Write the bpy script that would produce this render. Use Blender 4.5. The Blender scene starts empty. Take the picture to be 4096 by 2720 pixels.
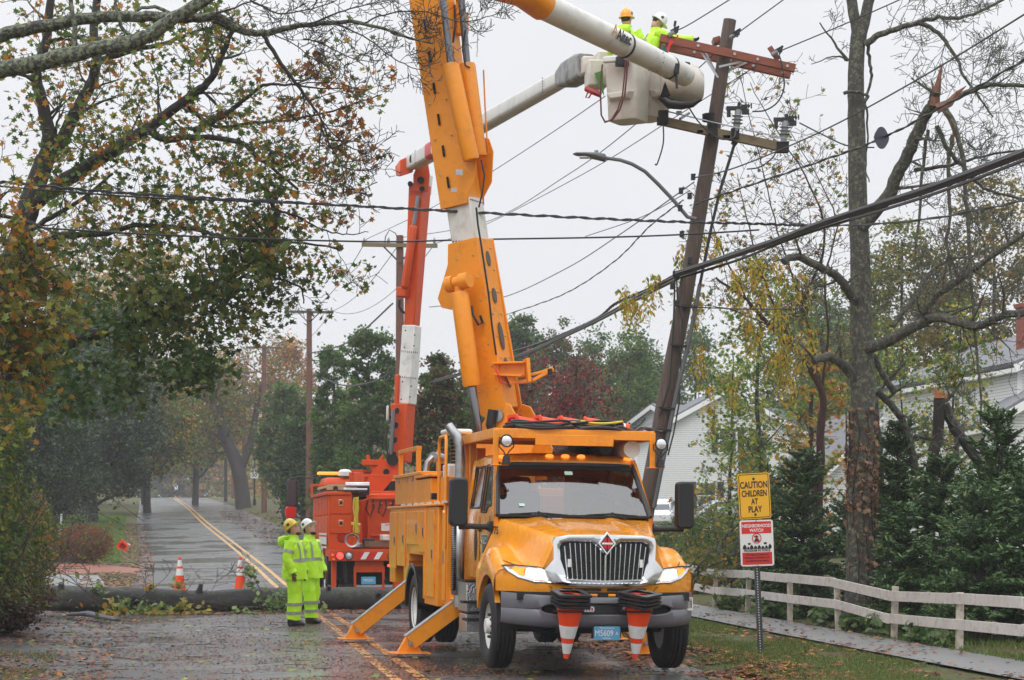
import bpy, bmesh, math, random
import numpy as np
from mathutils import Vector, Matrix, noise, Euler
R = math.radians
scene = bpy.context.scene
COL = scene.collection
rng = np.random.default_rng(7)
random.seed(7)

# ------------------------------------------------------------------ camera
F, CX, YH, H = 8000.0, 2048.0, 2105.0, 1.70        # photograph is 4096 x 2720
cam = bpy.data.cameras.new("camera")
camo = bpy.data.objects.new("camera", cam); COL.objects.link(camo)
camo.location = (0, 0, H); camo.rotation_euler = (R(90), 0, 0)
cam.sensor_width = 36.0; cam.sensor_fit = 'HORIZONTAL'
cam.lens = F / 4096 * 36.0
cam.shift_y = (YH - 1360.0) / 4096
cam.clip_start = 0.5; cam.clip_end = 3000
cam.dof.use_dof = True; cam.dof.focus_distance = 26.0; cam.dof.aperture_fstop = 6.3
scene.camera = camo

# ------------------------------------------------------------------ world: overcast sky
W = bpy.data.worlds.new("World"); scene.world = W; W.use_nodes = True
nt = W.node_tree; nt.nodes.clear()
wo = nt.nodes.new("ShaderNodeOutputWorld"); bg = nt.nodes.new("ShaderNodeBackground")
sky = nt.nodes.new("ShaderNodeTexSky"); sky.sky_type = 'NISHITA'; sky.sun_disc = False
sky.sun_elevation = R(50); sky.sun_rotation = R(200)
tc = nt.nodes.new("ShaderNodeTexCoord"); sx = nt.nodes.new("ShaderNodeSeparateXYZ")
nt.links.new(tc.outputs['Generated'], sx.inputs[0])
rmp = nt.nodes.new("ShaderNodeValToRGB")          # overcast: brighter towards the zenith
cr = rmp.color_ramp
cr.elements[0].position = 0.0; cr.elements[0].color = (.785, .795, .825, 1)
cr.elements[1].position = 1.0; cr.elements[1].color = (2.0, 2.03, 2.1, 1)
e = cr.elements.new(.30); e.color = (.855, .865, .895, 1)
e = cr.elements.new(.60); e.color = (1.45, 1.48, 1.55, 1)
nt.links.new(sx.outputs['Z'], rmp.inputs[0])
ns = nt.nodes.new("ShaderNodeTexNoise"); ns.inputs['Scale'].default_value = 2.2; ns.inputs['Detail'].default_value = 5
mr = nt.nodes.new("ShaderNodeMapRange"); mr.inputs[1].default_value = .3; mr.inputs[2].default_value = .7
mr.inputs[3].default_value = .94; mr.inputs[4].default_value = 1.05
nt.links.new(tc.outputs['Generated'], ns.inputs['Vector']); nt.links.new(ns.outputs[0], mr.inputs[0])
vm = nt.nodes.new("ShaderNodeVectorMath"); vm.operation = 'SCALE'
nt.links.new(rmp.outputs[0], vm.inputs[0]); nt.links.new(mr.outputs[0], vm.inputs['Scale'])
bg2 = nt.nodes.new("ShaderNodeBackground"); bg2.inputs[1].default_value = 1.07
nt.links.new(vm.outputs[0], bg2.inputs[0])
nt.links.new(sky.outputs[0], bg.inputs[0]); bg.inputs[1].default_value = 0.05
mxs = nt.nodes.new("ShaderNodeMixShader"); mxs.inputs[0].default_value = .96
nt.links.new(bg.outputs[0], mxs.inputs[1]); nt.links.new(bg2.outputs[0], mxs.inputs[2])
nt.links.new(mxs.outputs[0], wo.inputs[0])

sl = bpy.data.lights.new("sun", 'SUN'); sl.energy = 0.7; sl.angle = R(30); sl.color = (1, .97, .93)
so = bpy.data.objects.new("sun", sl); COL.objects.link(so)
so.rotation_euler = (R(40), 0, R(-20)); so.location = (0, 0, 60)

vs = scene.view_settings
vs.view_transform = 'Standard'; vs.look = 'None'; vs.gamma = 1; vs.exposure = 0.06
scene.cycles.max_bounces = 8; scene.cycles.transparent_max_bounces = 12
scene.cycles.diffuse_bounces = 3; scene.cycles.glossy_bounces = 3; scene.cycles.transmission_bounces = 6
scene.cycles.volume_bounces = 1; scene.cycles.volume_step_rate = 10
scene.cycles.use_denoising = True
scene.cycles.caustics_reflective = False; scene.cycles.caustics_refractive = False

def SP(x, y, D):
    """photograph pixel (4096 wide) -> world point at depth D"""
    return Vector(((x - CX) / F * D, D, H + (YH - y) / F * D))
def DP(x, y, D):
    """display pixel (2361 wide) -> world point at depth D"""
    k = 4096 / 2361
    return SP(x * k, y * k, D)

# ------------------------------------------------------------------ tags
def tag(o, label=None, cat=None, group=None, kind=None):
    if label: o["label"] = label
    if cat: o["category"] = cat
    if group: o["group"] = group
    if kind: o["kind"] = kind
    return o
def empty(name, loc=(0, 0, 0), rz=0.0, label=None, cat=None, group=None, rot=None):
    o = bpy.data.objects.new(name, None); COL.objects.link(o)
    o.location = loc; o.rotation_euler = rot if rot else (0, 0, rz)
    o.empty_display_size = .2
    return tag(o, label, cat, group)
def W2L(o, p):
    m = Matrix.LocRotScale(o.location, o.rotation_euler, o.scale)
    return m.inverted() @ Vector(p)
def copy_tree(o, parent=None):
    c = o.copy(); COL.objects.link(c)
    if parent is not None: c.parent = parent
    for ch in list(o.children): copy_tree(ch, c)
    return c

# ------------------------------------------------------------------ materials
MATS = {}
def new_mat(name):
    m = bpy.data.materials.new(name); m.use_nodes = True
    MATS[name] = m
    return m, m.node_tree, m.node_tree.nodes["Principled BSDF"]
def mat(name, col, rough=.5, metal=0.0, spec=.5, var=0.0, vscale=4.0, bump=0.0, bscale=30.0, coat=0.0,
        emit=None, estr=0.0, dirt=None, dirt_amt=.35, dirt_scale=2.5, rvar=0.0, stretch=None, trans=0.0, detail=4.0):
    m, t, b = new_mat(name)
    b.inputs['Roughness'].default_value = rough; b.inputs['Metallic'].default_value = metal
    b.inputs['Specular IOR Level'].default_value = spec
    b.inputs['Coat Weight'].default_value = coat; b.inputs['Coat Roughness'].default_value = .06
    b.inputs['Base Color'].default_value = (*col, 1)
    c = t.nodes.new("ShaderNodeTexCoord"); vec = c.outputs['Object']
    if stretch:
        mp = t.nodes.new("ShaderNodeMapping"); mp.inputs['Scale'].default_value = stretch
        t.links.new(vec, mp.inputs[0]); vec = mp.outputs[0]
    last = None
    if var > 0:
        n = t.nodes.new("ShaderNodeTexNoise"); n.inputs['Scale'].default_value = vscale; n.inputs['Detail'].default_value = detail
        t.links.new(vec, n.inputs['Vector'])
        rp = t.nodes.new("ShaderNodeMapRange"); rp.inputs[1].default_value = .25; rp.inputs[2].default_value = .75
        rp.inputs[3].default_value = 1 - var; rp.inputs[4].default_value = 1 + var
        t.links.new(n.outputs[0], rp.inputs[0])
        v = t.nodes.new("ShaderNodeVectorMath"); v.operation = 'SCALE'; v.inputs[0].default_value = col
        t.links.new(rp.outputs[0], v.inputs['Scale']); last = v.outputs[0]
    if dirt:
        n2 = t.nodes.new("ShaderNodeTexNoise"); n2.inputs['Scale'].default_value = dirt_scale; n2.inputs['Detail'].default_value = 8
        n2.inputs['Roughness'].default_value = .7
        t.links.new(vec, n2.inputs['Vector'])
        r2 = t.nodes.new("ShaderNodeMapRange"); r2.inputs[1].default_value = .5; r2.inputs[2].default_value = .75
        r2.inputs[3].default_value = 0; r2.inputs[4].default_value = dirt_amt
        t.links.new(n2.outputs[0], r2.inputs[0])
        mx = t.nodes.new("ShaderNodeMix"); mx.data_type = 'RGBA'
        mx.inputs[6].default_value = (*col, 1); mx.inputs[7].default_value = (*dirt, 1)
        if last: t.links.new(last, mx.inputs[6])
        t.links.new(r2.outputs[0], mx.inputs[0]); last = mx.outputs[2]
    if last: t.links.new(last, b.inputs['Base Color'])
    if rvar > 0:
        n4 = t.nodes.new("ShaderNodeTexNoise"); n4.inputs['Scale'].default_value = 6; n4.inputs['Detail'].default_value = 6
        t.links.new(vec, n4.inputs['Vector'])
        r4 = t.nodes.new("ShaderNodeMapRange"); r4.inputs[1].default_value = .35; r4.inputs[2].default_value = .65
        r4.inputs[3].default_value = max(0, rough - rvar); r4.inputs[4].default_value = rough + rvar
        t.links.new(n4.outputs[0], r4.inputs[0]); t.links.new(r4.outputs[0], b.inputs['Roughness'])
    if bump > 0:
        n3 = t.nodes.new("ShaderNodeTexNoise"); n3.inputs['Scale'].default_value = bscale; n3.inputs['Detail'].default_value = 5
        t.links.new(vec, n3.inputs['Vector'])
        bp = t.nodes.new("ShaderNodeBump"); bp.inputs['Strength'].default_value = bump; bp.inputs['Distance'].default_value = .02
        t.links.new(n3.outputs[0], bp.inputs['Height']); t.links.new(bp.outputs[0], b.inputs['Normal'])
    if emit:
        b.inputs['Emission Color'].default_value = (*emit, 1); b.inputs['Emission Strength'].default_value = estr
    return m
def leaf_mat(name, rough=.45, trans=.35, gloss=.5):
    """leaf: colour from the leaf's own 'Col' attribute, some light passing through"""
    m, t, b = new_mat(name)
    a = t.nodes.new("ShaderNodeAttribute"); a.attribute_name = 'Col'
    b.inputs['Roughness'].default_value = rough; b.inputs['Specular IOR Level'].default_value = gloss
    t.links.new(a.outputs['Color'], b.inputs['Base Color'])
    tr = t.nodes.new("ShaderNodeBsdfTranslucent"); t.links.new(a.outputs['Color'], tr.inputs[0])
    mx = t.nodes.new("ShaderNodeMixShader"); mx.inputs[0].default_value = trans
    t.links.new(b.outputs[0], mx.inputs[1]); t.links.new(tr.outputs[0], mx.inputs[2])
    t.links.new(mx.outputs[0], t.nodes["Material Output"].inputs[0])
    return m

# ------------------------------------------------------------------ mesh builder
class MB:
    def __init__(s): s.v = []; s.f = []; s.m = []; s.mi = 0
    def add(s, vs, fs):
        o = len(s.v); s.v += [tuple(p) for p in vs]; s.f += [[i + o for i in f] for f in fs]; s.m += [s.mi] * len(fs)
        return s
    def box(s, c, d, rot=None, taper=None):
        x, y, z = d[0] / 2, d[1] / 2, d[2] / 2
        vs = []
        for k in (-1, 1):
            tx = taper if (taper and k == 1) else 1
            for (a, b) in ((-1, -1), (1, -1), (1, 1), (-1, 1)): vs.append(Vector((a * x * tx, b * y * tx, k * z)))
        if rot is not None:
            m = rot.to_matrix() if isinstance(rot, Euler) else rot
            vs = [m @ v for v in vs]
        c = Vector(c)
        s.add([v + c for v in vs], [[3, 2, 1, 0], [4, 5, 6, 7], [0, 1, 5, 4], [1, 2, 6, 5], [2, 3, 7, 6], [3, 0, 4, 7]])
        return s
    def bar(s, a, b, w, h, up=(0, 0, 1), w2=None, h2=None):
        """rectangular bar from a to b: w across, h along 'up'"""
        a, b = Vector(a), Vector(b); d = (b - a).normalized(); u = Vector(up)
        if abs(d.dot(u.normalized())) > .98: u = Vector((0, 1, 0))
        u = (u - d * u.dot(d)).normalized(); r = d.cross(u)
        w2 = w if w2 is None else w2; h2 = h if h2 is None else h2
        vs = []
        for p, ww, hh in ((a, w, h), (b, w2, h2)):
            for (i, j) in ((-1, -1), (1, -1), (1, 1), (-1, 1)): vs.append(p + r * (i * ww / 2) + u * (j * hh / 2))
        s.add(vs, [[0, 1, 2, 3], [7, 6, 5, 4], [4, 5, 1, 0], [5, 6, 2, 1], [6, 7, 3, 2], [7, 4, 0, 3]])
        return s
    def tube(s, pts, r, n=10, cap=True, sq=None):
        pts = [Vector(p) for p in pts]
        if not hasattr(r, '__len__'): r = [r] * len(pts)
        ref = None; vs = []
        for i, p in enumerate(pts):
            d = (pts[min(i + 1, len(pts) - 1)] - pts[max(i - 1, 0)])
            if d.length < 1e-9: d = Vector((0, 0, 1))
            d.normalize()
            if ref is None:
                ref = Vector((0, 0, 1)) if abs(d.z) < .9 else Vector((1, 0, 0))
            ref = (ref - d * ref.dot(d))
            if ref.length < 1e-6: ref = Vector((1, 0, 0)) - d * d.x
            ref.normalize(); bn = d.cross(ref)
            ri = r[i]
            ra, rb = (ri if not sq else (ri * sq[0])), (ri if not sq else ri * sq[1])
            for k in range(n):
                a = 2 * math.pi * k / n
                vs.append(p + ref * (math.cos(a) * ra) + bn * (math.sin(a) * rb))
        fs = []
        for i in range(len(pts) - 1):
            for k in range(n):
                k2 = (k + 1) % n
                fs.append([i * n + k, i * n + k2, (i + 1) * n + k2, (i + 1) * n + k])
        if cap:
            fs.append(list(range(n - 1, -1, -1))); fs.append([(len(pts) - 1) * n + k for k in range(n)])
        return s.add(vs, fs)
    def lathe(s, prof, n=24, M=None, cap=True):
        """prof: list of (radius, z) about z, M: Matrix"""
        vs = []
        for (r, z) in prof:
            for k in range(n):
                a = 2 * math.pi * k / n; p = Vector((math.cos(a) * r, math.sin(a) * r, z))
                vs.append(M @ p if M is not None else p)
        fs = []
        for i in range(len(prof) - 1):
            for k in range(n):
                k2 = (k + 1) % n
                fs.append([i * n + k, i * n + k2, (i + 1) * n + k2, (i + 1) * n + k])
        if cap:
            fs.append(list(range(n - 1, -1, -1))); fs.append([(len(prof) - 1) * n + k for k in range(n)])
        return s.add(vs, fs)
    def prism(s, poly, M, depth):
        """poly: 2-D points, extruded along local z by depth, mapped by matrix M"""
        n = len(poly)
        ar = sum(poly[i][0] * poly[(i + 1) % n][1] - poly[(i + 1) % n][0] * poly[i][1] for i in range(n))
        if ar < 0: poly = poly[::-1]
        vs = [M @ Vector((x, y, 0)) for x, y in poly] + [M @ Vector((x, y, depth)) for x, y in poly]
        fs = [list(range(n - 1, -1, -1)), list(range(n, 2 * n))]
        for i in range(n):
            j = (i + 1) % n; fs.append([i, j, n + j, n + i])
        return s.add(vs, fs)
    def loft(s, rings, cap=True, closed=True):
        n = len(rings[0]); vs = [p for r_ in rings for p in r_]; fs = []
        for i in range(len(rings) - 1):
            for k in range(n if closed else n - 1):
                k2 = (k + 1) % n
                fs.append([i * n + k, i * n + k2, (i + 1) * n + k2, (i + 1) * n + k])
        if cap and closed:
            fs.append(list(range(n - 1, -1, -1))); fs.append([(len(rings) - 1) * n + k for k in range(n)])
        return s.add(vs, fs)
    def grid(s, fn, nu, nv):
        vs = [fn(i / nu, j / nv) for j in range(nv + 1) for i in range(nu + 1)]
        fs = [[j * (nu + 1) + i, j * (nu + 1) + i + 1, (j + 1) * (nu + 1) + i + 1, (j + 1) * (nu + 1) + i] for j in range(nv) for i in range(nu)]
        return s.add(vs, fs)
    def sphere(s, c, r, n=12, m=8, M=None):
        c = Vector(c); rr = r if hasattr(r, '__len__') else (r, r, r)
        prof = [(math.sin(math.pi * i / m), -math.cos(math.pi * i / m)) for i in range(m + 1)]
        prof[0] = (1e-4, -1); prof[-1] = (1e-4, 1)
        MM = Matrix.Translation(c) @ (M.to_4x4() if M is not None else Matrix.Identity(4)) @ Matrix.Diagonal((rr[0], rr[1], rr[2], 1))
        return s.lathe(prof, n, MM)
    def build(s, name, mats, parent=None, smooth=False, bevel=0.0, solid=0.0, sub=0, loc=None, ang=40):
        me = bpy.data.meshes.new(name); me.from_pydata(s.v, [], s.f)
        if not isinstance(mats, (list, tuple)): mats = [mats]
        for m in mats: me.materials.append(m)
        if any(s.m): me.polygons.foreach_set('material_index', s.m)
        if smooth:
            me.shade_smooth()
            me.set_sharp_from_angle(angle=R(ang))
        me.update()
        o = bpy.data.objects.new(name, me); COL.objects.link(o)
        if parent is not None: o.parent = parent
        if loc is not None: o.location = loc
        if solid:
            k = o.modifiers.new("solid", 'SOLIDIFY'); k.thickness = solid; k.offset = 0
        if sub:
            k = o.modifiers.new("sub", 'SUBSURF'); k.levels = sub; k.render_levels = sub
        if bevel:
            k = o.modifiers.new("bevel", 'BEVEL'); k.width = bevel; k.segments = 2; k.limit_method = 'ANGLE'; k.angle_limit = R(40)
            k.harden_normals = False
            if not smooth:
                me.shade_smooth(); me.set_sharp_from_angle(angle=R(50))
        return o
def AX(c, x, y, z):
    """matrix with origin c and axis columns x, y, z"""
    m = Matrix.Identity(4)
    for i, a in enumerate((x, y, z)):
        a = Vector(a)
        for k in range(3): m[k][i] = a[k]
    for k in range(3): m[k][3] = Vector(c)[k]
    return m
def rrect(w, h, r, n=4):
    """rounded rectangle outline centred on 0"""
    out = []
    for (cx, cy, a0) in ((w / 2 - r, h / 2 - r, 0), (-w / 2 + r, h / 2 - r, 90), (-w / 2 + r, -h / 2 + r, 180), (w / 2 - r, -h / 2 + r, 270)):
        for k in range(n + 1):
            a = R(a0 + 90 * k / n); out.append((cx + r * math.cos(a), cy + r * math.sin(a)))
    return out
def lettering(name, body, M, size, m, parent=None, sx=1.0, depth=.0015, align='CENTER', bold=0.0, spacing=1.0):
    """flat raised letters as one mesh; M places text plane (x right, y up)"""
    cu = bpy.data.curves.new(name, 'FONT'); cu.body = body; cu.size = size; cu.align_x = align; cu.align_y = 'CENTER'
    cu.extrude = depth; cu.offset = bold; cu.space_character = spacing; cu.resolution_u = 3
    tmp = bpy.data.objects.new(name + "_src", cu); COL.objects.link(tmp)
    bpy.context.view_layer.update()
    me = bpy.data.meshes.new_from_object(tmp); bpy.data.objects.remove(tmp); bpy.data.curves.remove(cu)
    me.name = name
    me.transform(M @ Matrix.Diagonal((sx, 1, 1, 1)))
    me.materials.clear(); me.materials.append(m)
    o = bpy.data.objects.new(name, me); COL.objects.link(o)
    if parent is not None: o.parent = parent
    return o

def fast_mesh(name, verts, loops, starts, mats, parent=None, cols=None, smooth=False):
    me = bpy.data.meshes.new(name)
    nv = len(verts); me.vertices.add(nv); me.vertices.foreach_set('co', np.asarray(verts, dtype=np.float32).ravel())
    me.loops.add(len(loops)); me.loops.foreach_set('vertex_index', np.asarray(loops, dtype=np.int32))
    me.polygons.add(len(starts)); me.polygons.foreach_set('loop_start', np.asarray(starts, dtype=np.int32))
    me.update(calc_edges=True)
    if cols is not None:
        a = me.color_attributes.new('Col', 'FLOAT_COLOR', 'POINT')
        c4 = np.ones((nv, 4), dtype=np.float32); c4[:, :3] = cols
        a.data.foreach_set('color', c4.ravel())
    for m in (mats if isinstance(mats, (list, tuple)) else [mats]): me.materials.append(m)
    if smooth: me.shade_smooth()
    o = bpy.data.objects.new(name, me); COL.objects.link(o)
    if parent is not None: o.parent = parent
    return o
LEAF_OVAL = np.array([(0, -.5, 0), (.28, -.1, .06), (.22, .25, .05), (0, .55, 0), (-.22, .25, .05), (-.28, -.1, .06)])
LEAF_MAPLE = np.array([(0, -.45, 0), (.15, -.2, .0), (.5, -.22, .06), (.32, .05, .03), (.48, .35, .08), (.17, .22, .0), (0, .6, .04),
                       (-.17, .22, .0), (-.48, .35, .08), (-.32, .05, .03), (-.5, -.22, .06), (-.15, -.2, .0)])
LEAF_TRI = np.array([(-.3, -.4, 0), (.32, -.3, .05), (.2, .4, 0), (-.25, .35, .06)])
LEAF_LONG = np.array([(0, -.5, 0), (.13, -.1, .02), (.1, .25, .0), (0, .55, 0), (-.1, .25, .0), (-.13, -.1, .02)])
NEEDLE = np.array([(-.06, -.5, 0), (.06, -.5, 0), (.16, .1, 0), (0, .5, 0), (-.16, .1, 0)])
def leaves(name, P, size, tmpl, palette, m, parent=None, up=.3, weights=None, sizevar=.35, dirs=None, cols=None, seed=1):
    """one mesh of many leaf faces. P: Nx3 positions; dirs: optional Nx3 direction of the leaf's long axis"""
    g = np.random.default_rng(seed); P = np.asarray(P, dtype=float); N = len(P); k = len(tmpl)
    if N == 0: return None
    nrm = g.normal(size=(N, 3)); nrm[:, 2] = np.abs(nrm[:, 2]) + up; nrm /= np.linalg.norm(nrm, axis=1)[:, None]
    d = g.normal(size=(N, 3)) if dirs is None else np.asarray(dirs, dtype=float)
    d = d - nrm * (d * nrm).sum(1)[:, None]; d /= (np.linalg.norm(d, axis=1)[:, None] + 1e-9)
    r = np.cross(d, nrm)
    sz = size * (1 + sizevar * g.uniform(-1, 1, N))
    V = P[:, None, :] + sz[:, None, None] * (tmpl[None, :, 0, None] * r[:, None, :] + tmpl[None, :, 1, None] * d[:, None, :] + tmpl[None, :, 2, None] * nrm[:, None, :])
    if cols is None:
        pal = np.asarray(palette, dtype=float)
        w = None if weights is None else np.asarray(weights) / np.sum(weights)
        c = pal[g.choice(len(pal), N, p=w)] * g.uniform(.75, 1.25, (N, 1))
    else: c = cols
    cols_v = np.repeat(c, k, axis=0)
    return fast_mesh(name, V.reshape(-1, 3), np.arange(N * k), np.arange(0, N * k, k), m, parent, cols_v)
# ------------------------------------------------------------------ road frame
KY = np.array([-30, 0, 22.1, 38.3, 47, 60, 80, 107, 150, 200, 270, 340, 500.])
KX = np.array([6.7, 2.1, -1.13, -3.63, -5.2, -7.45, -11.1, -16.3, -24.2, -33.4, -46.0, -60., -95.])
ZY = np.array([-30, 0, 40, 50, 60, 80, 107, 150, 200, 270, 300, 340, 400, 600.])
ZZ = np.array([0, 0, 0, .12, .33, .85, 1.72, 3.0, 4.25, 5.45, 5.5, 5.1, 4.0, 4.0])
def _cub(xs, ys, x):
    """smooth monotone-ish interpolation (Catmull-Rom)"""
    x = np.asarray(x, dtype=float); i = np.clip(np.searchsorted(xs, x) - 1, 0, len(xs) - 2)
    m = np.gradient(ys, xs); h = xs[i + 1] - xs[i]; t = np.clip((x - xs[i]) / h, 0, 1)
    return ((2 * t**3 - 3 * t**2 + 1) * ys[i] + (t**3 - 2 * t**2 + t) * h * m[i] + (-2 * t**3 + 3 * t**2) * ys[i + 1] + (t**3 - t**2) * h * m[i + 1])
def road_x(Y): return _cub(KY, KX, Y)
def gz(Y): return _cub(ZY, ZZ, Y)
def G(X, Y, dz=0.0): return Vector((float(X), float(Y), float(gz(Y)) + dz))
def gnd(X, Y):
    """ground height at a point, verges a little above the road"""
    u = X - road_x(Y); z = float(gz(Y))
    if u > 3.75: z += min(.10, (u - 3.75) * .15)
    if u < -3.9: z += min(.10, (-3.9 - u) * .06)
    return z

def asphalt(name, wet=True, base=(.082, .083, .084), leafy=.3):
    m, t, b = new_mat(name)
    L = t.links.new; c = t.nodes.new("ShaderNodeTexCoord"); V = c.outputs['Object']
    def noi(s, d=5, ro=.55):
        n = t.nodes.new("ShaderNodeTexNoise"); n.inputs['Scale'].default_value = s; n.inputs['Detail'].default_value = d
        n.inputs['Roughness'].default_value = ro; L(V, n.inputs['Vector']); return n.outputs[0]
    def rng_(x, a, b_, c_, d_):
        r = t.nodes.new("ShaderNodeMapRange"); r.inputs[1].default_value = a; r.inputs[2].default_value = b_; r.inputs[3].default_value = c_; r.inputs[4].default_value = d_
        L(x, r.inputs[0]); return r.outputs[0]
    def mix(f, a, b_):
        x = t.nodes.new("ShaderNodeMix"); x.data_type = 'RGBA'; L(f, x.inputs[0])
        for s_, v in ((6, a), (7, b_)):
            if isinstance(v, tuple): x.inputs[s_].default_value = (*v, 1)
            else: L(v, x.inputs[s_])
        return x.outputs[2]
    big = noi(.35, 4); fine = noi(70, 4, .7); mid = noi(22, 6, .7)
    col = mix(rng_(fine, .35, .7, 0, 1), tuple(v * .7 for v in base), tuple(v * 1.5 for v in base))
    col = mix(rng_(mid, .52, .70, 0, leafy * .45), col, (.10, .055, .04))
    L(col, b.inputs['Base Color'])
    if wet:
        L(rng_(big, .40, .56, .16, .46), b.inputs['Roughness'])
        b.inputs['Specular IOR Level'].default_value = .6
        b.inputs['Coat Weight'].default_value = .25; b.inputs['Coat Roughness'].default_value = .12
    else: b.inputs['Roughness'].default_value = .42
    bp = t.nodes.new("ShaderNodeBump"); bp.inputs['Distance'].default_value = .008
    L(rng_(big, .42, .6, .12, .45), bp.inputs['Strength'])
    hh = t.nodes.new("ShaderNodeMath"); hh.operation = 'ADD'; L(fine, hh.inputs[0]); L(mid, hh.inputs[1])
    L(hh.outputs[0], bp.inputs['Height']); L(bp.outputs[0], b.inputs['Normal'])
    return m
M_road = asphalt("wet_asphalt", True)
M_path = asphalt("path_asphalt", False, (.19, .19, .19), .5)
def ground_mat():
    m, t, b = new_mat("ground_mix"); L = t.links.new; c = t.nodes.new("ShaderNodeTexCoord"); V = c.outputs['Object']
    def noi(s, d=6, ro=.6):
        n = t.nodes.new("ShaderNodeTexNoise"); n.inputs['Scale'].default_value = s; n.inputs['Detail'].default_value = d
        n.inputs['Roughness'].default_value = ro; L(V, n.inputs['Vector']); return n.outputs[0]
    r = t.nodes.new("ShaderNodeValToRGB"); L(noi(1.1, 9, .7), r.inputs[0])
    e = r.color_ramp.elements; e[0].position = .36; e[0].color = (.05, .085, .018, 1); e[1].position = .66; e[1].color = (.085, .04, .018, 1)
    x = e.new(.5); x.color = (.08, .085, .022, 1)
    L(r.outputs[0], b.inputs['Base Color']); b.inputs['Roughness'].default_value = .75; b.inputs['Specular IOR Level'].default_value = .3
    bp = t.nodes.new("ShaderNodeBump"); bp.inputs['Strength'].default_value = .8; bp.inputs['Distance'].default_value = .05
    L(noi(25), bp.inputs['Height']); L(bp.outputs[0], b.inputs['Normal'])
    return m
M_ground = ground_mat()
def strip_mesh(name, m, us, Ys, dz, kind='structure', zfun=None, parent=None):
    mb = MB(); nu = len(us)
    for Y in Ys:
        # lateral direction square to the road
        e = .5; dx = (float(road_x(Y + e)) - float(road_x(Y - e))) / (2 * e); n = Vector((1, -dx, 0)).normalized()
        x0 = float(road_x(Y))
        for u in us:
            uu = u(Y) if callable(u) else u
            p = Vector((x0, Y, 0)) + n * uu
            z = float(gz(p.y)) + dz + (zfun(uu) if zfun else 0)
            mb.v.append((p.x, p.y, z))
    for j in range(len(Ys) - 1):
        for i in range(nu - 1):
            mb.f.append([j * nu + i, j * nu + i + 1, (j + 1) * nu + i + 1, (j + 1) * nu + i]); mb.m.append(0)
    o = mb.build(name, m, parent, smooth=True)
    if kind: o["kind"] = kind
    return o
YS = list(np.arange(-25, 60, 2.0)) + list(np.arange(60, 150, 4.0)) + list(np.arange(150, 345, 8.0))
# ground sheet
def build_ground():
    us = np.concatenate([np.linspace(-400, -60, 12), np.linspace(-50, -5, 20), [-4.1, -3.7], np.linspace(-3, 3, 4), [3.7, 3.95, 4.6], np.linspace(5.5, 50, 22), np.linspace(60, 400, 12)])
    Ys = np.concatenate([np.arange(-30, 120, 2.5), np.arange(120, 400, 10), np.arange(400, 901, 60)])
    mb = MB(); nu = len(us)
    for Y in Ys:
        for u in us:
            X = float(road_x(min(Y, 500))) + u; z = float(gz(Y))
            if abs(u) <= 3.7: z -= .06
            elif abs(u) > 3.74:
                z = gnd(X, Y) if Y < 500 else z
                if abs(u) > 7: z += .05 * noise.noise(Vector((X * .3, Y * .3, 0)))
                if u > 9.5: z -= min(.5, (u - 9.5) * .1)
            mb.v.append((X, Y, z))
    for j in range(len(Ys) - 1):
        for i in range(nu - 1):
            mb.f.append([j * nu + i, j * nu + i + 1, (j + 1) * nu + i + 1, (j + 1) * nu + i]); mb.m.append(0)
    o = mb.build("ground", M_ground, smooth=True); o["kind"] = "structure"
build_ground()
strip_mesh("road", M_road, [-3.72 , -2.5, -1.2, 0, 1.2, 2.5, 3.72], YS, 0.006, zfun=lambda u: .05 - .013 * abs(u))
M_line = mat("yellow_road_paint", (.62, .34, .07), rough=.32, var=.15, vscale=9, dirt=(.06, .05, .045), dirt_amt=1.0, dirt_scale=7, bump=.3, bscale=80)
M_worn = mat("worn_yellow_paint", (.62, .29, .07), rough=.35, var=.2, vscale=9, bump=.3, bscale=80)
t = M_worn.node_tree; b = t.nodes["Principled BSDF"]; c = t.nodes.new("ShaderNodeTexCoord"); n = t.nodes.new("ShaderNodeTexNoise"); n.inputs['Scale'].default_value = 3.5; n.inputs['Detail'].default_value = 9; n.inputs['Roughness'].default_value = .75
t.links.new(c.outputs['Object'], n.inputs['Vector']); r = t.nodes.new("ShaderNodeMapRange"); r.inputs[1].default_value = .44; r.inputs[2].default_value = .50; t.links.new(n.outputs[0], r.inputs[0]); t.links.new(r.outputs[0], b.inputs['Alpha'])
YN = [y for y in YS if y <= 39]; YF = [y for y in YS if y >= 39]
for a_, b_ in ((-.21, -.09), (.09, .21)):
    strip_mesh("road_marking", M_line, [a_, b_], YF, .0115, zfun=lambda u: .05 - .013 * abs(u))
    strip_mesh("road_marking", M_worn, [a_, b_], YN, .0115, zfun=lambda u: .05 - .013 * abs(u))
strip_mesh("shoulder", M_road, [-6.3, -5.6, -4.8, -3.9, -3.7], [y for y in YS if 10 < y < 50], .012, zfun=lambda u: min(.10, max(0, (-3.9 - u) * .06)))
# asphalt path between verge and fence (right)
strip_mesh("sidewalk", M_path, [6.3, 6.7, 7.1, 7.5], [y for y in YS if y < 120], .115 + .02)
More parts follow.
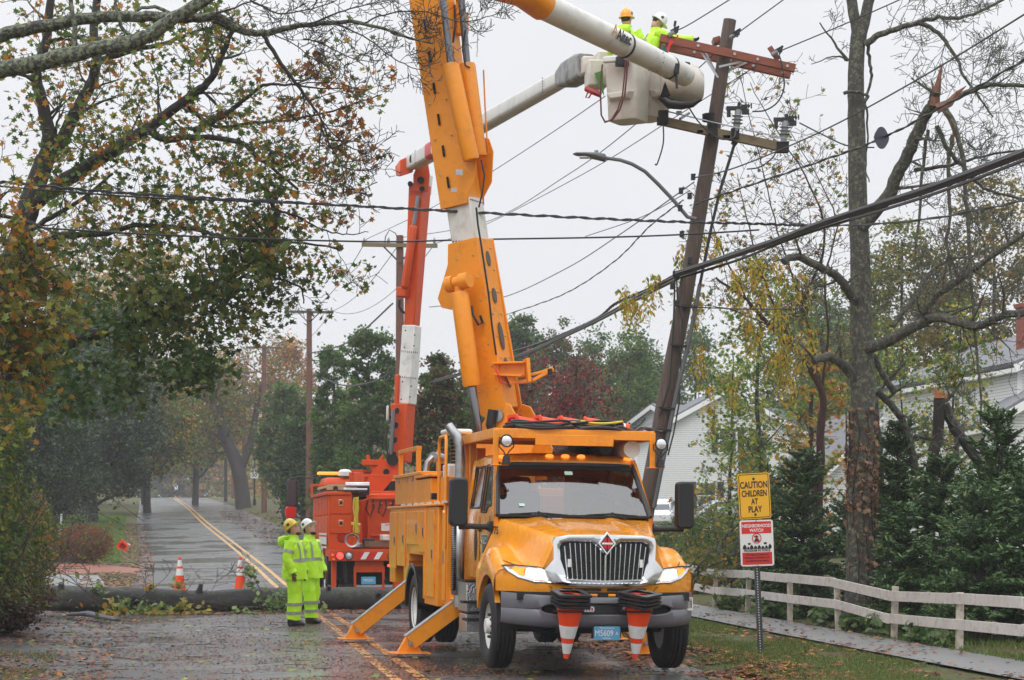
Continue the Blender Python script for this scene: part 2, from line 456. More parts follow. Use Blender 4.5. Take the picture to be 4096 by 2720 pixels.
# driveway entering from the left beyond the fallen trunk
M_mulch = mat("wet_mulch", (.24, .075, .04), rough=.5, var=.5, vscale=25, bump=1, bscale=40)
def patch(name, pts, m, dz, label=None):
    mb = MB(); vs = [Vector((x, y, gnd(x, y) + dz)) for x, y in pts]; mb.add(vs, [list(range(len(vs)))])
    o = mb.build(name, m); o["kind"] = "structure"; return o
patch("driveway", [(-26, 49.5), (-9.9, 48.5), (-10.6, 52), (-11.6, 56), (-14, 56.3), (-28, 56.0)], M_path, .03)
def mound(name, cx, cy, rx, ry, h, m, sd):
    mb = MB()
    def fn(u, v):
        a = 2 * math.pi * u; r = v * (1 + .15 * noise.noise(Vector((math.cos(a) * 2, math.sin(a) * 2, sd))))
        x, y = cx + rx * r * math.cos(a), cy + ry * r * math.sin(a)
        return (x, y, gnd(x, y) + h * (1 - v * v) + .02 * noise.noise(Vector((x * 5, y * 5, 0))) - (.05 if v > .99 else 0))
    mb.grid(fn, 40, 10); o = mb.build(name, m, smooth=True); o["kind"] = "structure"
mound("mulch_bed", -14.2, 60.5, 3.2, 3.6, .12, M_mulch, 3)
# ------------------------------------------------------------------ materials for vehicles
M_org = mat("orange_paint", (.89, .32, .005), rough=.26, coat=.7, var=.04, vscale=3, dirt=(.42, .16, .03), dirt_amt=.35, dirt_scale=5, rvar=.08, bump=.10, bscale=140)
M_orgm = mat("orange_enamel", (.87, .295, .005), rough=.42, coat=.15, var=.07, vscale=4, dirt=(.25, .09, .02), dirt_amt=.5, dirt_scale=4, rvar=.1, bump=.04, bscale=90)
M_red = mat("red_orange_enamel", (.62, .068, .003), rough=.42, spec=.35, coat=.08, var=.08, vscale=4, dirt=(.22, .03, .01), dirt_amt=.5, dirt_scale=4, rvar=.08)
M_chrome = mat("chrome", (.82, .83, .85), rough=.09, metal=1, rvar=.05, bump=.02, bscale=120)
M_rod = mat("dark_chrome_rod", (.22, .22, .23), rough=.22, metal=1)
M_steel = mat("brushed_steel", (.42, .42, .43), rough=.35, metal=1, var=.2, vscale=12, rvar=.1)
M_black = mat("black_plastic", (.008, .008, .009), rough=.42, bump=.05, bscale=200)
M_dark = mat("dark_chassis", (.006, .006, .0055), rough=.7, var=.4, vscale=12)
M_rub = mat("tyre_rubber", (.007, .007, .0075), rough=.62, var=.25, vscale=10, dirt=(.05, .04, .035), dirt_amt=.5)
M_bump = mat("grey_bumper", (.135, .135, .15), rough=.38, var=.06, coat=.1, dirt=(.05, .045, .04), dirt_amt=.4)
M_wht = mat("white_paint", (.72, .72, .69), rough=.4, var=.05, dirt=(.3, .27, .22), dirt_amt=.5, dirt_scale=6)
M_fib = mat("white_fibreglass", (.68, .66, .61), rough=.33, var=.05, vscale=2, dirt=(.22, .2, .18), dirt_amt=.55, dirt_scale=3.5, coat=.2)
M_beige = mat("beige_fibreglass", (.66, .61, .54), rough=.4, var=.05, vscale=3, dirt=(.3, .25, .2), dirt_amt=.45, dirt_scale=5)
M_lamp = mat("headlamp_glow", (1, .95, .85), rough=.2, emit=(1, .93, .82), estr=7)
M_glow = mat("reflector_glow", (.9, .9, .88), rough=.15, metal=.3, emit=(1, .93, .82), estr=.75)
M_amb = mat("amber_lamp_lit", (.9, .25, .02), rough=.2, emit=(1, .32, .04), estr=1.3)
M_ambo = mat("amber_lens", (.8, .22, .02), rough=.2, coat=.5)
M_redl = mat("red_lamp_lit", (.8, .03, .02), rough=.25, emit=(1, .05, .04), estr=2.5)
M_redo = mat("red_lens", (.35, .008, .006), rough=.2, coat=.6)
M_lens = mat("clear_lens", (.75, .77, .8), rough=.08, metal=.6)
M_diam = mat("diamond_plate", (.55, .55, .57), rough=.3, metal=1, var=.25, vscale=60, bump=.7, bscale=50)
M_seat = mat("seat_cloth", (.03, .03, .035), rough=.8)
M_blk = mat("black_ink", (.010, .010, .010), rough=.5)
M_white = mat("white_ink", (.78, .78, .76), rough=.45)
M_blue = mat("plate_blue", (.10, .36, .58), rough=.4)
M_redp = mat("red_reflective", (.62, .02, .015), rough=.35)
M_hose = mat("maroon_hose", (.10, .012, .015), rough=.4)
M_cav = mat("deep_shadow_black", (.006, .006, .006), rough=.9)
def glass_mat(name, tint, fac):
    m, t, b = new_mat(name); nt_ = t.nodes
    tr = nt_.new("ShaderNodeBsdfTransparent"); tr.inputs[0].default_value = (*tint, 1)
    gl = nt_.new("ShaderNodeBsdfGlossy"); gl.inputs['Roughness'].default_value = .04; gl.inputs[0].default_value = (1, 1, 1, 1)
    fr = nt_.new("ShaderNodeFresnel"); fr.inputs[0].default_value = 1.55
    ad = nt_.new("ShaderNodeMath"); ad.operation = 'ADD'; ad.inputs[1].default_value = fac; t.links.new(fr.outputs[0], ad.inputs[0])
    mx = nt_.new("ShaderNodeMixShader"); t.links.new(ad.outputs[0], mx.inputs[0]); t.links.new(tr.outputs[0], mx.inputs[1]); t.links.new(gl.outputs[0], mx.inputs[2])
    t.links.new(mx.outputs[0], nt_["Material Output"].inputs[0]); return m
M_glass = glass_mat("wet_windshield_glass", (.42, .52, .50), .11)
M_sglass = glass_mat("tinted_side_glass", (.14, .16, .15), .04)

TH = R(11.5)
T = empty("bucket_truck", (.837, 23.67, .020), TH, "bright orange bucket truck facing the camera with chrome grille and tall raised boom", "bucket truck", rot=(0, R(.7), TH))
def wheel(parent, x, y, side, r=.50, w=.26, dual=False, rim=M_wht, name="wheel"):
    """side -1: outer face towards -x"""
    for k in range(2 if dual else 1):
        xx = x - side * k * .33
        o = side
        Mx = AX((xx, y, r), (0, 1, 0), (0, 0, 1), (o, 0, 0))     # local z = outwards
        mb = MB()
        if dual and k == 0: prof = [(.02, -.10), (.10, -.10), (.16, -.09), (.24, -.09), (.262, -.02), (.272, .10), (.29, .125), (.295, .10), (.27, -.12), (.02, -.12)]
        else: prof = [(.02, .145), (.085, .145), (.10, .09), (.15, .05), (.20, .035), (.225, .0), (.262, -.02), (.275, .09), (.292, .112), (.295, .09), (.27, -.1), (.02, -.1)]
        mb.lathe(prof, 36, Mx, cap=True)
        wh = mb.build(name, rim, parent, smooth=True, ang=35)
        tb = MB()
        tp = [(.27, -w / 2 + .015), (.33, -w / 2 - .008), (.42, -w / 2 - .012), (r - .03, -w / 2 + .005), (r - .006, -w / 2 + .03)]
        for q in (-.07, -.02, .03, .08):
            tp += [(r, q - .02), (r, q + .012), (r - .014, q + .015), (r - .014, q + .022)]
        tp += [(r - .006, w / 2 - .03), (r - .03, w / 2 - .005), (.42, w / 2 + .012), (.33, w / 2 + .008), (.285, w / 2 - .015), (.27, w / 2 - .03)]
        tb.lathe(tp, 48, Mx, cap=False); tb.build("tyre", M_rub, wh, smooth=True, ang=30)
        nb = MB()
        zz = -.09 if (dual and k == 0) else .06
        for q in range(10):
            a = 2 * math.pi * q / 10
            if not (dual and k == 1): nb.tube([Mx @ Vector((.135 * math.cos(a), .135 * math.sin(a), zz - .02)), Mx @ Vector((.135 * math.cos(a), .135 * math.sin(a), zz + .05))], .015, 6)
        if nb.v: nb.build("lug_nuts", M_dark, wh)
        hb = MB()
        if not dual:
            for q in range(8):
                a = 2 * math.pi * q / 8 + .2; hb.lathe([(.028, .035), (.001, .036)], 10, Mx @ Matrix.Translation((.215 * math.cos(a), .215 * math.sin(a), .0)), cap=False)
            hb.build("hand_holes", M_cav, wh)
wheel(T, -1.035, 0, -1); wheel(T, 1.035, 0, 1)
wheel(T, -1.07, 5.4, -1, dual=True); wheel(T, 1.07, 5.4, 1, dual=True)

# --- hood with fenders
def fx(x, z, off): return Vector((x, yfront(x) - off, z))
def yfront(x):
    a = abs(x) / 1.16; return -1.0 + .10 * (a ** 2) + .36 * max(0, (a - .5) / .5) ** 2.2
def sm(a, b, x):
    t = min(1, max(0, (x - a) / (b - a))); return t * t * (3 - 2 * t)
def smax(a, b, k=.06):
    h = max(k - abs(a - b), 0) / k; return max(a, b) + h * h * k / 4
def hoodz(x, y):
    ax = abs(x); t = (y + 1.0) / 1.6; t = min(1, max(0, t))
    top = 1.565 + .225 * (t ** .85)
    w = .60 + .37 * (t ** .9)
    zc = top - .035 * (ax / w) ** 2 * (1 - .3 * t) + .02 * sm(.34, .42, ax) * (1 - sm(.46, .62, ax)) * sm(0, .4, t)
    fall = max(0, ax - w + .05); side = zc - 2.3 * max(0, fall - .02) - 4 * min(fall, .05) ** 2 * 3
    # fender
    fy = 1.20 + .245 * math.exp(-((y - .06) / .46) ** 2) - .05 * sm(.25, .62, y)
    fr = sm(-.80, -.45, y)
    crest = fy - .10 * ((ax - .92) / .26) ** 2 * (1 if ax < .92 else .35)
    crest = max(crest, 1.14) if ax < .92 else crest
    edge = max(0, ax - 1.06) / .11; crest -= .085 * (1 - math.sqrt(max(0, 1 - min(1, edge) ** 2)))
    return smax(side, crest, .07)
mb = MB(); NU, NV = 72, 34
us = [-1.17 + 2.34 * i / NU for i in range(NU + 1)]
def yv(x, v): return yfront(x) + (0.60 - yfront(x)) * v
rows = []
# front skirt rows (below the leading edge), then the top
lead = [(.93, .02), (1.02, .0), (1.10, .0), (1.18, .005)]
for (z, dy) in lead:
    rows.append([(x * (1 - .012 * (1.2 - z)), yfront(x) + dy, min(z, hoodz(x, yv(x, 0)) - .02)) for x in us])
for j in range(NV + 1):
    v = j / NV
    rows.append([(x, yv(x, v) - (0.012 if j == 0 else 0), hoodz(x, yv(x, v)) - (.02 if j == 0 else 0)) for x in us])
for r_ in rows: mb.v += r_
n1 = NU + 1
for j in range(len(rows) - 1):
    for i in range(NU): mb.f.append([j * n1 + i, j * n1 + i + 1, (j + 1) * n1 + i + 1, (j + 1) * n1 + i]); mb.m.append(0)
mb.build("hood", M_org, T, smooth=True, ang=60)
def arch(y): return .5 + math.sqrt(max(0, .60 ** 2 - (y + .0) ** 2)) if abs(y) < .585 else .90
for s in (-1, 1):
    mb = MB(); K = 40; x = s * 1.17; vs = []
    for k in range(K + 1):
        y = yfront(1.17) + (.60 - yfront(1.17)) * k / K
        zt = hoodz(x, y); zb = max(.62, min(arch(y), zt - .03)) if abs(y) < .585 else .93
        for q in range(5):
            z = zt + (zb - zt) * q / 4
            vs.append((s * (1.17 + .018 * math.sin(math.pi * q / 4)), y, z))
        vs.append((s * 1.10, y, zb - .002))
    for k in range(K):
        for q in range(5): a = k * 6 + q; mb.f.append([a, a + 1, a + 7, a + 6]); mb.m.append(0)
    mb.v += vs
    mb.build("fender_side", M_org, T, smooth=True, ang=50)
    # inner wheel well
    mb = MB(); vs = []
    for k in range(15):
        a = math.pi * k / 14; vs += [(s * 1.11, .62 * math.cos(a), .5 + .605 * math.sin(a)), (s * .55, .62 * math.cos(a), .5 + .605 * math.sin(a))]
    mb.add(vs, [[2 * k, 2 * k + 1, 2 * k + 3, 2 * k + 2] for k in range(14)]); mb.build("wheel_well", M_dark, T, smooth=True)

mb = MB(); mb.tube([(x, .598, hoodz(x, .598) + .004) for x in us[2:-2]], .007, 5); mb.build("hood_gap", M_cav, T)
mb = MB(); mb.grid(lambda u, v: (-.90 + 1.8 * u, .50 + .10 * v, 1.795 + .012 * v - .03 * (2 * u - 1) ** 2 + .006), 20, 2); mb.build("cowl_vent", M_black, T)
for s_ in (-1, 1):
    mb = MB(); mb.tube([(s_ * x, yv(x, v), hoodz(x, yv(x, v)) + .001) for x, v in ((1.165, .42), (1.05, .20), (.93, .06), (.86, .0))], .004, 4); mb.tube([fx(s_ * x, z, -.012 + .018) for x, z in ((.64, 1.0), (.60, .97), (.58, .93))], .004, 4); mb.build("panel_seam", M_cav, T)
# --- grille
inner = [(-.50, 1.475), (-.42, 1.495), (-.17, 1.495), (-.10, 1.43), (0, 1.36), (.10, 1.43), (.17, 1.495), (.42, 1.495), (.50, 1.475), (.515, 1.42), (.50, 1.30), (.455, 1.12), (.43, 1.075), (.38, 1.06), (0, 1.052), (-.38, 1.06), (-.43, 1.075), (-.455, 1.12), (-.50, 1.30), (-.515, 1.42)]
outer = [(-.585, 1.55), (-.44, 1.577), (-.17, 1.582), (-.10, 1.583), (0, 1.584), (.10, 1.583), (.17, 1.582), (.44, 1.577), (.585, 1.55), (.60, 1.50), (.595, 1.30), (.70, 1.185), (.60, 1.03), (.42, 1.005), (0, .997), (-.42, 1.005), (-.60, 1.03), (-.70, 1.185), (-.595, 1.30), (-.60, 1.50)]
mb = MB(); n = len(inner); vs = []
for (i, o_) in zip(inner, outer):
    mid = ((i[0] + o_[0]) / 2, (i[1] + o_[1]) / 2)
    vs += [fx(*i, -.05), fx(*i, .025), fx(*mid, .06), fx(o_[0] * .99, o_[1], .045), fx(*o_, -.02)]
mb.v += vs
for k in range(n):
    k2 = (k + 1) % n
    for q in range(4): mb.f.append([k * 5 + q, k * 5 + q + 1, k2 * 5 + q + 1, k2 * 5 + q]); mb.m.append(0)
gr = mb.build("grille", M_chrome, T, smooth=True, ang=60)
mb = MB()
mb.grid(lambda u, v: fx((-.54 + 1.08 * u) * (.9 + .1 * v), 1.04 + .46 * v, .012), 24, 4)
mb.build("radiator_mesh", mat("radiator", (.012, .012, .013), rough=.6, bump=1, bscale=50), gr)
mb = MB()
for k in range(17):
    x = -.475 + .95 * k / 16
    if abs(x) < .02: continue
    zt = 1.485
    if abs(x) < .17: zt = 1.37 + (abs(x)) * .65
    tp = x * 1.0; bt = x * .90
    if abs(x) > .45: zt = 1.45
    mb.tube([fx(bt, 1.065, .03), fx(tp, zt, .035)], .0085, 6)
mb.tube([fx(0, 1.06, .035), fx(0, 1.36, .04)], .014, 6)
mb.tube([fx(-.45, 1.075, .03), fx(0, 1.058, .03), fx(.45, 1.075, .03)], .012, 6)
mb.build("grille_bars", M_chrome, gr, smooth=True)
for s_ in (-1, 1):
    mb = MB(); mb.box(fx(s_ * .42, 1.26, .04), (.035, .02, .09)); mb.build("marker_clip", M_white, gr)
Mf = AX((0, -1.075, 1.485), (1, 0, 0), (0, 0, 1), (0, -1, 0))
mb = MB(); mb.prism([(0, .135), (.105, 0), (0, -.135), (-.105, 0)], Mf, .03); em = mb.build("diamond_emblem", M_chrome, gr, bevel=.004)
mb = MB(); mb.prism([(0, .105), (.08, 0), (0, -.105), (-.08, 0)], Mf @ Matrix.Translation((0, 0, .03)), .003); mb.build("emblem_border", M_blk, em)
mb = MB()
for s_ in (-1, 1): mb.prism([(s_ * .008, .075), (s_ * .055, .012), (s_ * .008, .012)], Mf @ Matrix.Translation((0, 0, .033)), .004); mb.prism([(s_ * .008, -.075), (s_ * .055, -.012), (s_ * .008, -.012)], Mf @ Matrix.Translation((0, 0, .033)), .004)
mb.build("emblem_red", M_redp, em)
mb = MB(); mb.box((0, -1.112, 1.485), (.13, .004, .02)); mb.build("emblem_bar", M_chrome, em)

# --- headlights
for s_ in (-1, 1):
    pts = [(.60, 1.035), (.80, 1.045), (.96, 1.09), (1.06, 1.16), (1.10, 1.215), (.98, 1.222), (.76, 1.205), (.70, 1.19)]
    def hp(p, off): return fx(s_ * p[0], p[1], off)
    def shell(name, P, off, m, par, thick=.02):
        mb = MB(); a = [fx(s_ * p[0], p[1], off) for p in P]; b = [fx(s_ * p[0], p[1], off - thick) for p in P]
        c = sum(a, Vector()) / len(a); n_ = len(P)
        mb.add(a + b + [c], [[i, (i + 1) % n_, 2 * n_] for i in range(n_)] + [[i, (i + 1) % n_, n_ + (i + 1) % n_, n_ + i] for i in range(n_)])
        return mb.build(name, m, par)
    shell("headlight_seal", [(.80 + (p[0] - .80) * 1.05, 1.13 + (p[1] - 1.13) * 1.14) for p in pts], .017, M_black, T, .05)
    hd = shell("headlight", pts, .022, M_lens, T, .05)
    def shr(P, k):
        cx = sum(p[0] for p in P) / len(P); cz = sum(p[1] for p in P) / len(P); return [(cx + (p[0] - cx) * k, cz + (p[1] - cz) * k) for p in P]
    lit = [(.66, 1.06), (.80, 1.07), (.90, 1.10), (.885, 1.195), (.76, 1.185), (.69, 1.165)]
    shell("lit_lamp", lit, .03, M_glow, hd, .01)
    for (cx_, cz_) in ((.735, 1.118), (.835, 1.135)):
        shell("bulb_ring", [(cx_ + .042 * math.cos(a), cz_ + .040 * math.sin(a)) for a in np.linspace(0, 2 * math.pi, 14, endpoint=False)], .036, M_chrome, hd, .006); shell("bulb", [(cx_ + .032 * math.cos(a), cz_ + .031 * math.sin(a)) for a in np.linspace(0, 2 * math.pi, 14, endpoint=False)], .041, M_lamp, hd, .004)
    amb = [(.905, 1.115), (.96, 1.13), (1.02, 1.18), (1.01, 1.203), (.905, 1.195)]
    shell("amber_turn_lamp", amb, .03, M_amb, hd, .01)
# lower orange valance slots
mb = MB()
for s_ in (-1, 1):
    mb.box((s_ * .19, -1.0, .962), (.30, .03, .028))
mb.box((-.43, -.985, .962), (.12, .03, .028), Euler((0, 0, R(5)))); mb.box((.43, -.985, .962), (.12, .03, .028), Euler((0, 0, R(-5))))
mb.build("intake_slot", M_cav, T)
mb = MB(); mb.box((0, -.93, .885), (2.0, .16, .09)); mb.box((0, -.55, .84), (2.1, .5, .12)); mb.build("front_crossmember", M_dark, T)
# --- bumper: swept section with slots
def ybp(x):
    a = abs(x) / 1.13; return -1.16 + .07 * a * a + .42 * max(0, (a - .62) / .38) ** 2.4
def bpz(x):
    a = abs(x) / 1.13; return .525 + .045 * a ** 3, .875 + .05 * a ** 2
mb = MB(); NX = 60; xs = [-1.13 + 2.26 * i / NX for i in range(NX + 1)]
def slot(x):     # opening half height at x
    a = abs(x)
    if a > .76: return 0
    return .062 * math.sqrt(max(0, 1 - ((a - .0) / .76) ** 6)) if a > .6 else .058
rings = []
for x in xs:
    zb, zt = bpz(x); y = ybp(x); h_ = slot(x); zc = .742
    rings.append([(x, y + .10, zt), (x, y + .015, zt), (x, y, zt - .03), (x, y - .004, zc + h_ + .014), (x, y + .012, zc + h_), (x, y + .012, zc - h_),
                  (x, y - .004, zc - h_ - .014), (x, y, zb + .08), (x, y + .03, zb + .02), (x, y + .10, zb)])
for x, r_ in zip(xs, rings): mb.v += r_
for i in range(NX):
    for k in range(9):
        if k == 4 and slot(xs[i]) > 0 and slot(xs[i + 1]) > 0: continue
        mb.f.append([i * 10 + k, (i + 1) * 10 + k, (i + 1) * 10 + k + 1, i * 10 + k + 1]); mb.m.append(0)
mb.build("bumper", M_bump, T, smooth=True, ang=50)
mb = MB(); mb.grid(lambda u, v: (-.8 + 1.6 * u, ybp(-.8 + 1.6 * u) + .06, .66 + .16 * v), 20, 1); mb.build("bumper_recess", M_cav, T)
mb = MB(); mb.grid(lambda u, v: (-.34 + .68 * u, ybp(-.34 + .68 * u) + .018, .69 + .1 * v), 10, 1); mb.build("centre_recess", M_black, T)
for x in (-.23, .25):
    mb = MB(); mb.prism(rrect(.15, .062, .02), AX((x, -1.15, .745), (1, 0, 0), (0, 0, 1), (0, -1, 0)), .02); o = mb.build("marker_light", M_lens, T)
    mb = MB()
    for k in range(4): mb.box((x - .048 + .032 * k, -1.172, .745), (.016, .003, .034))
    mb.build("red_cells", M_redo, o)
for x in (-.13, .08):
    mb = MB(); mb.tube([(x - .04, -1.03, .895), (x + .04, -1.03, .895)], .018, 8); mb.build("tow_pin", M_orgm, T)
mb = MB(); mb.prism(rrect(.115, .15, .008), AX((1.03, ybp(1.03) - .012, .80), (.90, .44, 0), (0, 0, 1), (.44, -.9, 0)), .003); o = mb.build("warning_label", M_white, T)
mb = MB(); mb.box((0, 0, 0), (.095, .003, .026)); 
Mw = AX((1.03, ybp(1.03) - .016, .80), (.90, .44, 0), (0, 0, 1), (.44, -.9, 0))
mb = MB(); mb.prism([(-.045, .045), (.045, .045), (.045, .068), (-.045, .068)], Mw, .002); mb.build("label_header", M_redp, o)
mb = MB(); mb.prism([(-.045, -.05), (.045, -.05), (.045, .038), (-.045, .038)], Mw, .002); lb = mb.build("label_panel", M_blk, o)
lettering("lettering", "DANGER", Mw @ Matrix.Translation((0, .056, .003)), .022, M_white, o)
mb = MB()
for k in range(6): mb.prism([(-.038, -.045 + .013 * k), (.036 - .01 * (k % 2), -.045 + .013 * k), (.036 - .01 * (k % 2), -.040 + .013 * k), (-.038, -.040 + .013 * k)], Mw @ Matrix.Translation((0, 0, .002)), .001)
mb.build("label_lines", M_white, o)
# licence plate
Mp = AX((-.005, -1.16, .475), (1, 0, 0), (0, 0, 1), (0, -1, 0))
mb = MB(); mb.prism(rrect(.305, .155, .015), Mp, .006); lp = mb.build("license_plate", M_blue, T)
lettering("lettering", "M5609", Mp @ Matrix.Translation((-.035, -.003, .008)), .098, M_white, lp, sx=.80)
lettering("lettering", "A", Mp @ Matrix.Translation((.115, -.006, .008)), .055, M_white, lp)
lettering("lettering", "Massachusetts", Mp @ Matrix.Translation((0, .058, .008)), .030, M_white, lp)
lettering("lettering", "OFFICIAL", Mp @ Matrix.Translation((0, -.060, .008)), .026, M_white, lp)
mb = MB(); mb.box((-.005, -1.13, .48), (.34, .03, .12)); mb.box((0, -1.06, .56), (1.2, .1, .06)); mb.build("plate_bracket", M_dark, T)

# --- cab shell (pillars, roof, lower body)
YA0, YA1, YC = .52, 1.02, 2.42           # windshield base, header, cab back
def cabw(z):   # half width
    return .985 if z < 1.80 else .985 - (z - 1.80) * .135
mb = MB()
# roof
rr_ = []
for (y, zt, w) in ((YA1 - .03, 2.475, .86), (YA1 + .05, 2.535, .865), (YA1 + .3, 2.575, .87), (1.9, 2.585, .87), (YC - .06, 2.57, .865), (YC, 2.53, .85)):
    rr_.append([(-w - .03, y, 2.44), (-w - .02, y, zt - .06), (-w + .07, y, zt - .01), (-.4, y, zt + .012), (0, y, zt + .016), (.4, y, zt + .012), (w - .07, y, zt - .01), (w + .02, y, zt - .06), (w + .03, y, 2.44), (0, y, 2.45)])
mb.loft(rr_); cab = mb.build("cab", M_org, T, smooth=True, ang=35)
for s_ in (-1, 1):
    mb = MB(); P = lambda y, z, o=0: Vector((s_ * (cabw(z) + o), y, z))
    def panel(pts, th=.05):
        a = [P(y, z) for y, z in pts]; b = [p - Vector((s_ * th, 0, 0)) for p in a]; n_ = len(a)
        mb.add(a + b, [list(range(n_)), list(range(2 * n_ - 1, n_ - 1, -1))] + [[i, (i + 1) % n_, n_ + (i + 1) % n_, n_ + i] for i in range(n_)])
    panel([(.55, 1.80), (.80, 1.80), (.80, 1.30), (.60, 1.30)])                    # cowl side
    panel([(.60, 1.30), (.60, 1.04), (YC, 1.04), (YC, 1.79), (1.0, 1.79), (.80, 1.79), (.80, 1.30)])
    panel([(YA0 + .02, 1.80), (.74, 1.80), (1.10, 2.46), (YA1 - .02, 2.46)])          # A pillar
    panel([(1.40, 1.79), (1.50, 1.79), (1.50, 2.46), (1.40, 2.46)])                # B pillar
    panel([(2.20, 1.79), (YC, 1.79), (YC, 2.46), (2.20, 2.46)])
    panel([(1.50, 1.79), (2.2, 1.79), (2.2, 1.90), (1.5, 1.90)])
    panel([(1.02, 2.42), (YC, 2.42), (YC, 2.50), (1.04, 2.50)], .04)
    panel([(.80, 1.79), (1.40, 1.79), (1.40, 1.84), (1.06, 1.84), (.96, 1.92), (.80, 1.92)])
    mb.build("cab_side", M_org, cab, bevel=.012)
mb = MB()
mb.box((0, YC - .02, 1.42), (1.95, .05, .78)); mb.box((-.60, YC - .02, 2.12), (.60, .05, .68)); mb.box((.60, YC - .02, 2.12), (.60, .05, .68)); mb.box((0, YC - .02, 2.40), (.62, .05, .14))
mb.build("cab_back", M_orgm, cab)
# windshield
def ws(u, v):
    z = 1.80 + .64 * v; y = YA0 + (YA1 - YA0) * v; w = .945 - .095 * v
    x = -w + 2 * w * u; return Vector((x, y - .06 * (1 - (2 * u - 1) ** 2) - .0, z))
mb = MB(); mb.grid(ws, 48, 16); wsd = mb.build("windshield", M_glass, T, smooth=True)
mb = MB()
for (a, b) in (((0, 0), (1, 0)), ((0, 1), (1, 1))):
    mb.tube([ws(a[0] + (b[0] - a[0]) * k / 12, a[1]) + Vector((0, -.006, 0)) for k in range(13)], .022 if a[1] else .018, 6)
for u in (0, 1): mb.tube([ws(u, 0) + Vector((0, -.006, 0)), ws(u, 1) + Vector((0, -.006, 0))], .03, 6)
mb.build("windshield_seal", M_black, wsd, smooth=True)
mb = MB(); mb.grid(lambda u, v: ws(u, .90 + .1 * v) + Vector((0, -.008, 0)), 16, 1); mb.build("sun_band", M_black, wsd)
for (u, v, w, h_, nm) in ((.50, .83, .10, .055, "sticker"), (.155, .205, .07, .045, "sticker")):
    c = ws(u, v) + Vector((0, -.01, 0)); mb = MB(); mb.prism(rrect(w, h_, .006), AX(c, (1, 0, 0), (0, .61, .79), (0, -.79, .61)), .002); o = mb.build(nm, mat("sticker_green", (.45, .62, .55), rough=.5) if 'sticker_green' not in MATS else MATS['sticker_green'], wsd)
# wipers
for (x0, x1, xb) in ((-.82, -.10, -.30), (.12, .78, .62)):
    mb = MB(); a = lambda x, v: ws((x + .94) / 1.88, v) + Vector((0, -.03, 0))
    mb.tube([a(x0, .02), a((x0 + x1) / 2, .055), a(x1, .015)], .011, 6); mb.tube([a(xb, -.04), a((x0 + x1) / 2, .075)], .012, 6)
    mb.build("wiper", M_black, wsd)
# side glass + frames
for s_ in (-1, 1):
    for (pts) in ([(.80, 1.92), (.96, 1.92), (1.06, 1.84), (1.40, 1.84), (1.40, 2.43), (1.08, 2.43), (.80, 1.95)], [(1.51, 1.90), (2.19, 1.90), (2.19, 2.42), (1.51, 2.42)]):
        mb = MB(); mb.add([(s_ * (cabw(z) - .015), y, z) for y, z in pts], [list(range(len(pts)))]); o = mb.build("side_window", M_sglass, T)
        mb = MB(); q = [Vector((s_ * (cabw(z) + .001), y, z)) for y, z in pts]; mb.tube(q + [q[0]], .013, 5); mb.build("window_rubber", M_black, o)
# interior
mb = MB(); mb.box((0, .80, 1.70), (1.8, .5, .18)); mb.build("dashboard", M_black, T, bevel=.03)
for x in (-.45, .45):
    mb = MB(); mb.box((x, 1.55, 1.75), (.50, .16, .75), Euler((R(-10), 0, 0))); mb.box((x, 1.62, 2.2), (.28, .10, .2)); mb.build("seat", M_seat, T, bevel=.05)
mb = MB()
cw = Vector((.45, 1.08, 1.86)); ax_ = Euler((R(-60), 0, 0)).to_matrix()
mb.tube([cw + ax_ @ Vector((.22 * math.cos(2 * math.pi * k / 24), .22 * math.sin(2 * math.pi * k / 24), 0)) for k in range(25)], .016, 6)
mb.bar(cw + ax_ @ Vector((-.22, 0, 0)), cw + ax_ @ Vector((.22, 0, 0)), .03, .02); mb.build("steering_wheel", M_black, T)
# doors lines, handle, decals
for s_ in (-1, 1):
    mb = MB(); x = s_ * .988
    mb.box((x, .79, 1.42), (.004, .012, .74)); mb.box((x, 1.46, 1.42), (.004, .012, .74)); mb.box((x, 1.13, 1.06), (.004, .67, .012)); mb.build("door_seam", M_cav, cab)
    mb = MB(); mb.box((s_ * 1.005, 1.38, 1.62), (.03, .14, .035)); mb.build("door_handle", M_black, cab, bevel=.008)
Ms = lambda y, z, o=.990: AX((-o, y, z), (0, -1, 0), (0, 0, 1), (-1, 0, 0))
mb = MB(); mb.prism(rrect(.40, .34, .02), Ms(1.10, 1.40), .003); dc = mb.build("door_emblem", mat("emblem_grey", (.42, .50, .46), rough=.4), cab)
mb = MB(); mb.prism([(-.19, .07), (.19, .07), (.19, .16), (-.19, .16)], Ms(1.10, 1.40, .993), .002); mb.prism([(-.19, -.16), (.19, -.16), (.19, -.095), (-.19, -.095)], Ms(1.10, 1.40, .993), .002); mb.build("emblem_bands", mat("emblem_green", (.04, .10, .09), rough=.4), dc)
lettering("lettering", "LELD", Ms(1.10, 1.39, .995), .15, M_blk, dc, sx=.88, bold=.004)
lettering("lettering", "LITTLETON", Ms(1.10, 1.515, .996), .055, MATS["emblem_grey"], dc)
mb = MB(); mb.prism([(.085 * math.cos(a), .20 * math.sin(a)) for a in np.linspace(0, 2 * math.pi, 24, endpoint=False)], Ms(1.72, 1.44), .004); mb.build("oval_recess", M_blk, cab)
lettering("lettering", "775", AX((-1.0, .40, 1.615), (.30, -.95, 0), (0, 0, 1), (-.95, -.3, 0)), .13, M_blk, cab, sx=.9, bold=.003)
lettering("lettering", "MV", AX((-1.155, .44, 1.47), (.2, -.98, 0), (0, .0, 1), (-.98, -.2, 0)), .08, M_chrome, cab, sx=1.3, bold=.002)
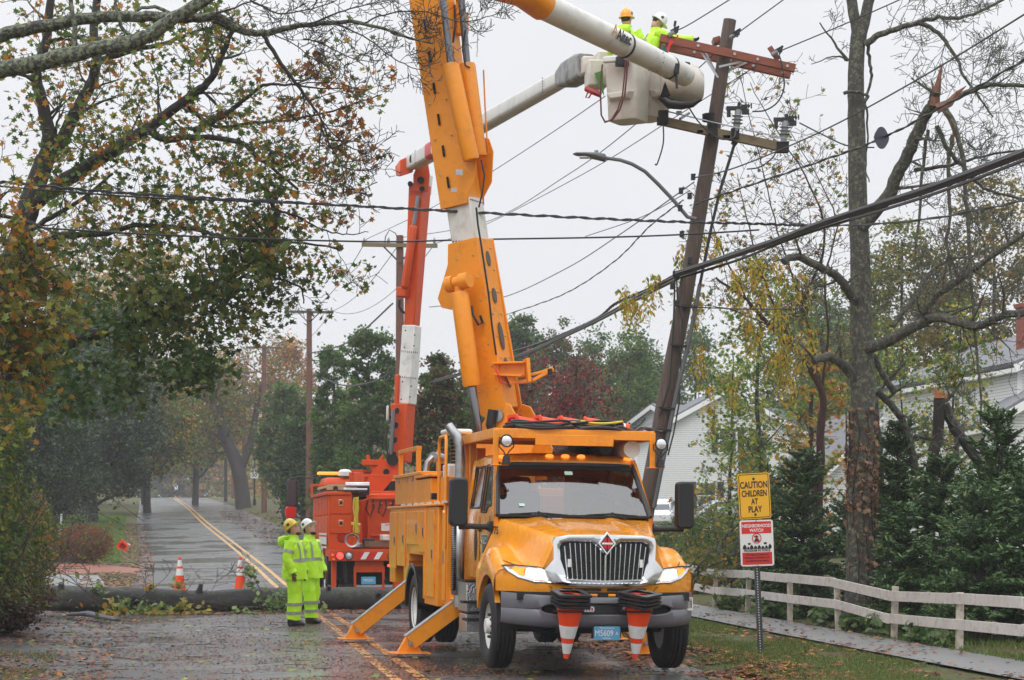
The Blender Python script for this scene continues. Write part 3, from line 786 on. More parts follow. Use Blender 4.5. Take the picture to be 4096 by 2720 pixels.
# roof lamps
for x in (-.80, -.20, 0, .20, .80):
    mb = MB(); mb.sphere((x, YA1 + .03 + (.015 if abs(x) > .5 else 0), 2.525 if abs(x) > .5 else 2.545), (.055, .05, .026), 12, 6); mb.build("roof_marker_lamp", M_amb, T, smooth=True)
# mirrors
for s_ in (-1, 1):
    mb = MB(); P0 = (s_ * 1.41, .62, 1.955)
    mb.prism(rrect(.215, .58, .055, 5), AX((P0[0], P0[1] - .06, P0[2]), (1, 0, 0), (0, 0, 1), (0, 1, 0)) if False else AX((P0[0], P0[1] - .07, P0[2]), (1, 0, 0), (0, 0, 1), (0, -1, 0)) @ Matrix.Translation((0, 0, -.16)), .16)
    mi = mb.build("side_mirror", M_black, T, bevel=.025)
    mb = MB(); mb.tube([(s_ * 1.40, .62, 1.67), (s_ * 1.25, .63, 1.665), (s_ * 1.08, .66, 1.66), (s_ * .98, .68, 1.66)], [.05, .036, .036, .055], 10, sq=(1, .8)); mb.box((s_ * 1.0, .69, 1.665), (.05, .16, .13))
    mb.build("mirror_arm", M_black, mi, bevel=.01)
# exhaust stack, shield
mb = MB(); mb.tube([(-1.20, 2.62, 2.98), (-1.17, 2.60, 2.93), (-1.10, 2.57, 2.84), (-1.06, 2.55, 2.72), (-1.05, 2.55, 2.55), (-1.05, 2.55, .62)], [.06, .062, .065, .067, .067, .067], 16); mb.build("exhaust_stack", M_steel, T, smooth=True)
mb = MB()
for k in range(9):
    a = R(-80 + 20 * k); pass
ring = [(-1.05 + .10 * math.cos(R(a)), 2.55 + .10 * math.sin(R(a))) for a in range(120, 301, 20)]
mb.loft([[(x, y, z) for x, y in ring] for z in (.78, 1.95)], cap=False, closed=False); sh = mb.build("exhaust_shield", M_steel, T, smooth=True, solid=.004)
mb = MB()
for k in range(46): mb.box((-1.139, 2.47, .84 + k * .0235), (.05, .05, .008), Euler((0, 0, R(45))))
mb.build("shield_slots", M_cav, sh)
# step box
mb = MB(); mb.box((-.98, 2.02, .78), (.24, .62, .38)); sb = mb.build("battery_box", M_diam, T, bevel=.01)
mb = MB(); mb.box((-.98, 2.02, .975), (.27, .66, .02)); mb.box((-1.08, 1.6, .72), (.2, .25, .03)); mb.box((-1.02, 1.58, .5), (.24, .4, .03)); mb.build("step_plate", M_dark, T)
mb = MB(); mb.box((-.98, 1.98, .45), (.24, .5, .22)); mb.build("step_box", M_diam, T, bevel=.01)
# chassis
mb = MB()
for s_ in (-1, 1): mb.box((s_ * .42, 3.3, .80), (.09, 8.4, .26))
mb.tube([(-.95, 0, .5), (.95, 0, .5)], .07, 8); mb.tube([(-.85, 5.4, .5), (.85, 5.4, .5)], .10, 10); mb.sphere((0, 5.4, .5), .22, 12, 8)
mb.box((0, .3, .62), (.7, 1.0, .4)); mb.box((0, 1.8, .62), (.5, 1.2, .35)); mb.box((.75, 2.6, .62), (.4, 1.2, .45)); mb.box((0, 4.2, .7), (.3, 2.0, .3))
mb.sphere((-.2, .9, .42), (.2, .25, .12), 10, 6)
mb.build("chassis", M_dark, T)
# --- platform over cab
mb = MB(); zt = 2.84
mb.bar((-.95, .72, zt), (1.02, .72, zt), .05, .035); mb.bar((-.95, .70, zt - .05), (1.02, .70, zt - .05), .012, .10)
mb.box((.03, .69, zt - .115), (.98, .012, .13))
for x in (-.945, 1.015): mb.bar((x, .70, zt - .04), (x, 3.2, zt - .04), .05, .12)
mb.box((.035, 1.95, zt + .012), (1.94, 2.5, .012))
mb.box((-.945, .69, zt - .22), (.07, .014, .44)); mb.box((1.015, .69, zt - .22), (.07, .014, .44))
mb.box((-.90, .68, zt - .43), (.22, .10, .012)); mb.box((1.06, .68, zt - .43), (.22, .10, .012))
for y in (1.3, 1.9, 2.5): mb.bar((-.93, y, zt - .06), (1.0, y, zt - .06), .05, .08)
for x in (-.85, .9):
    for y in (2.75, 3.15): mb.bar((x, y, 1.2), (x, y, zt - .06), .08, .08)
mb.box((-.72, 2.9, 2.45), (.12, .1, .5)); mb.box((-.4, 2.85, 2.2), (.9, .1, .12)); mb.box((0, 2.9, 1.9), (1.7, .1, .1))
plat = mb.build("platform", M_orgm, T, bevel=.006)
for s_, x in ((-1, -.83), (1, 1.10)):
    c = Vector((x, .62, zt - .14)); Mz = AX(c, (1, 0, 0), (0, 0, 1), (0, -1, 0))
    mb = MB(); mb.lathe([(.02, -.09), (.05, -.07), (.075, -.01), (.08, .02), (.078, .03), (.066, .03), (.066, .02)], 20, Mz, cap=False); sp = mb.build("spotlight", M_black, T, smooth=True)
    mb = MB(); mb.lathe([(.066, .022), (.05, .032), (.001, .036)], 20, Mz, cap=False); mb.build("lens", M_lens, sp, smooth=True)
    mb = MB(); mb.tube([c + Vector((-.09, 0, 0)), c + Vector((-.09, 0, -.07)), c + Vector((-.03, 0, -.13)), c + Vector((0, 0, -.2)), c + Vector((.03, 0, -.13)), c + Vector((.09, 0, -.07)), c + Vector((.09, 0, 0))], .008, 6)
    mb.lathe([(.055, -.28), (.04, -.19), (.02, -.17)], 10, Matrix.Translation(c)); mb.build("lamp_bracket", M_black, sp)
mb = MB(); mb.tube([(.80, .86, 2.64), (.80, 3.4, 2.64)], .105, 20); mb.build("storage_tube", M_wht, plat, smooth=True)
mb = MB(); mb.tube([(.50, .98, 2.66), (.50, 3.4, 2.66)], .085, 16); mb.tube([(.1, 1.1, 2.655), (.75, 2.2, 2.655)], .06, 10); mb.build("dark_tube", M_dark, plat, smooth=True)
# --- utility body (left side = viewer's left)
mb = MB()
mb.box((-.98, 7.0, 1.55), (.42, 2.0, .80)); mb.box((-.98, 7.72, 1.0), (.42, .55, .4)); mb.box((-.98, 4.62, 1.30), (.42, .12, 1.30)); mb.box((-.98, 3.95, 1.26), (.42, 1.1, 1.34)); mb.box((-.98, 5.4, 1.60), (.42, 1.6, .68)); mb.box((-.98, 6.3, 1.0), (.42, .45, .4))
mb.box((-.93, 3.15, 1.28), (.42, .30, 1.30))
mb.box((.98, 5.6, 1.5), (.42, 4.8, .9)); mb.box((0, 5.7, 1.08), (1.6, 5.0, .1))
mb.box((-.985, 5.75, 1.955), (.46, 5.0, .035)); mb.box((0, 3.25, 1.6), (1.7, .1, 1.0)); mb.box((0, 8.1, 1.3), (1.6, .08, .5))
ub = mb.build("utility_body", M_orgm, T, bevel=.012)
mb = MB(); x = -1.197
doors = [(3.62, 4.28, .68, 1.90), (4.42, 5.0, 1.28, 1.90) , (5.02, 6.2, 1.38, 1.90), (6.3, 7.1, 1.05, 1.90), (7.2, 7.95, 1.0, 1.9)]
for (a, b, z0, z1) in doors:
    mb = MB(); mb.box((x - .004, (a + b) / 2, (z0 + z1) / 2), (.022, b - a - .04, z1 - z0 - .04)); d_ = mb.build("compartment_door", M_orgm, ub, bevel=.006)
    mb = MB(); mb.box((x - .018, a + .14, (z0 + z1) / 2), (.008, .07, .17)); h_ = mb.build("door_latch", M_steel, d_, bevel=.003)
    mb = MB(); mb.box((x - .024, a + .14, (z0 + z1) / 2), (.006, .035, .11)); mb.build("latch_recess", M_cav, h_)
mb = MB(); mb.box((-1.15, 3.15, 1.28), (.02, .24, 1.2)); d_ = mb.build("compartment_door", M_orgm, ub, bevel=.006)
mb = MB(); mb.box((-1.165, 3.15, 1.25), (.008, .06, .17)); mb.build("door_latch", M_steel, d_)
mb = MB(); mb.box((-.95, 6.6, 2.20), (.44, 2.1, .40)); mb.box((-.95, 4.85, 2.15), (.44, 1.3, .36)); mb.box((-.95, 3.3, 2.15), (.38, .5, .36)); mb.box((-.95, 6.3, 2.42), (.5, 2.8, .05)); mb.box((-.95, 4.85, 2.37), (.5, 1.4, .04))
tb_ = mb.build("top_box", M_orgm, ub, bevel=.01)
mb = MB()
for y in (5.8, 6.3, 7.2, 3.2): mb.box((-1.182, y, 2.35), (.02, .04, .07))
mb.build("hinge", M_steel, tb_)
mb = MB()
for y in (3.0, 3.6, 4.3, 4.9, 5.5, 6.1, 6.7): mb.box((-1.178, y, 1.988), (.03, .3, .026))
mb.build("white_spacer", M_wht, ub)
mb = MB()
for (a, b) in ((6.1, 7.9),):
    mb.bar((-1.05, a, 2.45), (-1.05, a, 2.80), .07, .07); mb.bar((-1.05, b, 2.45), (-1.05, b, 2.80), .07, .07); mb.bar((-1.05, a - .04, 2.82), (-1.05, b + .04, 2.82), .08, .06)
mb.bar((-.75, 6.1, 2.45), (-.75, 6.1, 2.8), .06, .06)
mb.build("guard_rail", M_orgm, ub, bevel=.006)
mb = MB()
mb.tube([(-1.16, 3.02, 1.4), (-1.16, 3.02, 2.80), (-1.16, 3.06, 2.86), (-1.16, 3.52, 2.86), (-1.16, 3.58, 2.80), (-1.16, 3.58, 2.0)], .022, 8); mb.build("grab_rail", M_orgm, ub, smooth=True)
mb = MB(); mb.box((-1.2, 3.62, 1.33), (.03, .03, .9)); mb.tube([(-1.2, 4.35, .7), (-1.2, 4.35, 1.9)], .018, 6); mb.build("corner_trim", M_orgm, ub)
# rear fender black lip
mb = MB(); vs = []
for k in range(17):
    a = math.pi * k / 16; c_, s2 = math.cos(a), math.sin(a)
    vs += [(-1.235, 5.4 + .62 * c_, .5 + .64 * s2), (-1.235, 5.4 + .56 * c_, .5 + .58 * s2), (-.7, 5.4 + .58 * c_, .5 + .60 * s2)]
mb.add(vs, [[3 * k, 3 * k + 1, 3 * k + 4, 3 * k + 3] for k in range(16)] + [[3 * k + 1, 3 * k + 2, 3 * k + 5, 3 * k + 4] for k in range(16)]); mb.build("rear_fender_lip", M_black, T, smooth=True, solid=.02)
mb = MB(); mb.box((-1.16, 3.9, 2.075), (.10, .12, .09)); wl = mb.build("work_light", M_black, ub, bevel=.01)
mb = MB(); mb.sphere((-1.175, 3.02, 1.86), .02); mb.build("amber_side_lamp", M_amb, ub)
mb = MB(); mb.sphere((-1.21, 8.0, 1.05), .02); mb.build("rear_red_lamp", M_redl, ub)
mb = MB(); mb.tube([(-1.0, 5.7, 2.45), (-.98, 5.7, 2.6), (-.9, 5.7, 2.68)], .045, 8); mb.tube([(-.9, 5.7, 2.68), (-.72, 5.9, 2.66)], .075, 12); mb.build("small_exhaust", M_steel, ub, smooth=True)
mb = MB(); mb.box((-.96, 3.4, 2.93), (.36, .5, .07)); mb.box((-.96, 3.4, 2.35), (.3, .4, .3)); mb.build("white_motor_cover", M_wht, ub, bevel=.03)
mb = MB()
for k in range(8): mb.lathe([(.05, 0), (.07, .02), (.05, .04)], 10, Matrix.Translation((-1.0, 3.3, 2.5 + k * .05)))
mb.build("coil_spring", M_black, ub)
mb = MB(); mb.box((-.85, 3.55, 2.7), (.22, .3, .45)); mb.box((-.55, 3.3, 2.0), (.5, .5, .5)); mb.box((0, 4.0, 1.7), (1.3, .8, 1.0)); mb.build("pump_housing", M_orgm, ub, bevel=.01)
# outriggers: slanted box legs with steel pads
def outrig(y, x0, z0, x1, s_, nm="outrigger"):
    a = Vector((s_ * x0, y, z0)); b = Vector((s_ * x1, y, .15)); d = (b - a)
    mb = MB(); mb.bar(a, b, .20, .20, up=(0, 0, 1)); mb.bar(a + Vector((s_ * -.1, 0, .1)), a, .26, .26)
    o = mb.build(nm, M_orgm, T, bevel=.008)
    mb = MB(); u = Vector((0, 0, 1)); dn = d.normalized(); up_ = (u - dn * u.dot(dn)).normalized()
    mb.bar(a + up_ * .104, b + up_ * .104, .21, .008, up=up_); mb.build("wear_edge", M_steel, o)
    mb = MB(); mb.box((s_ * x1, y, .012), (.52, .36, .02)); mb.prism([(-.16, 0), (.16, 0), (.05, .2), (-.05, .2)], AX((s_ * x1, y + .06, .02), (1, 0, 0), (0, 0, 1), (0, -1, 0)), .12); mb.build("outrigger_pad", M_orgm, o, bevel=.006)
    mb = MB(); mb.tube([(s_ * x1, y - .13, .14), (s_ * x1, y + .1, .14)], .03, 8); mb.build("pivot_pin", M_steel, o)
outrig(6.14, 1.10, .82, 1.94, -1); outrig(2.75, 1.02, .62, 1.66, -1)
outrig(6.14, 1.10, .82, 1.94, 1); outrig(2.75, 1.02, .62, 1.5, 1)
for (y, z) in ((6.14, .95), (3.0, .8)):
    mb = MB(); mb.box((0, y, z - .05), (2.2, .3, .2)); mb.build("outrigger_beam", M_orgm, T, bevel=.01)

# --- boom: turret, lower boom, insulator section, upper lower-boom
def Wt(p): return W2L(T, p)
DB = 28.6
def BP(x, y, D=DB): return Wt(SP(x, y, D))
mb = MB()
mb.lathe([(.50, 1.35), (.50, 2.25), (.42, 2.3), (.42, 2.7)], 28, Matrix.Translation((0, 4.8, 0))); tur = mb.build("turret", M_orgm, T, smooth=True, ang=30)
mb = MB()
pv = BP(2038, 1668); 
yawB = R(29)     # boom box turned so that a corner faces us
ex = Vector((math.cos(-yawB * .0), 0, 0))
bx_ = Matrix.Rotation(-TH, 3, 'Z') @ Matrix.Rotation(-R(29), 3, 'Z') @ Vector((1, 0, 0))      # box width axis (visible front-left face)
by_ = Matrix.Rotation(-TH, 3, 'Z') @ Matrix.Rotation(-R(29), 3, 'Z') @ Vector((0, 1, 0))
for s_ in (-1, 1):
    c = pv - Vector((0, 0, .0)) + by_ * 0 
    base = Vector((pv.x, pv.y, 0)) 
    pl = [(-.75, 2.35), (.45, 2.35), (.55, 2.8), (.18, pv.z + .16), (.05, pv.z + .2), (-.10, pv.z + .12), (-.65, 2.62)]
    Mq = AX(Vector((pv.x, pv.y, 0)) + by_ * (s_ * .30 - .02), bx_, (0, 0, 1), by_)
    mb.prism([(a, b) for a, b in pl], Mq, .04)
mb.build("turret_plate", M_orgm, tur, bevel=.008)
mb = MB(); mb.tube([pv - by_ * .34, pv + by_ * .34], .06, 14); mb.tube([pv - by_ * .36, pv - by_ * .33], .09, 14); mb.build("boom_pin", M_steel, tur, smooth=True)
def boombox(name, a, b, w0, w1, m, par, d0=None, d1=None, bev=.02):
    a, b = Vector(a), Vector(b); d = (b - a).normalized()
    X = (bx_ - d * bx_.dot(d)).normalized(); Y = X.cross(d) * -1
    mb = MB(); vs = []
    for p, w, dd in ((a, w0, d0 or w0), (b, w1, d1 or w1)):
        for i, j in ((-1, -1), (1, -1), (1, 1), (-1, 1)): vs.append(p + X * (i * w / 2) + Y * (j * dd / 2))
    mb.add(vs, [[3, 2, 1, 0], [4, 5, 6, 7], [0, 1, 5, 4], [1, 2, 6, 5], [2, 3, 7, 6], [3, 0, 4, 7]])
    return mb.build(name, m, par, bevel=bev)
A0, A1 = BP(2000, 1640), BP(1884, 965)
lb_ = boombox("lower_boom", A0, A1, .40, .46, M_orgm, T)
# side plates of lower boom (wide gusset where the cylinder is pinned)
axd = (A1 - A0).normalized(); Xb = (bx_ - axd * bx_.dot(axd)).normalized(); Yb = -(Xb.cross(axd))
def LB(u, v, w=0): return A0 + axd * u + Xb * v + Yb * w
LL = (A1 - A0).length
mb = MB()
for s_ in (-1, 1):
    out = [(.0, -.22), (-.12, -.08), (-.12, .12), (.02, .24), (LL * .25, .24), (LL, .24), (LL, -.24), (LL - .28, -.30), (LL - .72, -.56), (LL - .86, -.52), (LL - .95, -.30), (LL - 1.3, -.20), (LL * .2, -.16)]
    Mq = AX(A0 + Yb * (s_ * .235 - .02), axd, Xb, axd.cross(Xb)) 
    mb.prism(out, Mq, .028)
mb.build("boom_side_plate", M_orgm, lb_, bevel=.008)
mb = MB()
for (u, l) in ((.50, .22), (LL * .42, .20), (LL * .66, .11), (LL - .30, .11)):
    mb.prism([(l * math.cos(a) , .055 * math.sin(a)) for a in np.linspace(0, 2 * math.pi, 20, endpoint=False)], AX(A0 + axd * u + Xb * .236 , axd, Yb, axd.cross(Yb)), .012)
mb.build("oval_cover", mat("oval_mesh_grey", (.10, .09, .08), rough=.6, bump=.6, bscale=120), lb_)
B0, B1 = BP(1884, 980), BP(1856, 800)
ins = boombox("insulator_section", B0, B1, .40, .40, M_fib, T)
mb = MB(); dd_ = (B1 - B0).normalized()
for q in (.05, .95):
    c = B0 + (B1 - B0) * q
    for k in range(8):
        for (X1, Y1) in ((bx_, by_), (by_, bx_)):
            for s_ in (-1, 1): mb.box(c + X1 * ((k - 3.5) * .048) + Y1 * (s_ * .203), (.016, .016, .016))
mb.build("rivets", M_dark, ins)
C0, C1 = BP(1850, 830), BP(1690, -260)
cd = (C1 - C0).normalized()
ub_ = boombox("upper_lower_boom", C0, C1, .43, .50, M_orgm, T); 
Xc = (bx_ - cd * bx_.dot(cd)).normalized(); Yc = -(Xc.cross(cd)); LC = (C1 - C0).length
mb = MB()
for s_ in (-1, 1):
    out = [(0, -.23), (LC, -.25), (LC, .20), (1.0, .22), (.92, .46), (.72, .50), (.30, .40), (.12, .24), (0, .22)]
    mb.prism(out, AX(C0 + Yc * (s_ * .235), cd, Xc, cd.cross(Xc)), .02)
mb.build("boom_side_plate", M_orgm, ub_, bevel=.01)
mb = MB()
for k in range(9):
    u = .35 + k * .45; c = C0 + cd * u - Yc * (.0)
    for sg in (-1,):
        mb.prism([(-.08, -.018), (.08, -.018), (.08, .018), (-.08, .018)], AX(C0 + cd * u - Yc * .259 - Xc * .03, cd, Xc, cd.cross(Xc)), .006)
        mb.prism([(-.08, -.018), (.08, -.018), (.08, .018), (-.08, .018)], AX(C0 + cd * u + Yc * .262 - Xc * .03, cd, Xc, cd.cross(Xc)), .006)
mb.build("slots", M_cav, ub_)
# lift cylinders
def cyl(name, a, b, r, m, par, n=20): mb = MB(); mb.tube([a, a + (b - a) * .03, a + (b - a) * .97, b], [r * .9, r, r, r * .9], n); return mb.build(name, m, par, smooth=True, ang=30)
k1 = cyl("lift_cylinder", BP(1888, 1545, DB - .42), BP(1838, 1168, DB - .42), .13, M_orgm, T)
cyl("piston_rod", BP(1915, 1738, DB - .42), BP(1886, 1530, DB - .42), .062, M_rod, k1, 14)
mb = MB(); p = BP(1830, 1130, DB - .42); mb.tube([p - Xb * .17, p - Xb * .06], .115, 18); mb.tube([p + Xb * .06, p + Xb * .20], .115, 18); mb.tube([p - Xb * .05, p + Xb * .05], .085, 16); mb.tube([p - Xb * .19, p - Xb * .16], .05, 12); mb.tube([p + axd * -.16, p + axd * .05], .07, 10); mb.build("cylinder_clevis", M_orgm, k1, smooth=True)
for (x0, y0, x1, y1, off, xr, yr) in ((1885, 640, 1802, 255, -.50, 1760, 0), (1914, 625, 1868, 255, -.22, 1838, 0)):
    k2 = cyl("elbow_cylinder", BP(x0, y0, DB + off), BP(x1, y1, DB + off), .12, M_orgm, T)
    cyl("piston_rod", BP(x1, y1, DB + off), BP(xr, yr - 100, DB + off), .05, M_rod, k2, 12)
mb = MB(); mb.tube([BP(1934, 280, DB), BP(1940, 420, DB), BP(1948, 560, DB), BP(1955, 610, DB), BP(1940, 622, DB)], .012, 6); mb.tube([BP(1880, 330, DB - .3), BP(1890, 400, DB - .3), BP(1872, 430, DB - .3)], .03, 8); mb.build("hydraulic_line", M_orgm, T, smooth=True)
mb = MB(); mb.tube([BP(1838, 0, DB), BP(1840, 60, DB), BP(1846, 120, DB), BP(1850, 140, DB)], .06, 10); mb.box(BP(1850, 95, DB), (.16, .1, .3)); mb.build("linkage", M_orgm, T, smooth=True)
mb = MB()
for (o0, dd, xx, yy, LLn, w_) in ((A0, axd, Xb, Yb, LL, .262), (C0, cd, Xc, Yc, LC, .262)):
    for k in range(7):
        for sg in (-1, 1):
            u = LLn * (.12 + .13 * k)
            for vv in (-.14, .14): mb.sphere(o0 + dd * u + xx * vv + yy * (sg * w_), .014, 6, 4)
            mb.sphere(o0 + dd * (u + .1) + xx * .232 + yy * (sg * .12), .014, 6, 4)
mb.build("boom_bolts", M_steel, T)
mb = MB()
for pts, r_ in (([(1905, 830), (1912, 900), (1925, 980), (1940, 1080), (1955, 1180), (1968, 1300), (1985, 1420)], .014), ([(1925, 640), (1938, 700), (1930, 770), (1915, 830)], .012), ([(1862, 120), (1850, 200), (1862, 262), (1880, 270)], .012), ([(1818, 20), (1822, 90), (1812, 170)], .016)):
    mb.tube([BP(x, y, DB - .36) for x, y in pts], r_, 6)
mb.build("control_hoses", M_black, T, smooth=True)
mb = MB(); c = BP(1836, 690, DB - .42); mb.box(c, (.10, .02, .08)); c = BP(1815, 760, DB - .40); mb.box(c, (.08, .02, .06)); mb.build("data_plate", M_steel, T)
# boom rest arm with roller
def Q(x, y, d=0): return BP(x, y, DB - .35 + d)
mb = MB(); mb.bar(Q(1985, 1455, .1), Q(2105, 1452, -.1), .30, .03, up=(0, 0, 1)); mb.bar(Q(1990, 1500, .1), Q(2100, 1505, -.1), .26, .03, up=(0, 0, 1)); mb.bar(Q(1995, 1478, .05), Q(2100, 1478, -.1), .02, .17, up=(0, 0, 1))
mb.bar(Q(2105, 1435, -.1), Q(2112, 1530, -.1), .25, .05, up=(1, 0, 0)); mb.bar(Q(2050, 1530), Q(2130, 1522, -.1), .10, .05); mb.bar(Q(2130, 1522, -.1), Q(2165, 1503, -.1), .08, .045); mb.bar(Q(2165, 1503, -.1), Q(2215, 1478, -.1), .07, .045); mb.bar(Q(2118, 1500, .2), Q(2160, 1490, .2), .06, .04); mb.bar(Q(2160, 1490, .2), Q(2212, 1472, .2), .05, .04)
mb.bar(Q(2035, 1500, 0), Q(2052, 1535, 0), .12, .08)
ra = mb.build("boom_rest_arm", M_orgm, T, bevel=.006)
mb = MB(); mb.tube([Q(2200, 1500, -.15), Q(2200, 1475, -.15)], .035, 10); mb.build("rubber_roller", M_black, ra)
mb = MB(); mb.tube([Q(1980, 1470, -.1), Q(1995, 1500, -.15), Q(2000, 1530, -.12), Q(2030, 1535, -.1)], .012, 6); mb.build("red_cable", M_redp, ra)
mb = MB(); mb.tube([BP(1886, 1225, DB - .3), BP(1892, 1260, DB - .35), BP(1915, 1300, DB - .35), BP(1930, 1290, DB - .3), BP(1920, 1262, DB - .3)], .018, 6); mb.build("hydraulic_hose", M_black, T, smooth=True)
mb = MB(); mb.tube([BP(1972, 1640, DB - .3), BP(1962, 1700, DB - .3), BP(1975, 1735, DB - .3)], .07, 8); mb.build("drag_chain", M_black, T)

# --- upper boom (white tube) and tip with platform housing
mb = MB()
U = [(1990, -70, 29.3), (2090, -40, 29.6), (2172, 22, 30.0)]
V = [(2172, 22, 30.0), (2400, 133, 31.0), (2590, 225, 32.0), (2745, 303, 32.8)]
mb.tube([Wt(SP(*p)) for p in U], [.26, .25, .235], 20); 
mb.tube([Wt(SP(1990, -70, 29.3)), Wt(SP(1700, -230, 28.7))], .25, 16)
ubm = mb.build("upper_boom", M_orgm, T, smooth=True)
mb = MB(); mb.tube([Wt(SP(*p)) for p in V], [.205, .20, .19, .18], 28); ut = mb.build("insulated_boom", M_fib, T, smooth=True)
mb = MB()
for q in (.64, .90):
    for (p, q_) in ((V[1], V[3]),):
        a = SP(*V[1]); b = SP(*V[3]); c = a + (b - a) * ((q - .5) * 2 if q < .7 else .80)
        d = (b - a).normalized(); mb.tube([Wt(c - d * .012), Wt(c + d * .012)], .203 if q < .7 else .19, 28)
c = SP(2705, 275, 32.3); mb.box(Wt(c), (.08, .08, .16)); mb.tube([Wt(c), Wt(c + Vector((0.01, 0, -.32)))], .022, 6)
mb.build("black_strap", M_black, ut)
mb = MB()
for k in range(14):
    a_ = 2 * math.pi * k / 14; a = SP(*V[1]); b = SP(*V[3]); d = (b - a).normalized(); c = a + (b - a) * .62
    u1 = d.cross(Vector((0, 1, 0))).normalized(); u2 = d.cross(u1); mb.sphere(Wt(c + (u1 * math.cos(a_) + u2 * math.sin(a_)) * .189), .008, 6, 4)
mb.build("rivets", M_dark, ut)
d = (SP(*V[2]) - SP(*V[1])).normalized(); nrm = Vector((0, -1, 0)); nrm = (nrm - d * nrm.dot(d)).normalized(); up_ = nrm.cross(d)
def on_tube(x, y, Dd, size, body, m, r, sx=1.0, bold=0, upoff=0):
    c = SP(x, y, Dd) + nrm * r + up_ * upoff
    M0 = AX(c, d, up_, nrm)
    Ml = Matrix.LocRotScale(T.location, T.rotation_euler, T.scale).inverted() @ M0
    return lettering("lettering", body, Ml, size, m, ut, sx=sx, bold=bold)
on_tube(2458, 152, 31.26, .235, "Altec", mat("boom_ink", (.02, .02, .03), rough=.5), .196, sx=.75, bold=.006)
M_tan = mat("tan_ink", (.55, .30, .10), rough=.5)
on_tube(2420, 126, 31.05, .27, "A", M_tan, .197, sx=.75, bold=.002)
# tip housing (rounded beige cover)
mb = MB()
def ring_h(c, rx, rz, ry, n=20): return [Wt(c + Vector((rx * math.cos(2 * math.pi * k / n), 0, 0)) * 0 + Vector((0, ry * math.cos(2 * math.pi * k / n), rz * math.sin(2 * math.pi * k / n)))) for k in range(n)]
secs = [(2640, 320, .02, .02), (2645, 322, .26, .34), (2690, 325, .32, .38), (2745, 328, .33, .38), (2790, 338, .29, .34), (2812, 345, .20, .26), (2815, 346, .02, .02)]
mb.loft([ring_h(SP(x, y, 33.6), 0, rz, ry) for (x, y, rz, ry) in secs]); hs = mb.build("boom_tip_cover", M_beige, T, smooth=True)
mb = MB(); mb.tube([Wt(SP(2640, 385, 33.4)), Wt(SP(2680, 415, 33.4)), Wt(SP(2725, 420, 33.3)), Wt(SP(2770, 418, 33.2)), Wt(SP(2805, 395, 33.2))], [.06, .09, .08, .05, .03], 10); mb.build("under_tip_hoses", M_black, hs, smooth=True)
mb = MB(); mb.prism([(-.09, -.14), (0.0, .14), (.09, -.1)], Matrix.LocRotScale(T.location, T.rotation_euler, T.scale).inverted() @ AX(SP(2660, 360, 32.82), (1, 0, 0), (0, 0, 1), (0, -1, 0)), .01); mb.build("black_decal", M_cav, hs)
mb = MB(); mb.tube([Wt(SP(2750, 250, 33.3)), Wt(SP(2748, 262, 33.3))], .05, 10); mb.tube([Wt(SP(2657, 195, 33.1)), Wt(SP(2657, 215, 33.1))], .05, 10); mb.build("control_knob", mat("teal_grip", (.01, .09, .09), rough=.4), hs)
# second bucket (turned), behind the tube
def bucket(parent, W, c, yaw, w, dpt, h, m, name="bucket", step=True):
    """rounded open bucket with rim; c = world position of bottom centre"""
    rz = Matrix.Rotation(yaw, 3, 'Z'); mb = MB(); rings = []
    for (z, k, r_) in ((0, .86, .10), (.03, .92, .12), (h * .93, 1.0, .07), (h * .93, 1.06, .07), (h, 1.06, .07), (h, .96, .07), (h * .4, .93, .07), (.1, .86, .07)):
        o2 = rrect(w * k, dpt * k, r_, 4); rings.append([W(Vector(c) + rz @ Vector((x, y, z))) for x, y in o2])
    mb.loft(rings); b = mb.build(name, m, parent, smooth=True, ang=40)
    if step:
        mb = MB()
        for sgn, ax in ((-1, 'y'),):
            pts = [(-.26, .44, 0), (.26, .44, 0), (.20, .30, 0), (-.20, .30, 0)]
            a = [W(Vector(c) + rz @ Vector((x * w / .6, -dpt / 2 * .97, z * h / 1.05))) for x, z, _ in pts]
            bb = [W(Vector(c) + rz @ Vector((x * .8 * w / .6, -dpt / 2 - .09, (z - .01) * h / 1.05))) for x, z, _ in [(-.26, .43, 0), (.26, .43, 0), (.17, .34, 0), (-.17, .34, 0)]]
            mb.add(a + bb, [[0, 1, 5, 4], [1, 2, 6, 5], [2, 3, 7, 6], [3, 0, 4, 7], [4, 5, 6, 7]])
        mb.build("step_pocket", m, b, bevel=.015)
    return b
bucket(T, Wt, SP(2592, 478, 34.3), R(40), .62, .62, 1.02, M_beige)
# ================================================================== red bucket truck (rear towards us)
TR = R(9.5)
Q_ = empty("bucket_truck", (-2.66, 42.2, float(gz(42.2)) + .04), TR, "red orange bucket truck seen from behind beyond the fallen trunk, its boom raised", "bucket truck")
def Wq(p): return W2L(Q_, p)
wheel(Q_, -1.02, 1.9, -1, dual=True, rim=M_wht); wheel(Q_, 1.02, 1.9, 1, dual=True, rim=M_wht)
wheel(Q_, -1.02, 6.6, -1); wheel(Q_, 1.02, 6.6, 1)
mb = MB()
mb.box((-.96, .45, 1.73), (.50, .9, 1.16)); mb.box((-1.0, 2.9, 1.83), (.42, 4.0, .92)); mb.box((-1.0, 3.5, 1.2), (.42, 1.6, .5)); mb.box((-1.0, .5, 1.15), (.42, .9, .3))
mb.box((.97, 2.6, 1.75), (.48, 5.0, 1.1)); mb.box((0, 2.6, 1.15), (1.5, 5.0, .08)); mb.box((-1.0, 2.4, 2.33), (.54, 4.9, .07))
mb.box((-.2, 4.9, 1.7), (1.9, .1, 1.1)); mb.box((1.0, .4, 1.5), (.44, .7, .9))
rb = mb.build("utility_body", M_red, Q_, bevel=.012)
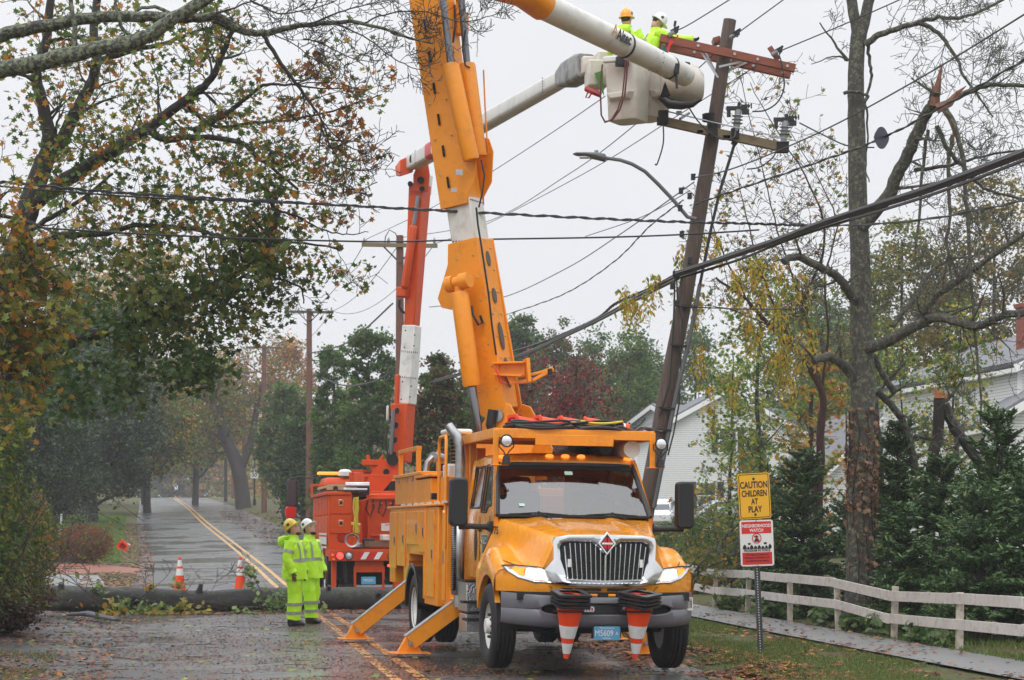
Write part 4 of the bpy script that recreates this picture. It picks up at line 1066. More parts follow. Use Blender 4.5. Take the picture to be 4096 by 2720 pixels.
for (z, h) in ((2.11, .42), (1.68, .38)):
    mb = MB(); mb.box((-.95, -.012, z), (.44, .022, h)); d_ = mb.build("rear_door", M_red, rb, bevel=.006)
    mb = MB(); mb.box((-.95, -.028, z + .02), (.10, .01, .14)); h_ = mb.build("latch", M_chrome, d_, bevel=.004); mb = MB(); mb.box((-.95, -.036, z + .02), (.06, .008, .07)); mb.build("latch_recess", M_dark, h_)
for k in range(5):
    for (z, h) in ((2.08, .40), (1.62, .44)):
        mb = MB(); mb.box((-1.216, .55 + k * .88, z), (.02, .80, h)); d_ = mb.build("side_door", M_red, rb, bevel=.006)
        mb = MB(); mb.box((-1.23, .75 + k * .88, z), (.01, .05, .16)); mb.build("latch", M_steel, d_)
mb = MB(); mb.box((-1.232, 1.4, 1.33), (.006, 2.2, .16)); mb.box((-1.232, 1.4, 1.47), (.006, 2.2, .04)); mb.box((-1.232, 1.4, 1.19), (.006, 2.2, .04)); mb.build("white_stripe", M_wht, rb)
mb = MB(); mb.lathe([(.001, .02), (.09, .02), (.105, 0), (.105, -.02)], 20, AX((-.93, 0, 1.40), (1, 0, 0), (0, 0, 1), (0, -1, 0)), cap=False); mb.build("round_red_reflector", M_redo, rb, smooth=True)
# rear bumper with stripes and lamps
mb = MB(); mb.box((0, -.10, 1.03), (2.42, .20, .24)); bm = mb.build("rear_bumper", M_red, Q_, bevel=.01)
mb = MB()
for x0, x1 in ((-.62, -.12), (.22, .80)):
    mb.box(((x0 + x1) / 2, -.204, 1.02), (x1 - x0, .006, .15))
mb.build("reflective_strip", M_redp, bm)
mb = MB()
for x in (-.56, -.28, .30, .58):
    mb.prism([(x, -.075), (x + .11, -.075), (x + .2, .075), (x + .09, .075)], AX((0, -.208, 1.02), (1, 0, 0), (0, 0, 1), (0, -1, 0)), .004)
mb.build("white_chevrons", M_white, bm)
def rlamp(x, z, r, m, nm):
    mb = MB(); mb.lathe([(r + .015, -.01), (r + .015, .02), (r, .03), (r, .01)], 18, AX((x, -.2, z), (1, 0, 0), (0, 0, 1), (0, -1, 0)), cap=False); o = mb.build(nm, M_black, bm, smooth=True)
    mb = MB(); mb.lathe([(r, .015), (r * .6, .03), (.001, .034)], 18, AX((x, -.2, z), (1, 0, 0), (0, 0, 1), (0, -1, 0)), cap=False); mb.build("lens", m, o, smooth=True)
rlamp(-.985, 1.02, .075, M_redl, "tail_lamp"); rlamp(-.80, 1.02, .075, M_lens, "reversing_lamp"); rlamp(.10, 1.01, .075, M_ambo, "amber_lamp"); rlamp(1.0, 1.02, .07, M_redl, "tail_lamp")
mb = MB(); mb.sphere((-1.14, -.19, 1.04), .022); mb.sphere((-1.12, -.19, .95), .018); mb.sphere((.55, -.21, 1.02), .015); mb.build("small_red_lamp", M_redl, bm)
# hitch frame with plate
mb = MB(); mb.box((-.36, -.06, .80), (.60, .06, .26)); mb.box((-.66, -.06, .55), (.05, .06, .5)); mb.box((-.06, -.06, .55), (.05, .06, .5)); mb.box((-.36, -.06, .32), (.66, .08, .06)); mb.box((-1.1, -.02, .62), (.10, .1, .75)); mb.box((.3, 0, .55), (.3, .2, .4))
mb.build("hitch_frame", M_red, Q_, bevel=.006)
Mz = AX((-.38, -.12, .50), (1, 0, 0), (0, 0, 1), (0, -1, 0)); mb = MB(); mb.prism(rrect(.305, .155, .015), Mz, .006); lp = mb.build("license_plate", M_blue, Q_)
lettering("lettering", "M95241", Mz @ Matrix.Translation((0, 0, .008)), .085, M_white, lp, sx=.8)
mb = MB(); mb.tube([(-.85, -.02, .9), (-.84, -.02, .45)], .05, 10); mb.box((-.84, 0, .38), (.3, .3, .05)); mb.tube([(-.05, -.15, .5), (-.02, -.15, .5)], .05, 8); mb.build("outrigger_jack", M_dark, Q_)
mb = MB()
for s_ in (-1, 1): mb.box((s_ * .42, 4.0, .82), (.09, 8.0, .26))
mb.box((0, 2.0, .7), (1.9, 1.8, .4)); mb.box((0, .2, .55), (1.6, .1, .3)); mb.build("chassis", M_dark, Q_)
mb = MB(); mb.box((-.25, .25, 1.22), (1.2, .4, .03)); mb.box((.1, .05, 1.27), (1.1, .06, .12)); mb.build("deck_board", mat("wood_board", (.16, .10, .06), rough=.6, var=.3), Q_)
# pedestal and turret bracket
mb = MB(); mb.box((.25, 1.3, 1.70), (1.15, 1.0, 1.05)); mb.lathe([(.50, 0), (.50, .12), (.40, .14), (.40, .2)], 24, Matrix.Translation((.30, 2.3, 2.22))); mb.box((.30, 2.3, 1.7), (1.0, 1.0, 1.1))
pd = mb.build("pedestal", M_red, Q_, bevel=.012)
mb = MB(); mb.prism(rrect(.40, .17, .01), AX((.18, .79, 1.62), (1, 0, 0), (0, 0, 1), (0, -1, 0)), .005); o = mb.build("warning_label", M_white, pd)
lettering("lettering", "DANGER", AX((.18, .783, 1.67), (1, 0, 0), (0, 0, 1), (0, -1, 0)), .06, M_redp, o)
Wl2 = lambda x, y, D: Wq(SP(x, y, D))
DR = 45.0
for dD in (-.32, .25):
    mb = MB(); P0 = [(1448, 1975), (1520, 1975), (1600, 1880), (1605, 1830), (1575, 1822), (1545, 1840), (1500, 1872), (1462, 1930)]
    a = [Wl2(x, y, DR + dD) for x, y in P0]; b = [Wl2(x, y, DR + dD + .08) for x, y in P0]; n_ = len(a)
    mb.add(a + b, [list(range(n_)), list(range(2 * n_ - 1, n_ - 1, -1))] + [[i, (i + 1) % n_, n_ + (i + 1) % n_, n_ + i] for i in range(n_)])
    mb.build("turret_plate", M_red, pd, bevel=.01)
mb = MB(); mb.tube([Wl2(1570, 1840, DR - .4), Wl2(1572, 1840, DR + .4)], .13, 14); mb.tube([Wl2(1545, 1888, DR - .36), Wl2(1545, 1888, DR - .30)], .07, 12); mb.build("pivot_pin", M_dark, pd)
mb = MB(); mb.bar(Wl2(1450, 1850, DR), Wl2(1545, 1852, DR), .5, .12); mb.bar(Wl2(1480, 1850, DR), Wl2(1500, 1885, DR), .4, .1); mb.bar(Wl2(1475, 1840, DR), Wl2(1470, 1820, DR), .1, .07); mb.bar(Wl2(1520, 1840, DR), Wl2(1535, 1822, DR), .1, .07); mb.bar(Wl2(1408, 1883, DR), Wl2(1500, 1885, DR), .1, .05); mb.bar(Wl2(1405, 1890, DR), Wl2(1407, 1930, DR), .1, .05)
mb.build("boom_bracket", M_red, pd, bevel=.006)
# cab (far end)
mb = MB()
cabr = [(-1.0, 6.0, 1.0), (1.0, 6.0, 1.0)]
rings = []
for z, w, y0, y1 in ((1.0, 1.0, 5.4, 7.6), (2.0, 1.0, 5.4, 7.5), (2.65, .92, 5.45, 7.1), (2.80, .86, 5.55, 6.95)):
    rings.append([(-w, y0, z), (w, y0, z), (w, y1, z), (-w, y1, z)])
mb.loft(rings); mb.box((0, 8.0, 1.35), (1.7, 1.4, .7)); cb = mb.build("cab", M_red, Q_, bevel=.04)
mb = MB(); mb.box((-.965, 6.3, 2.35), (.09, .9, .42)); mb.box((0, 5.41, 2.4), (1.2, .03, .35)); mb.build("cab_window", M_sglass, cb)
mb = MB(); mb.box((-.75, 5.75, 2.90), (.60, .2, .07)); mb.build("amber_light_bar", M_amb, cb, bevel=.02)
mb = MB(); mb.lathe([(.16, 0), (.16, .1), (.10, .15), (.01, .16)], 16, Matrix.Translation((-.40, 5.6, 2.84))); mb.build("white_dome", M_wht, cb, smooth=True)
mb = MB(); mb.tube([(-.5, 4.9, 2.46), (-.2, 4.2, 2.48), (.5, 3.0, 2.50)], .15, 16); 
for k in range(22):
    t = k / 21; p = Vector((-.5 + 1.0 * t, 4.9 - 1.9 * t, 2.46 + .04 * t)); q = Vector((.46, -.88, .02)); mb.tube([p - q * .02, p + q * .02], .165, 14)
mb.build("black_ribbed_duct", M_black, Q_, smooth=True, ang=30)
mi_ = MB(); mi_.tube([(-1.0, 6.9, 2.80), (-1.40, 6.95, 2.84), (-1.62, 6.9, 2.80), (-1.65, 6.9, 2.70)], .018, 6); mi_.tube([(-1.0, 6.9, 1.85), (-1.4, 6.9, 1.85), (-1.58, 6.9, 1.9), (-1.62, 6.9, 2.1)], .018, 6)
mo = mi_.build("mirror_arm", M_black, Q_)
mb = MB(); mb.prism(rrect(.26, .66, .07), AX((-1.60, 6.86, 2.44), (1, .2, 0), (0, 0, 1), (.2, -1, 0)), .07); m1 = mb.build("side_mirror", M_black, mo, bevel=.015)
mb = MB(); mb.prism(rrect(.21, .60, .06), AX((-1.605, 6.785, 2.44), (1, .2, 0), (0, 0, 1), (.2, -1, 0)), .008); mb.build("mirror_glass", mat("mirror_dark", (.06, .06, .065), rough=.25), m1)
mb = MB(); mb.prism(rrect(.26, .28, .07), AX((-1.63, 6.86, 1.98), (1, .2, 0), (0, 0, 1), (.2, -1, 0)), .08); mb.build("convex_mirror", M_redp, mo, bevel=.02)
# ladder rack tubes, pipes on top of the left boxes
mb = MB(); mb.tube([(-1.05, .1, 2.44), (-1.05, 4.6, 2.44)], .05, 10); mb.build("black_pipe", M_black, Q_)
mb = MB(); mb.box((-.98, 2.2, 2.50), (.36, 3.9, .05)); mb.box((-.98, .3, 2.44), (.5, .1, .06)); mb.tube([(-.88, .0, 2.42), (-.6, .0, 2.42)], .035, 8); mb.build("ladder", mat("fibreglass_tan", (.42, .36, .2), rough=.5), Q_)
mb = MB(); mb.tube([(-.85, -.02, 2.50), (-.35, -.02, 2.50)], .03, 8); mb.tube([(-.9, -.05, 2.41), (-.4, -.05, 2.41)], .035, 8); mb.tube([(-.8, .6, 2.55), (-.3, .5, 2.55)], .03, 8); mb.build("steel_bars", M_steel, Q_)
mb = MB(); mb.bar((-1.23, 5.0, 2.3), (-1.23, 5.0, 2.6), .05, .05); mb.bar((-.9, 5.0, 2.6), (-1.25, 5.0, 2.6), .05, .05); mb.bar((-.3, 1.9, 2.35), (-.3, 1.9, 2.75), .06, .06); mb.bar((-.3, 1.9, 2.75), (.45, 1.9, 2.75), .06, .06); mb.build("guard_rail", M_red, Q_, bevel=.005)
# boom
def rbox(name, a, b, wa, wb, m, par, dep=None, bev=.025):
    a, b = Wl2(*a), Wl2(*b); d = (b - a).normalized(); X = Matrix.Rotation(R(-28) - TR, 3, 'Z') @ Vector((1, 0, 0)); X = (X - d * X.dot(d)).normalized(); Y = X.cross(d)
    mb = MB(); vs = []
    for p, w in ((a, wa), (b, wb)):
        for i, j in ((-1, -1), (1, -1), (1, 1), (-1, 1)): vs.append(p + X * (i * w / 2) + Y * (j * (dep or w) / 2))
    mb.add(vs, [[3, 2, 1, 0], [4, 5, 6, 7], [0, 1, 5, 4], [1, 2, 6, 5], [2, 3, 7, 6], [3, 0, 4, 7]])
    return mb.build(name, m, par, bevel=bev)
b1 = rbox("lower_boom", (1608, 1850, DR), (1612, 1616, DR), .33, .42, M_red, Q_)
rbox("cylinder_case", (1586, 1640, DR - .1), (1590, 1498, DR - .1), .10, .10, M_red, b1)
mb = MB(); mb.tube([Wl2(1562, 1830, DR - .3), Wl2(1570, 1730, DR - .3), Wl2(1574, 1640, DR - .3)], .05, 10); mb.build("piston_rod", M_rod, b1, smooth=True)
mb = MB(); mb.tube([Wl2(1556, 1830, DR - .35), Wl2(1541, 1770, DR - .35), Wl2(1550, 1700, DR - .35), Wl2(1558, 1680, DR - .3)], .02, 6); mb.build("hydraulic_hose", M_black, b1)
rbox("white_box", (1550, 1683, DR), (1551, 1622, DR), .06, .06, M_wht, b1)
mb = MB()
for k in range(4): mb.lathe([(.07, .235 if k else .24), (.001, .236)], 10, AX(Wl2(1590 + k * 4, 1820 - k * 58, DR - .02), (.8, 0, .1), (0, 0, 1), (-.45, -1, 0)), cap=False)
mb.build("recess", M_dark, b1)
b2 = rbox("insulator_section", (1627, 1618, DR), (1648, 1303, DR), .33, .33, M_wht, Q_)
mb = MB()
for (x, y) in ((1605, 1597), (1640, 1588), (1645, 1545), (1610, 1527), (1656, 1383), (1659, 1340), (1622, 1322), (1618, 1390)):
    p = SP(x, y, DR - .33); mb.sphere(Wq(p), .018, 8, 5)
for (yy, x0) in ((1508, 1602), (1405, 1608)):
    for k in range(9): mb.box(Wl2(x0 + k * 7.6, yy + k * .7, DR - .30), (.010, .05, .04))
mb.build("bolts", M_dark, b2)
b3 = rbox("upper_lower_boom", (1647, 1308, DR), (1680, 740, DR), .27, .38, M_red, Q_)
rbox("elbow_cylinder", (1618, 1155, DR - .25), (1655, 900, DR - .3), .17, .17, M_red, b3, bev=.06)
rbox("cylinder_lug", (1612, 1190, DR - .1), (1616, 1150, DR - .1), .25, .25, M_red, b3)
mb = MB(); mb.tube([Wl2(1655, 900, DR - .3), Wl2(1672, 785, DR - .3)], .045, 10); mb.build("piston_rod", M_rod, b3, smooth=True)
mb = MB(); mb.tube([Wl2(1598, 1200, DR - .3), Wl2(1597, 1225, DR - .3), Wl2(1608, 1245, DR - .3), Wl2(1620, 1252, DR - .3)], .03, 6); mb.build("hose", M_dark, b3)
for dD in (-.28, .2):
    mb = MB(); P0 = [(1655, 700), (1655, 735), (1636, 728), (1634, 742), (1650, 758), (1672, 765), (1710, 768), (1718, 700), (1712, 660), (1668, 668)]
    a = [Wl2(x, y, DR + dD) for x, y in P0]; b = [Wl2(x, y, DR + dD + .07) for x, y in P0]; n_ = len(a)
    mb.add(a + b, [list(range(n_)), list(range(2 * n_ - 1, n_ - 1, -1))] + [[i, (i + 1) % n_, n_ + (i + 1) % n_, n_ + i] for i in range(n_)])
    mb.build("elbow_plate", M_red, b3, bevel=.01)
mb = MB(); mb.tube([Wl2(1683, 720, DR - .35), Wl2(1683, 720, DR + .3)], .08, 12); mb.tube([Wl2(1688, 755, DR - .35), Wl2(1688, 755, DR + .3)], .06, 12); mb.tube([Wl2(1641, 735, DR - .34), Wl2(1641, 735, DR + .28)], .06, 12); mb.build("elbow_pins", M_dark, b3)
rbox("white_cable_guard", (1712, 780, DR + .1), (1722, 700, DR + .1), .12, .10, M_wht, b3, bev=.03)
# elbow end of upper boom + upper boom
UA, UB = (1655, 648, 44.6), (2345, 262, 34.4)
mb = MB(); mb.loft([[Wl2(*p) for p in ring] for ring in (
    [(1580, 668, 44.9), (1580, 668, 45.3), (1584, 704, 45.3), (1584, 704, 44.9)],
    [(1600, 640, 44.6), (1600, 640, 45.4), (1600, 706, 45.4), (1600, 706, 44.6)],
    [(1640, 622, 44.6), (1640, 622, 45.4), (1650, 690, 45.4), (1650, 690, 44.6)],
    [(1652, 614, 44.4), (1652, 614, 45.2), (1656, 672, 45.2), (1656, 672, 44.4)])])
mb.build("boom_elbow", M_red, Q_, bevel=.02)
a, b = SP(*UA), SP(*UB); d = (b - a).normalized(); zz_ = Vector((0, 0, 1)); zz_ = (zz_ - d * zz_.dot(d)).normalized(); xx_ = d.cross(zz_)
def sq_sec(t, w, h, r=.07):
    c = a + (b - a) * t; return [Wq(c + xx_ * x + zz_ * y) for x, y in rrect(w, h, r, 3)]
mb = MB(); mb.loft([sq_sec(0, .34, .34), sq_sec(.5, .31, .31), sq_sec(.90, .27, .27)]); ub2 = mb.build("insulated_boom", M_fib, Q_, smooth=True, ang=30)
mb = MB(); mb.loft([sq_sec(.135, .345, .345), sq_sec(.175, .345, .345)]); mb.build("red_band", M_redp, ub2, smooth=True)
mb = MB()
for t in (.065, .83):
    for k in range(6): mb.sphere(Wq(a + (b - a) * t + xx_ * .172 * (1 - t * .18) + zz_ * (.05 * k - .125)), .012, 6, 4)
mb.lathe([(.09, .001), (.001, .002)], 16, AX(Wq(a + (b - a) * .035 + xx_ * .17), d, zz_, xx_), cap=False)
mb.build("rivets", M_dark, ub2)
mb = MB(); mb.loft([sq_sec(.89, .29, .30), sq_sec(.925, .36, .44), sq_sec(.985, .36, .46), sq_sec(1.0, .33, .40)]); bt = mb.build("boom_end_cover", mat("weathered_grey", (.28, .28, .27), rough=.45, var=.5, vscale=4, dirt=(.02, .02, .02), dirt_amt=.95, dirt_scale=3), Q_, smooth=True, ang=30)
mb = MB(); mb.prism(rrect(.24, .26, .03), AX(Wq(b + d * .01), Wq(a + xx_) - Wq(a), Wq(a + zz_) - Wq(a), Wq(a + d) - Wq(a)), .02); mb.build("end_plate", M_steel, bt)
DBK = 33.6
bc = SP(2512, 488, DBK)
rbx = bucket(Q_, Wq, bc, R(-30), .60, .60, 1.08, M_beige)
mb = MB(); mb.box(Wl2(2385, 300, 34.1), (.34, .4, .45)); mb.box(Wl2(2410, 245, 34.1), (.22, .3, .30)); mb.box(Wl2(2360, 265, 34.3), (.3, .25, .3)); mb.build("bucket_bracket", M_beige, Q_, bevel=.03)
mb = MB(); P0 = [(2378, 292), (2412, 282), (2416, 385), (2400, 352)]
aa = [Wl2(x, y, 33.75) for x, y in P0] + [Wl2(x, y, 33.85) for x, y in P0]; mb.add(aa, [[0, 1, 2, 3], [7, 6, 5, 4], [0, 4, 5, 1], [1, 5, 6, 2], [2, 6, 7, 3], [3, 7, 4, 0]]); mb.build("green_tarp", mat("green_cloth", (.06, .22, .02), rough=.7), Q_)
mb = MB(); mb.tube([Wl2(2345, 355, 33.8), Wl2(2375, 368, 33.7), Wl2(2405, 380, 33.7)], .05, 8); mb.tube([Wl2(2372, 362, 33.7), Wl2(2355, 392, 33.7), Wl2(2343, 390, 33.7), Wl2(2350, 372, 33.7), Wl2(2380, 362, 33.7)], .014, 6); mb.build("red_hoses", mat("red_hose", (.35, .02, .015), rough=.4), Q_, smooth=True)
mb = MB(); mb.box(Wl2(2488, 247, 33.2), (.22, .12, .16)); mb.build("control_box", M_black, Q_, bevel=.02)
for off in (0, 9):
    mb = MB(); pts = [(2505 + off * .6, 228), (2498 + off, 300), (2490 + off, 380), (2470 + off, 440), (2445 + off * .5, 480), (2420, 490 - off * .4), (2405, 460), (2402, 380), (2404, 300), (2410, 258)]
    mb.tube([Wl2(x, y, 33.05) for x, y in pts], .014, 8); mb.build("looped_hose", M_hose, Q_, smooth=True)
mb = MB(); mb.box(Wl2(2448, 238, 33.25), (.30, .10, .10), Euler((0, 0, R(-30)))); mb.build("rim_cover", M_wht, Q_, bevel=.02)

for k, (x, y, z, sx_, sy_, sz_, m_) in enumerate(((-.35, .15, 1.31, .25, .2, .14, M_black), (.05, .1, 1.40, .3, .2, .12, M_wht), (.42, .05, 1.38, .2, .15, .1, M_steel), (-.55, .0, 1.24, .2, .1, .1, M_steel), (-.62, .05, 1.45, .14, .2, .5, M_red), (.6, .6, 2.4, .3, .4, .25, M_red), (-.45, .9, 2.42, .3, .3, .22, M_black), (-.1, 3.4, 2.72, .5, .5, .3, M_red))):
    mb = MB(); mb.box((x, y, z), (sx_, sy_, sz_), Euler((0, 0, .3 * k))); mb.build("tool_box", m_, Q_, bevel=.015)
for k in range(4):
    mb = MB(); x0 = -.3 + .27 * k; mb.tube([(x0, .76, 2.2), (x0 - .06, .72, 2.0 - .05 * k), (x0 + .04, .72, 1.85), (x0 + .12, .74, 2.05), (x0 + .1, .77, 2.22)], .016, 6); mb.build("hose_loop", M_black if k % 2 else M_dark, Q_, smooth=True)
mb = MB()
for x in (-.28, .78): mb.bar((x, .78, 1.2), (x, .78, 2.25), .06, .05)
for z in (1.45, 2.24): mb.bar((-.28, .77, z), (.8, .77, z), .05, .05)
for k in range(6): mb.sphere((-.2 + .19 * k, .765, 2.12), .03, 8, 5)
mb.build("pedestal_frame", M_red, Q_, bevel=.005)
# rope and wire coil hung at the back of the red truck
mb = MB(); g_ = random.Random(3)
for k in range(9):
    x0 = 1430 - k * 1.2 + g_.uniform(-6, 6)
    mb.tube([SP(x0 + g_.uniform(-6, 6), 1990 + t * 46 + g_.uniform(-4, 4), 41.9 - .02 * k) for t in range(4)] + [SP(1421 + g_.uniform(-10, 10), 2140 + g_.uniform(-8, 8), 41.9)], .012, 5)
mb.tube([SP(1405, 2095, 41.85), SP(1440, 2100, 41.85)], .035, 6)
tag(mb.build("rope", mat("yellow_rope", (.62, .50, .05), rough=.7), smooth=True), "yellow rope bundle hanging at the back of the red truck", "rope")
mb = MB()
for k in range(4): mb.tube([SP(1408 + (22 + 2 * k) * math.cos(t), 2162 + (22 + 1.5 * k) * math.sin(t), 41.75 - .01 * k) for t in np.linspace(0, 2 * math.pi, 25)], .008, 5)
tag(mb.build("wire_coil", M_steel, smooth=True), "thin steel wire coil hanging below the yellow rope", "wire coil")

# ================================================================== people
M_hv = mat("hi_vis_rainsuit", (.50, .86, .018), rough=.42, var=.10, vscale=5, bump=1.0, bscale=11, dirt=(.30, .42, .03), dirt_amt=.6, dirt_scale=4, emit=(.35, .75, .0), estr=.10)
M_ref = mat("reflective_tape", (.36, .37, .36), rough=.35, metal=.3, var=.15, vscale=30)
M_skin = mat("skin", (.60, .34, .24), rough=.5, var=.1)
M_beard = mat("dark_beard", (.03, .02, .015), rough=.8); M_beard2 = mat("brown_beard", (.10, .045, .02), rough=.8)
M_glove = mat("leather_glove", (.16, .06, .02), rough=.6, var=.2, vscale=20)
M_boot = mat("wet_boot", (.02, .015, .013), rough=.35)
M_hard = {"yellow": mat("yellow_hard_hat", (.75, .52, .02), rough=.25, coat=.5), "white": mat("white_hard_hat", (.75, .77, .74), rough=.25, coat=.5), "orange": mat("orange_hard_hat", (.85, .38, .02), rough=.25, coat=.5)}
def wr(p, amp=.012, f=9, sd=0):
    v = Vector(p); n_ = noise.noise_vector(v * f + Vector((sd, 0, 0))); return v + n_ * amp
def hand(parent_pts, P, fwd, side, pts_m, name, parent):
    """glove/hand: palm and five bent fingers. P wrist, fwd finger direction, side thumb side"""
    P = Vector(P); f = Vector(fwd).normalized(); s_ = Vector(side); s_ = (s_ - f * s_.dot(f)).normalized(); n_ = f.cross(s_)
    verts = [P, P + f * .05, P + f * .095]; edges = [(0, 1), (1, 2)]; rad = [.028, .038, .036]
    curl = n_
    for k, L in enumerate((.070, .080, .075, .058)):
        base = P + f * .09 + s_ * (.030 - .020 * k); i0 = len(verts)
        verts += [base, base + f * L * .45 + curl * .012, base + f * L * .75 + curl * .035, base + f * L * .85 + curl * .055]
        edges += [(2 if k in (1, 2) else 1, i0), (i0, i0 + 1), (i0 + 1, i0 + 2), (i0 + 2, i0 + 3)]; rad += [.0115, .0105, .0095, .008]
    i0 = len(verts); verts += [P + f * .03 + s_ * .030, P + f * .06 + s_ * .055 + curl * .012, P + f * .09 + s_ * .058 + curl * .03]; edges += [(0, i0), (i0, i0 + 1), (i0 + 1, i0 + 2)]; rad += [.016, .013, .010]
    me = bpy.data.meshes.new(name); me.from_pydata([tuple(v) for v in verts], edges, []); me.materials.append(pts_m)
    o = bpy.data.objects.new(name, me); COL.objects.link(o); o.parent = parent
    sk = o.modifiers.new("skin", 'SKIN'); sl_ = me.skin_vertices[0].data if len(me.skin_vertices) else None
    if sl_ is None:
        me.attributes  # skin layer is made with the modifier through an operator-free path below
    else:
        for i, r_ in enumerate(rad): sl_[i].radius = (r_, r_)
        sl_[0].use_root = True
    o.modifiers.new("sub", 'SUBSURF').render_levels = 1
    return o
def skinned(name, verts, edges, rad, m, parent, root=0, sub=2):
    me = bpy.data.meshes.new(name)
    bmm = bmesh.new(); lay = bmm.verts.layers.skin.verify()
    bv = [bmm.verts.new(tuple(v)) for v in verts]
    for i, v in enumerate(bv): r_ = rad[i]; v[lay].radius = (r_, r_) if not hasattr(r_, '__len__') else r_; v[lay].use_root = (i == root)
    for a_, b_ in edges: bmm.edges.new((bv[a_], bv[b_]))
    bmm.to_mesh(me); bmm.free(); me.materials.append(m)
    o = bpy.data.objects.new(name, me); COL.objects.link(o); o.parent = parent
    sk = o.modifiers.new("skin", 'SKIN'); sk.use_smooth_shade = True
    s2 = o.modifiers.new("sub", 'SUBSURF'); s2.levels = s2.render_levels = sub
    return o
def hand_geo(P, fwd, side):
    P = Vector(P); f = Vector(fwd).normalized(); s_ = Vector(side); s_ = (s_ - f * s_.dot(f)).normalized(); n_ = f.cross(s_)
    V = [P, P + f * .05, P + f * .09]; E = [(0, 1), (1, 2)]; Rr = [.03, .036, .034]
    for k, L in enumerate((.070, .080, .075, .058)):
        base = P + f * .092 + s_ * (.030 - .020 * k); i0 = len(V)
        V += [base, base + f * L * .5 + n_ * .010, base + f * L * .8 + n_ * .035]; E += [(2, i0), (i0, i0 + 1), (i0 + 1, i0 + 2)]; Rr += [.0125, .0115, .010]
    i0 = len(V); V += [P + f * .035 + s_ * .035, P + f * .07 + s_ * .058 + n_ * .015]; E += [(1, i0), (i0, i0 + 1)]; Rr += [.015, .012]
    return V, E, Rr
def person(loc, rz, label, hat, J, group=None, jacket=True, boots=True, beard=M_beard, headpitch=25, hood=True, legs=True, cuffs=True, lean=0.0, scale=1.0, seed=0, stripes='A', hem=.80):
    """local frame: faces +x. J: joint positions for arms (elbow, wrist, finger direction for right (-y) and left (+y))"""
    o = empty("person", loc, rz, label, "person", group); o.scale = (scale,) * 3
    def ln(p):     # torso lean about the hip
        p = Vector(p); k = max(0, p.z - .95); return Vector((p.x + k * lean, p.y, p.z - abs(lean) * k * .12))
    hd = ln((.0, 0, 1.66)); hp = R(headpitch)
    # one continuous body under the clothes: pelvis root
    V = [Vector((0, 0, .98)), ln((0, 0, 1.2)), ln((0, 0, 1.40)), ln((.0, 0, 1.52)), hd, hd + Vector((0, 0, .06))]
    E = [(0, 1), (1, 2), (2, 3), (3, 4), (4, 5)]; Rr = [.11, .11, .09, .05, .075, .07]
    for s_, k in ((-1, 'R'), (1, 'L')):
        i0 = len(V); sh = ln((0, s_ * .18, 1.42)); el, wr_ = ln(J[k][0]), ln(J[k][1])
        V += [sh, el, wr_]; E += [(2, i0), (i0, i0 + 1), (i0 + 1, i0 + 2)]; Rr += [.045, .04, .03]
        i0 = len(V); f_ = J['F' + k]; V += [Vector((0, s_ * .10, .90)), Vector((f_[0] * .5 + .01, f_[1] * .8 + s_ * .02, .50)), Vector((f_[0], f_[1], .09)), Vector((f_[0] + .12, f_[1], .05))]
        E += [(0, i0), (i0, i0 + 1), (i0 + 1, i0 + 2), (i0 + 2, i0 + 3)]; Rr += [.085, .055, .04, .035]
    body = skinned("body", V, E, Rr, M_skin, o)
    # head: profile loft in head frame (x forward, z up), pitched back
    Hm = Matrix.Translation(hd) @ Matrix.Rotation(-hp, 4, 'Y')
    mb = MB(); secs = []
    for z, xb, xf, w in ((-.13, -.03, .055, .035), (-.105, -.05, .095, .055), (-.07, -.07, .10, .066), (-.035, -.085, .098, .072), (0, -.095, .094, .076), (.03, -.10, .098, .078), (.07, -.10, .092, .076), (.11, -.085, .07, .062), (.135, -.04, .03, .03)):
        ring = []
        for k in range(16):
            a_ = 2 * math.pi * k / 16; c_ = math.cos(a_); x = (xf if c_ > 0 else -xb) * c_; y = w * math.sin(a_)
            if k == 0: x += {-.035: .024, 0: .018, -.07: .012, .03: .003}.get(z, 0)
            if k in (1, 15) and z == 0: x -= .010
            ring.append(Hm @ Vector((x, y, z)))
        secs.append(ring)
    mb.loft(secs); head = mb.build("head", M_skin, o, smooth=True, ang=80)
    for s_ in (-1, 1):
        mb = MB(); mb.sphere(Hm @ Vector((-.005, s_ * .079, -.01)), (.022, .010, .032), 8, 6); mb.build("ear", M_skin, head, smooth=True)
        mb = MB(); mb.sphere(Hm @ Vector((.083, s_ * .030, .008)), (.012, .014, .009), 8, 6); mb.build("eye", M_beard, head, smooth=True)
    mb = MB(); mb.sphere(Hm @ Vector((.095, 0, -.062)), (.010, .025, .006), 8, 5); mb.build("mouth", mat("lips", (.30, .10, .08), rough=.5) if 'lips' not in MATS else MATS['lips'], head)
    mb = MB(); mb.sphere(Hm @ Vector((.040, 0, -.105)), (.060, .062, .036), 12, 8); mb.build("beard", beard, head, smooth=True)
    mb = MB(); mb.sphere(Hm @ Vector((-.03, 0, .02)), (.083, .082, .085), 12, 8); mb.build("hair", beard, head, smooth=True)
    # hard hat
    mb = MB(); Mh = Hm @ Matrix.Translation((.0, 0, .055)) @ Matrix.Rotation(R(-6), 4, 'Y')
    def hatr(rx, ry, z, br=0): return [Mh @ Vector((rx * math.cos(t) + (br * max(0, math.cos(t)) ** 2), ry * math.sin(t), z)) for t in np.linspace(0, 2 * math.pi, 28, endpoint=False)]
    mb.loft([hatr(.150, .130, -.022, .035), hatr(.152, .132, -.014, .035), hatr(.125, .108, .0, .005), hatr(.122, .106, .03), hatr(.112, .098, .075), hatr(.085, .074, .115), hatr(.045, .04, .135), hatr(.004, .004, .14)]); hh = mb.build("hard_hat", M_hard[hat], o, smooth=True, ang=50)
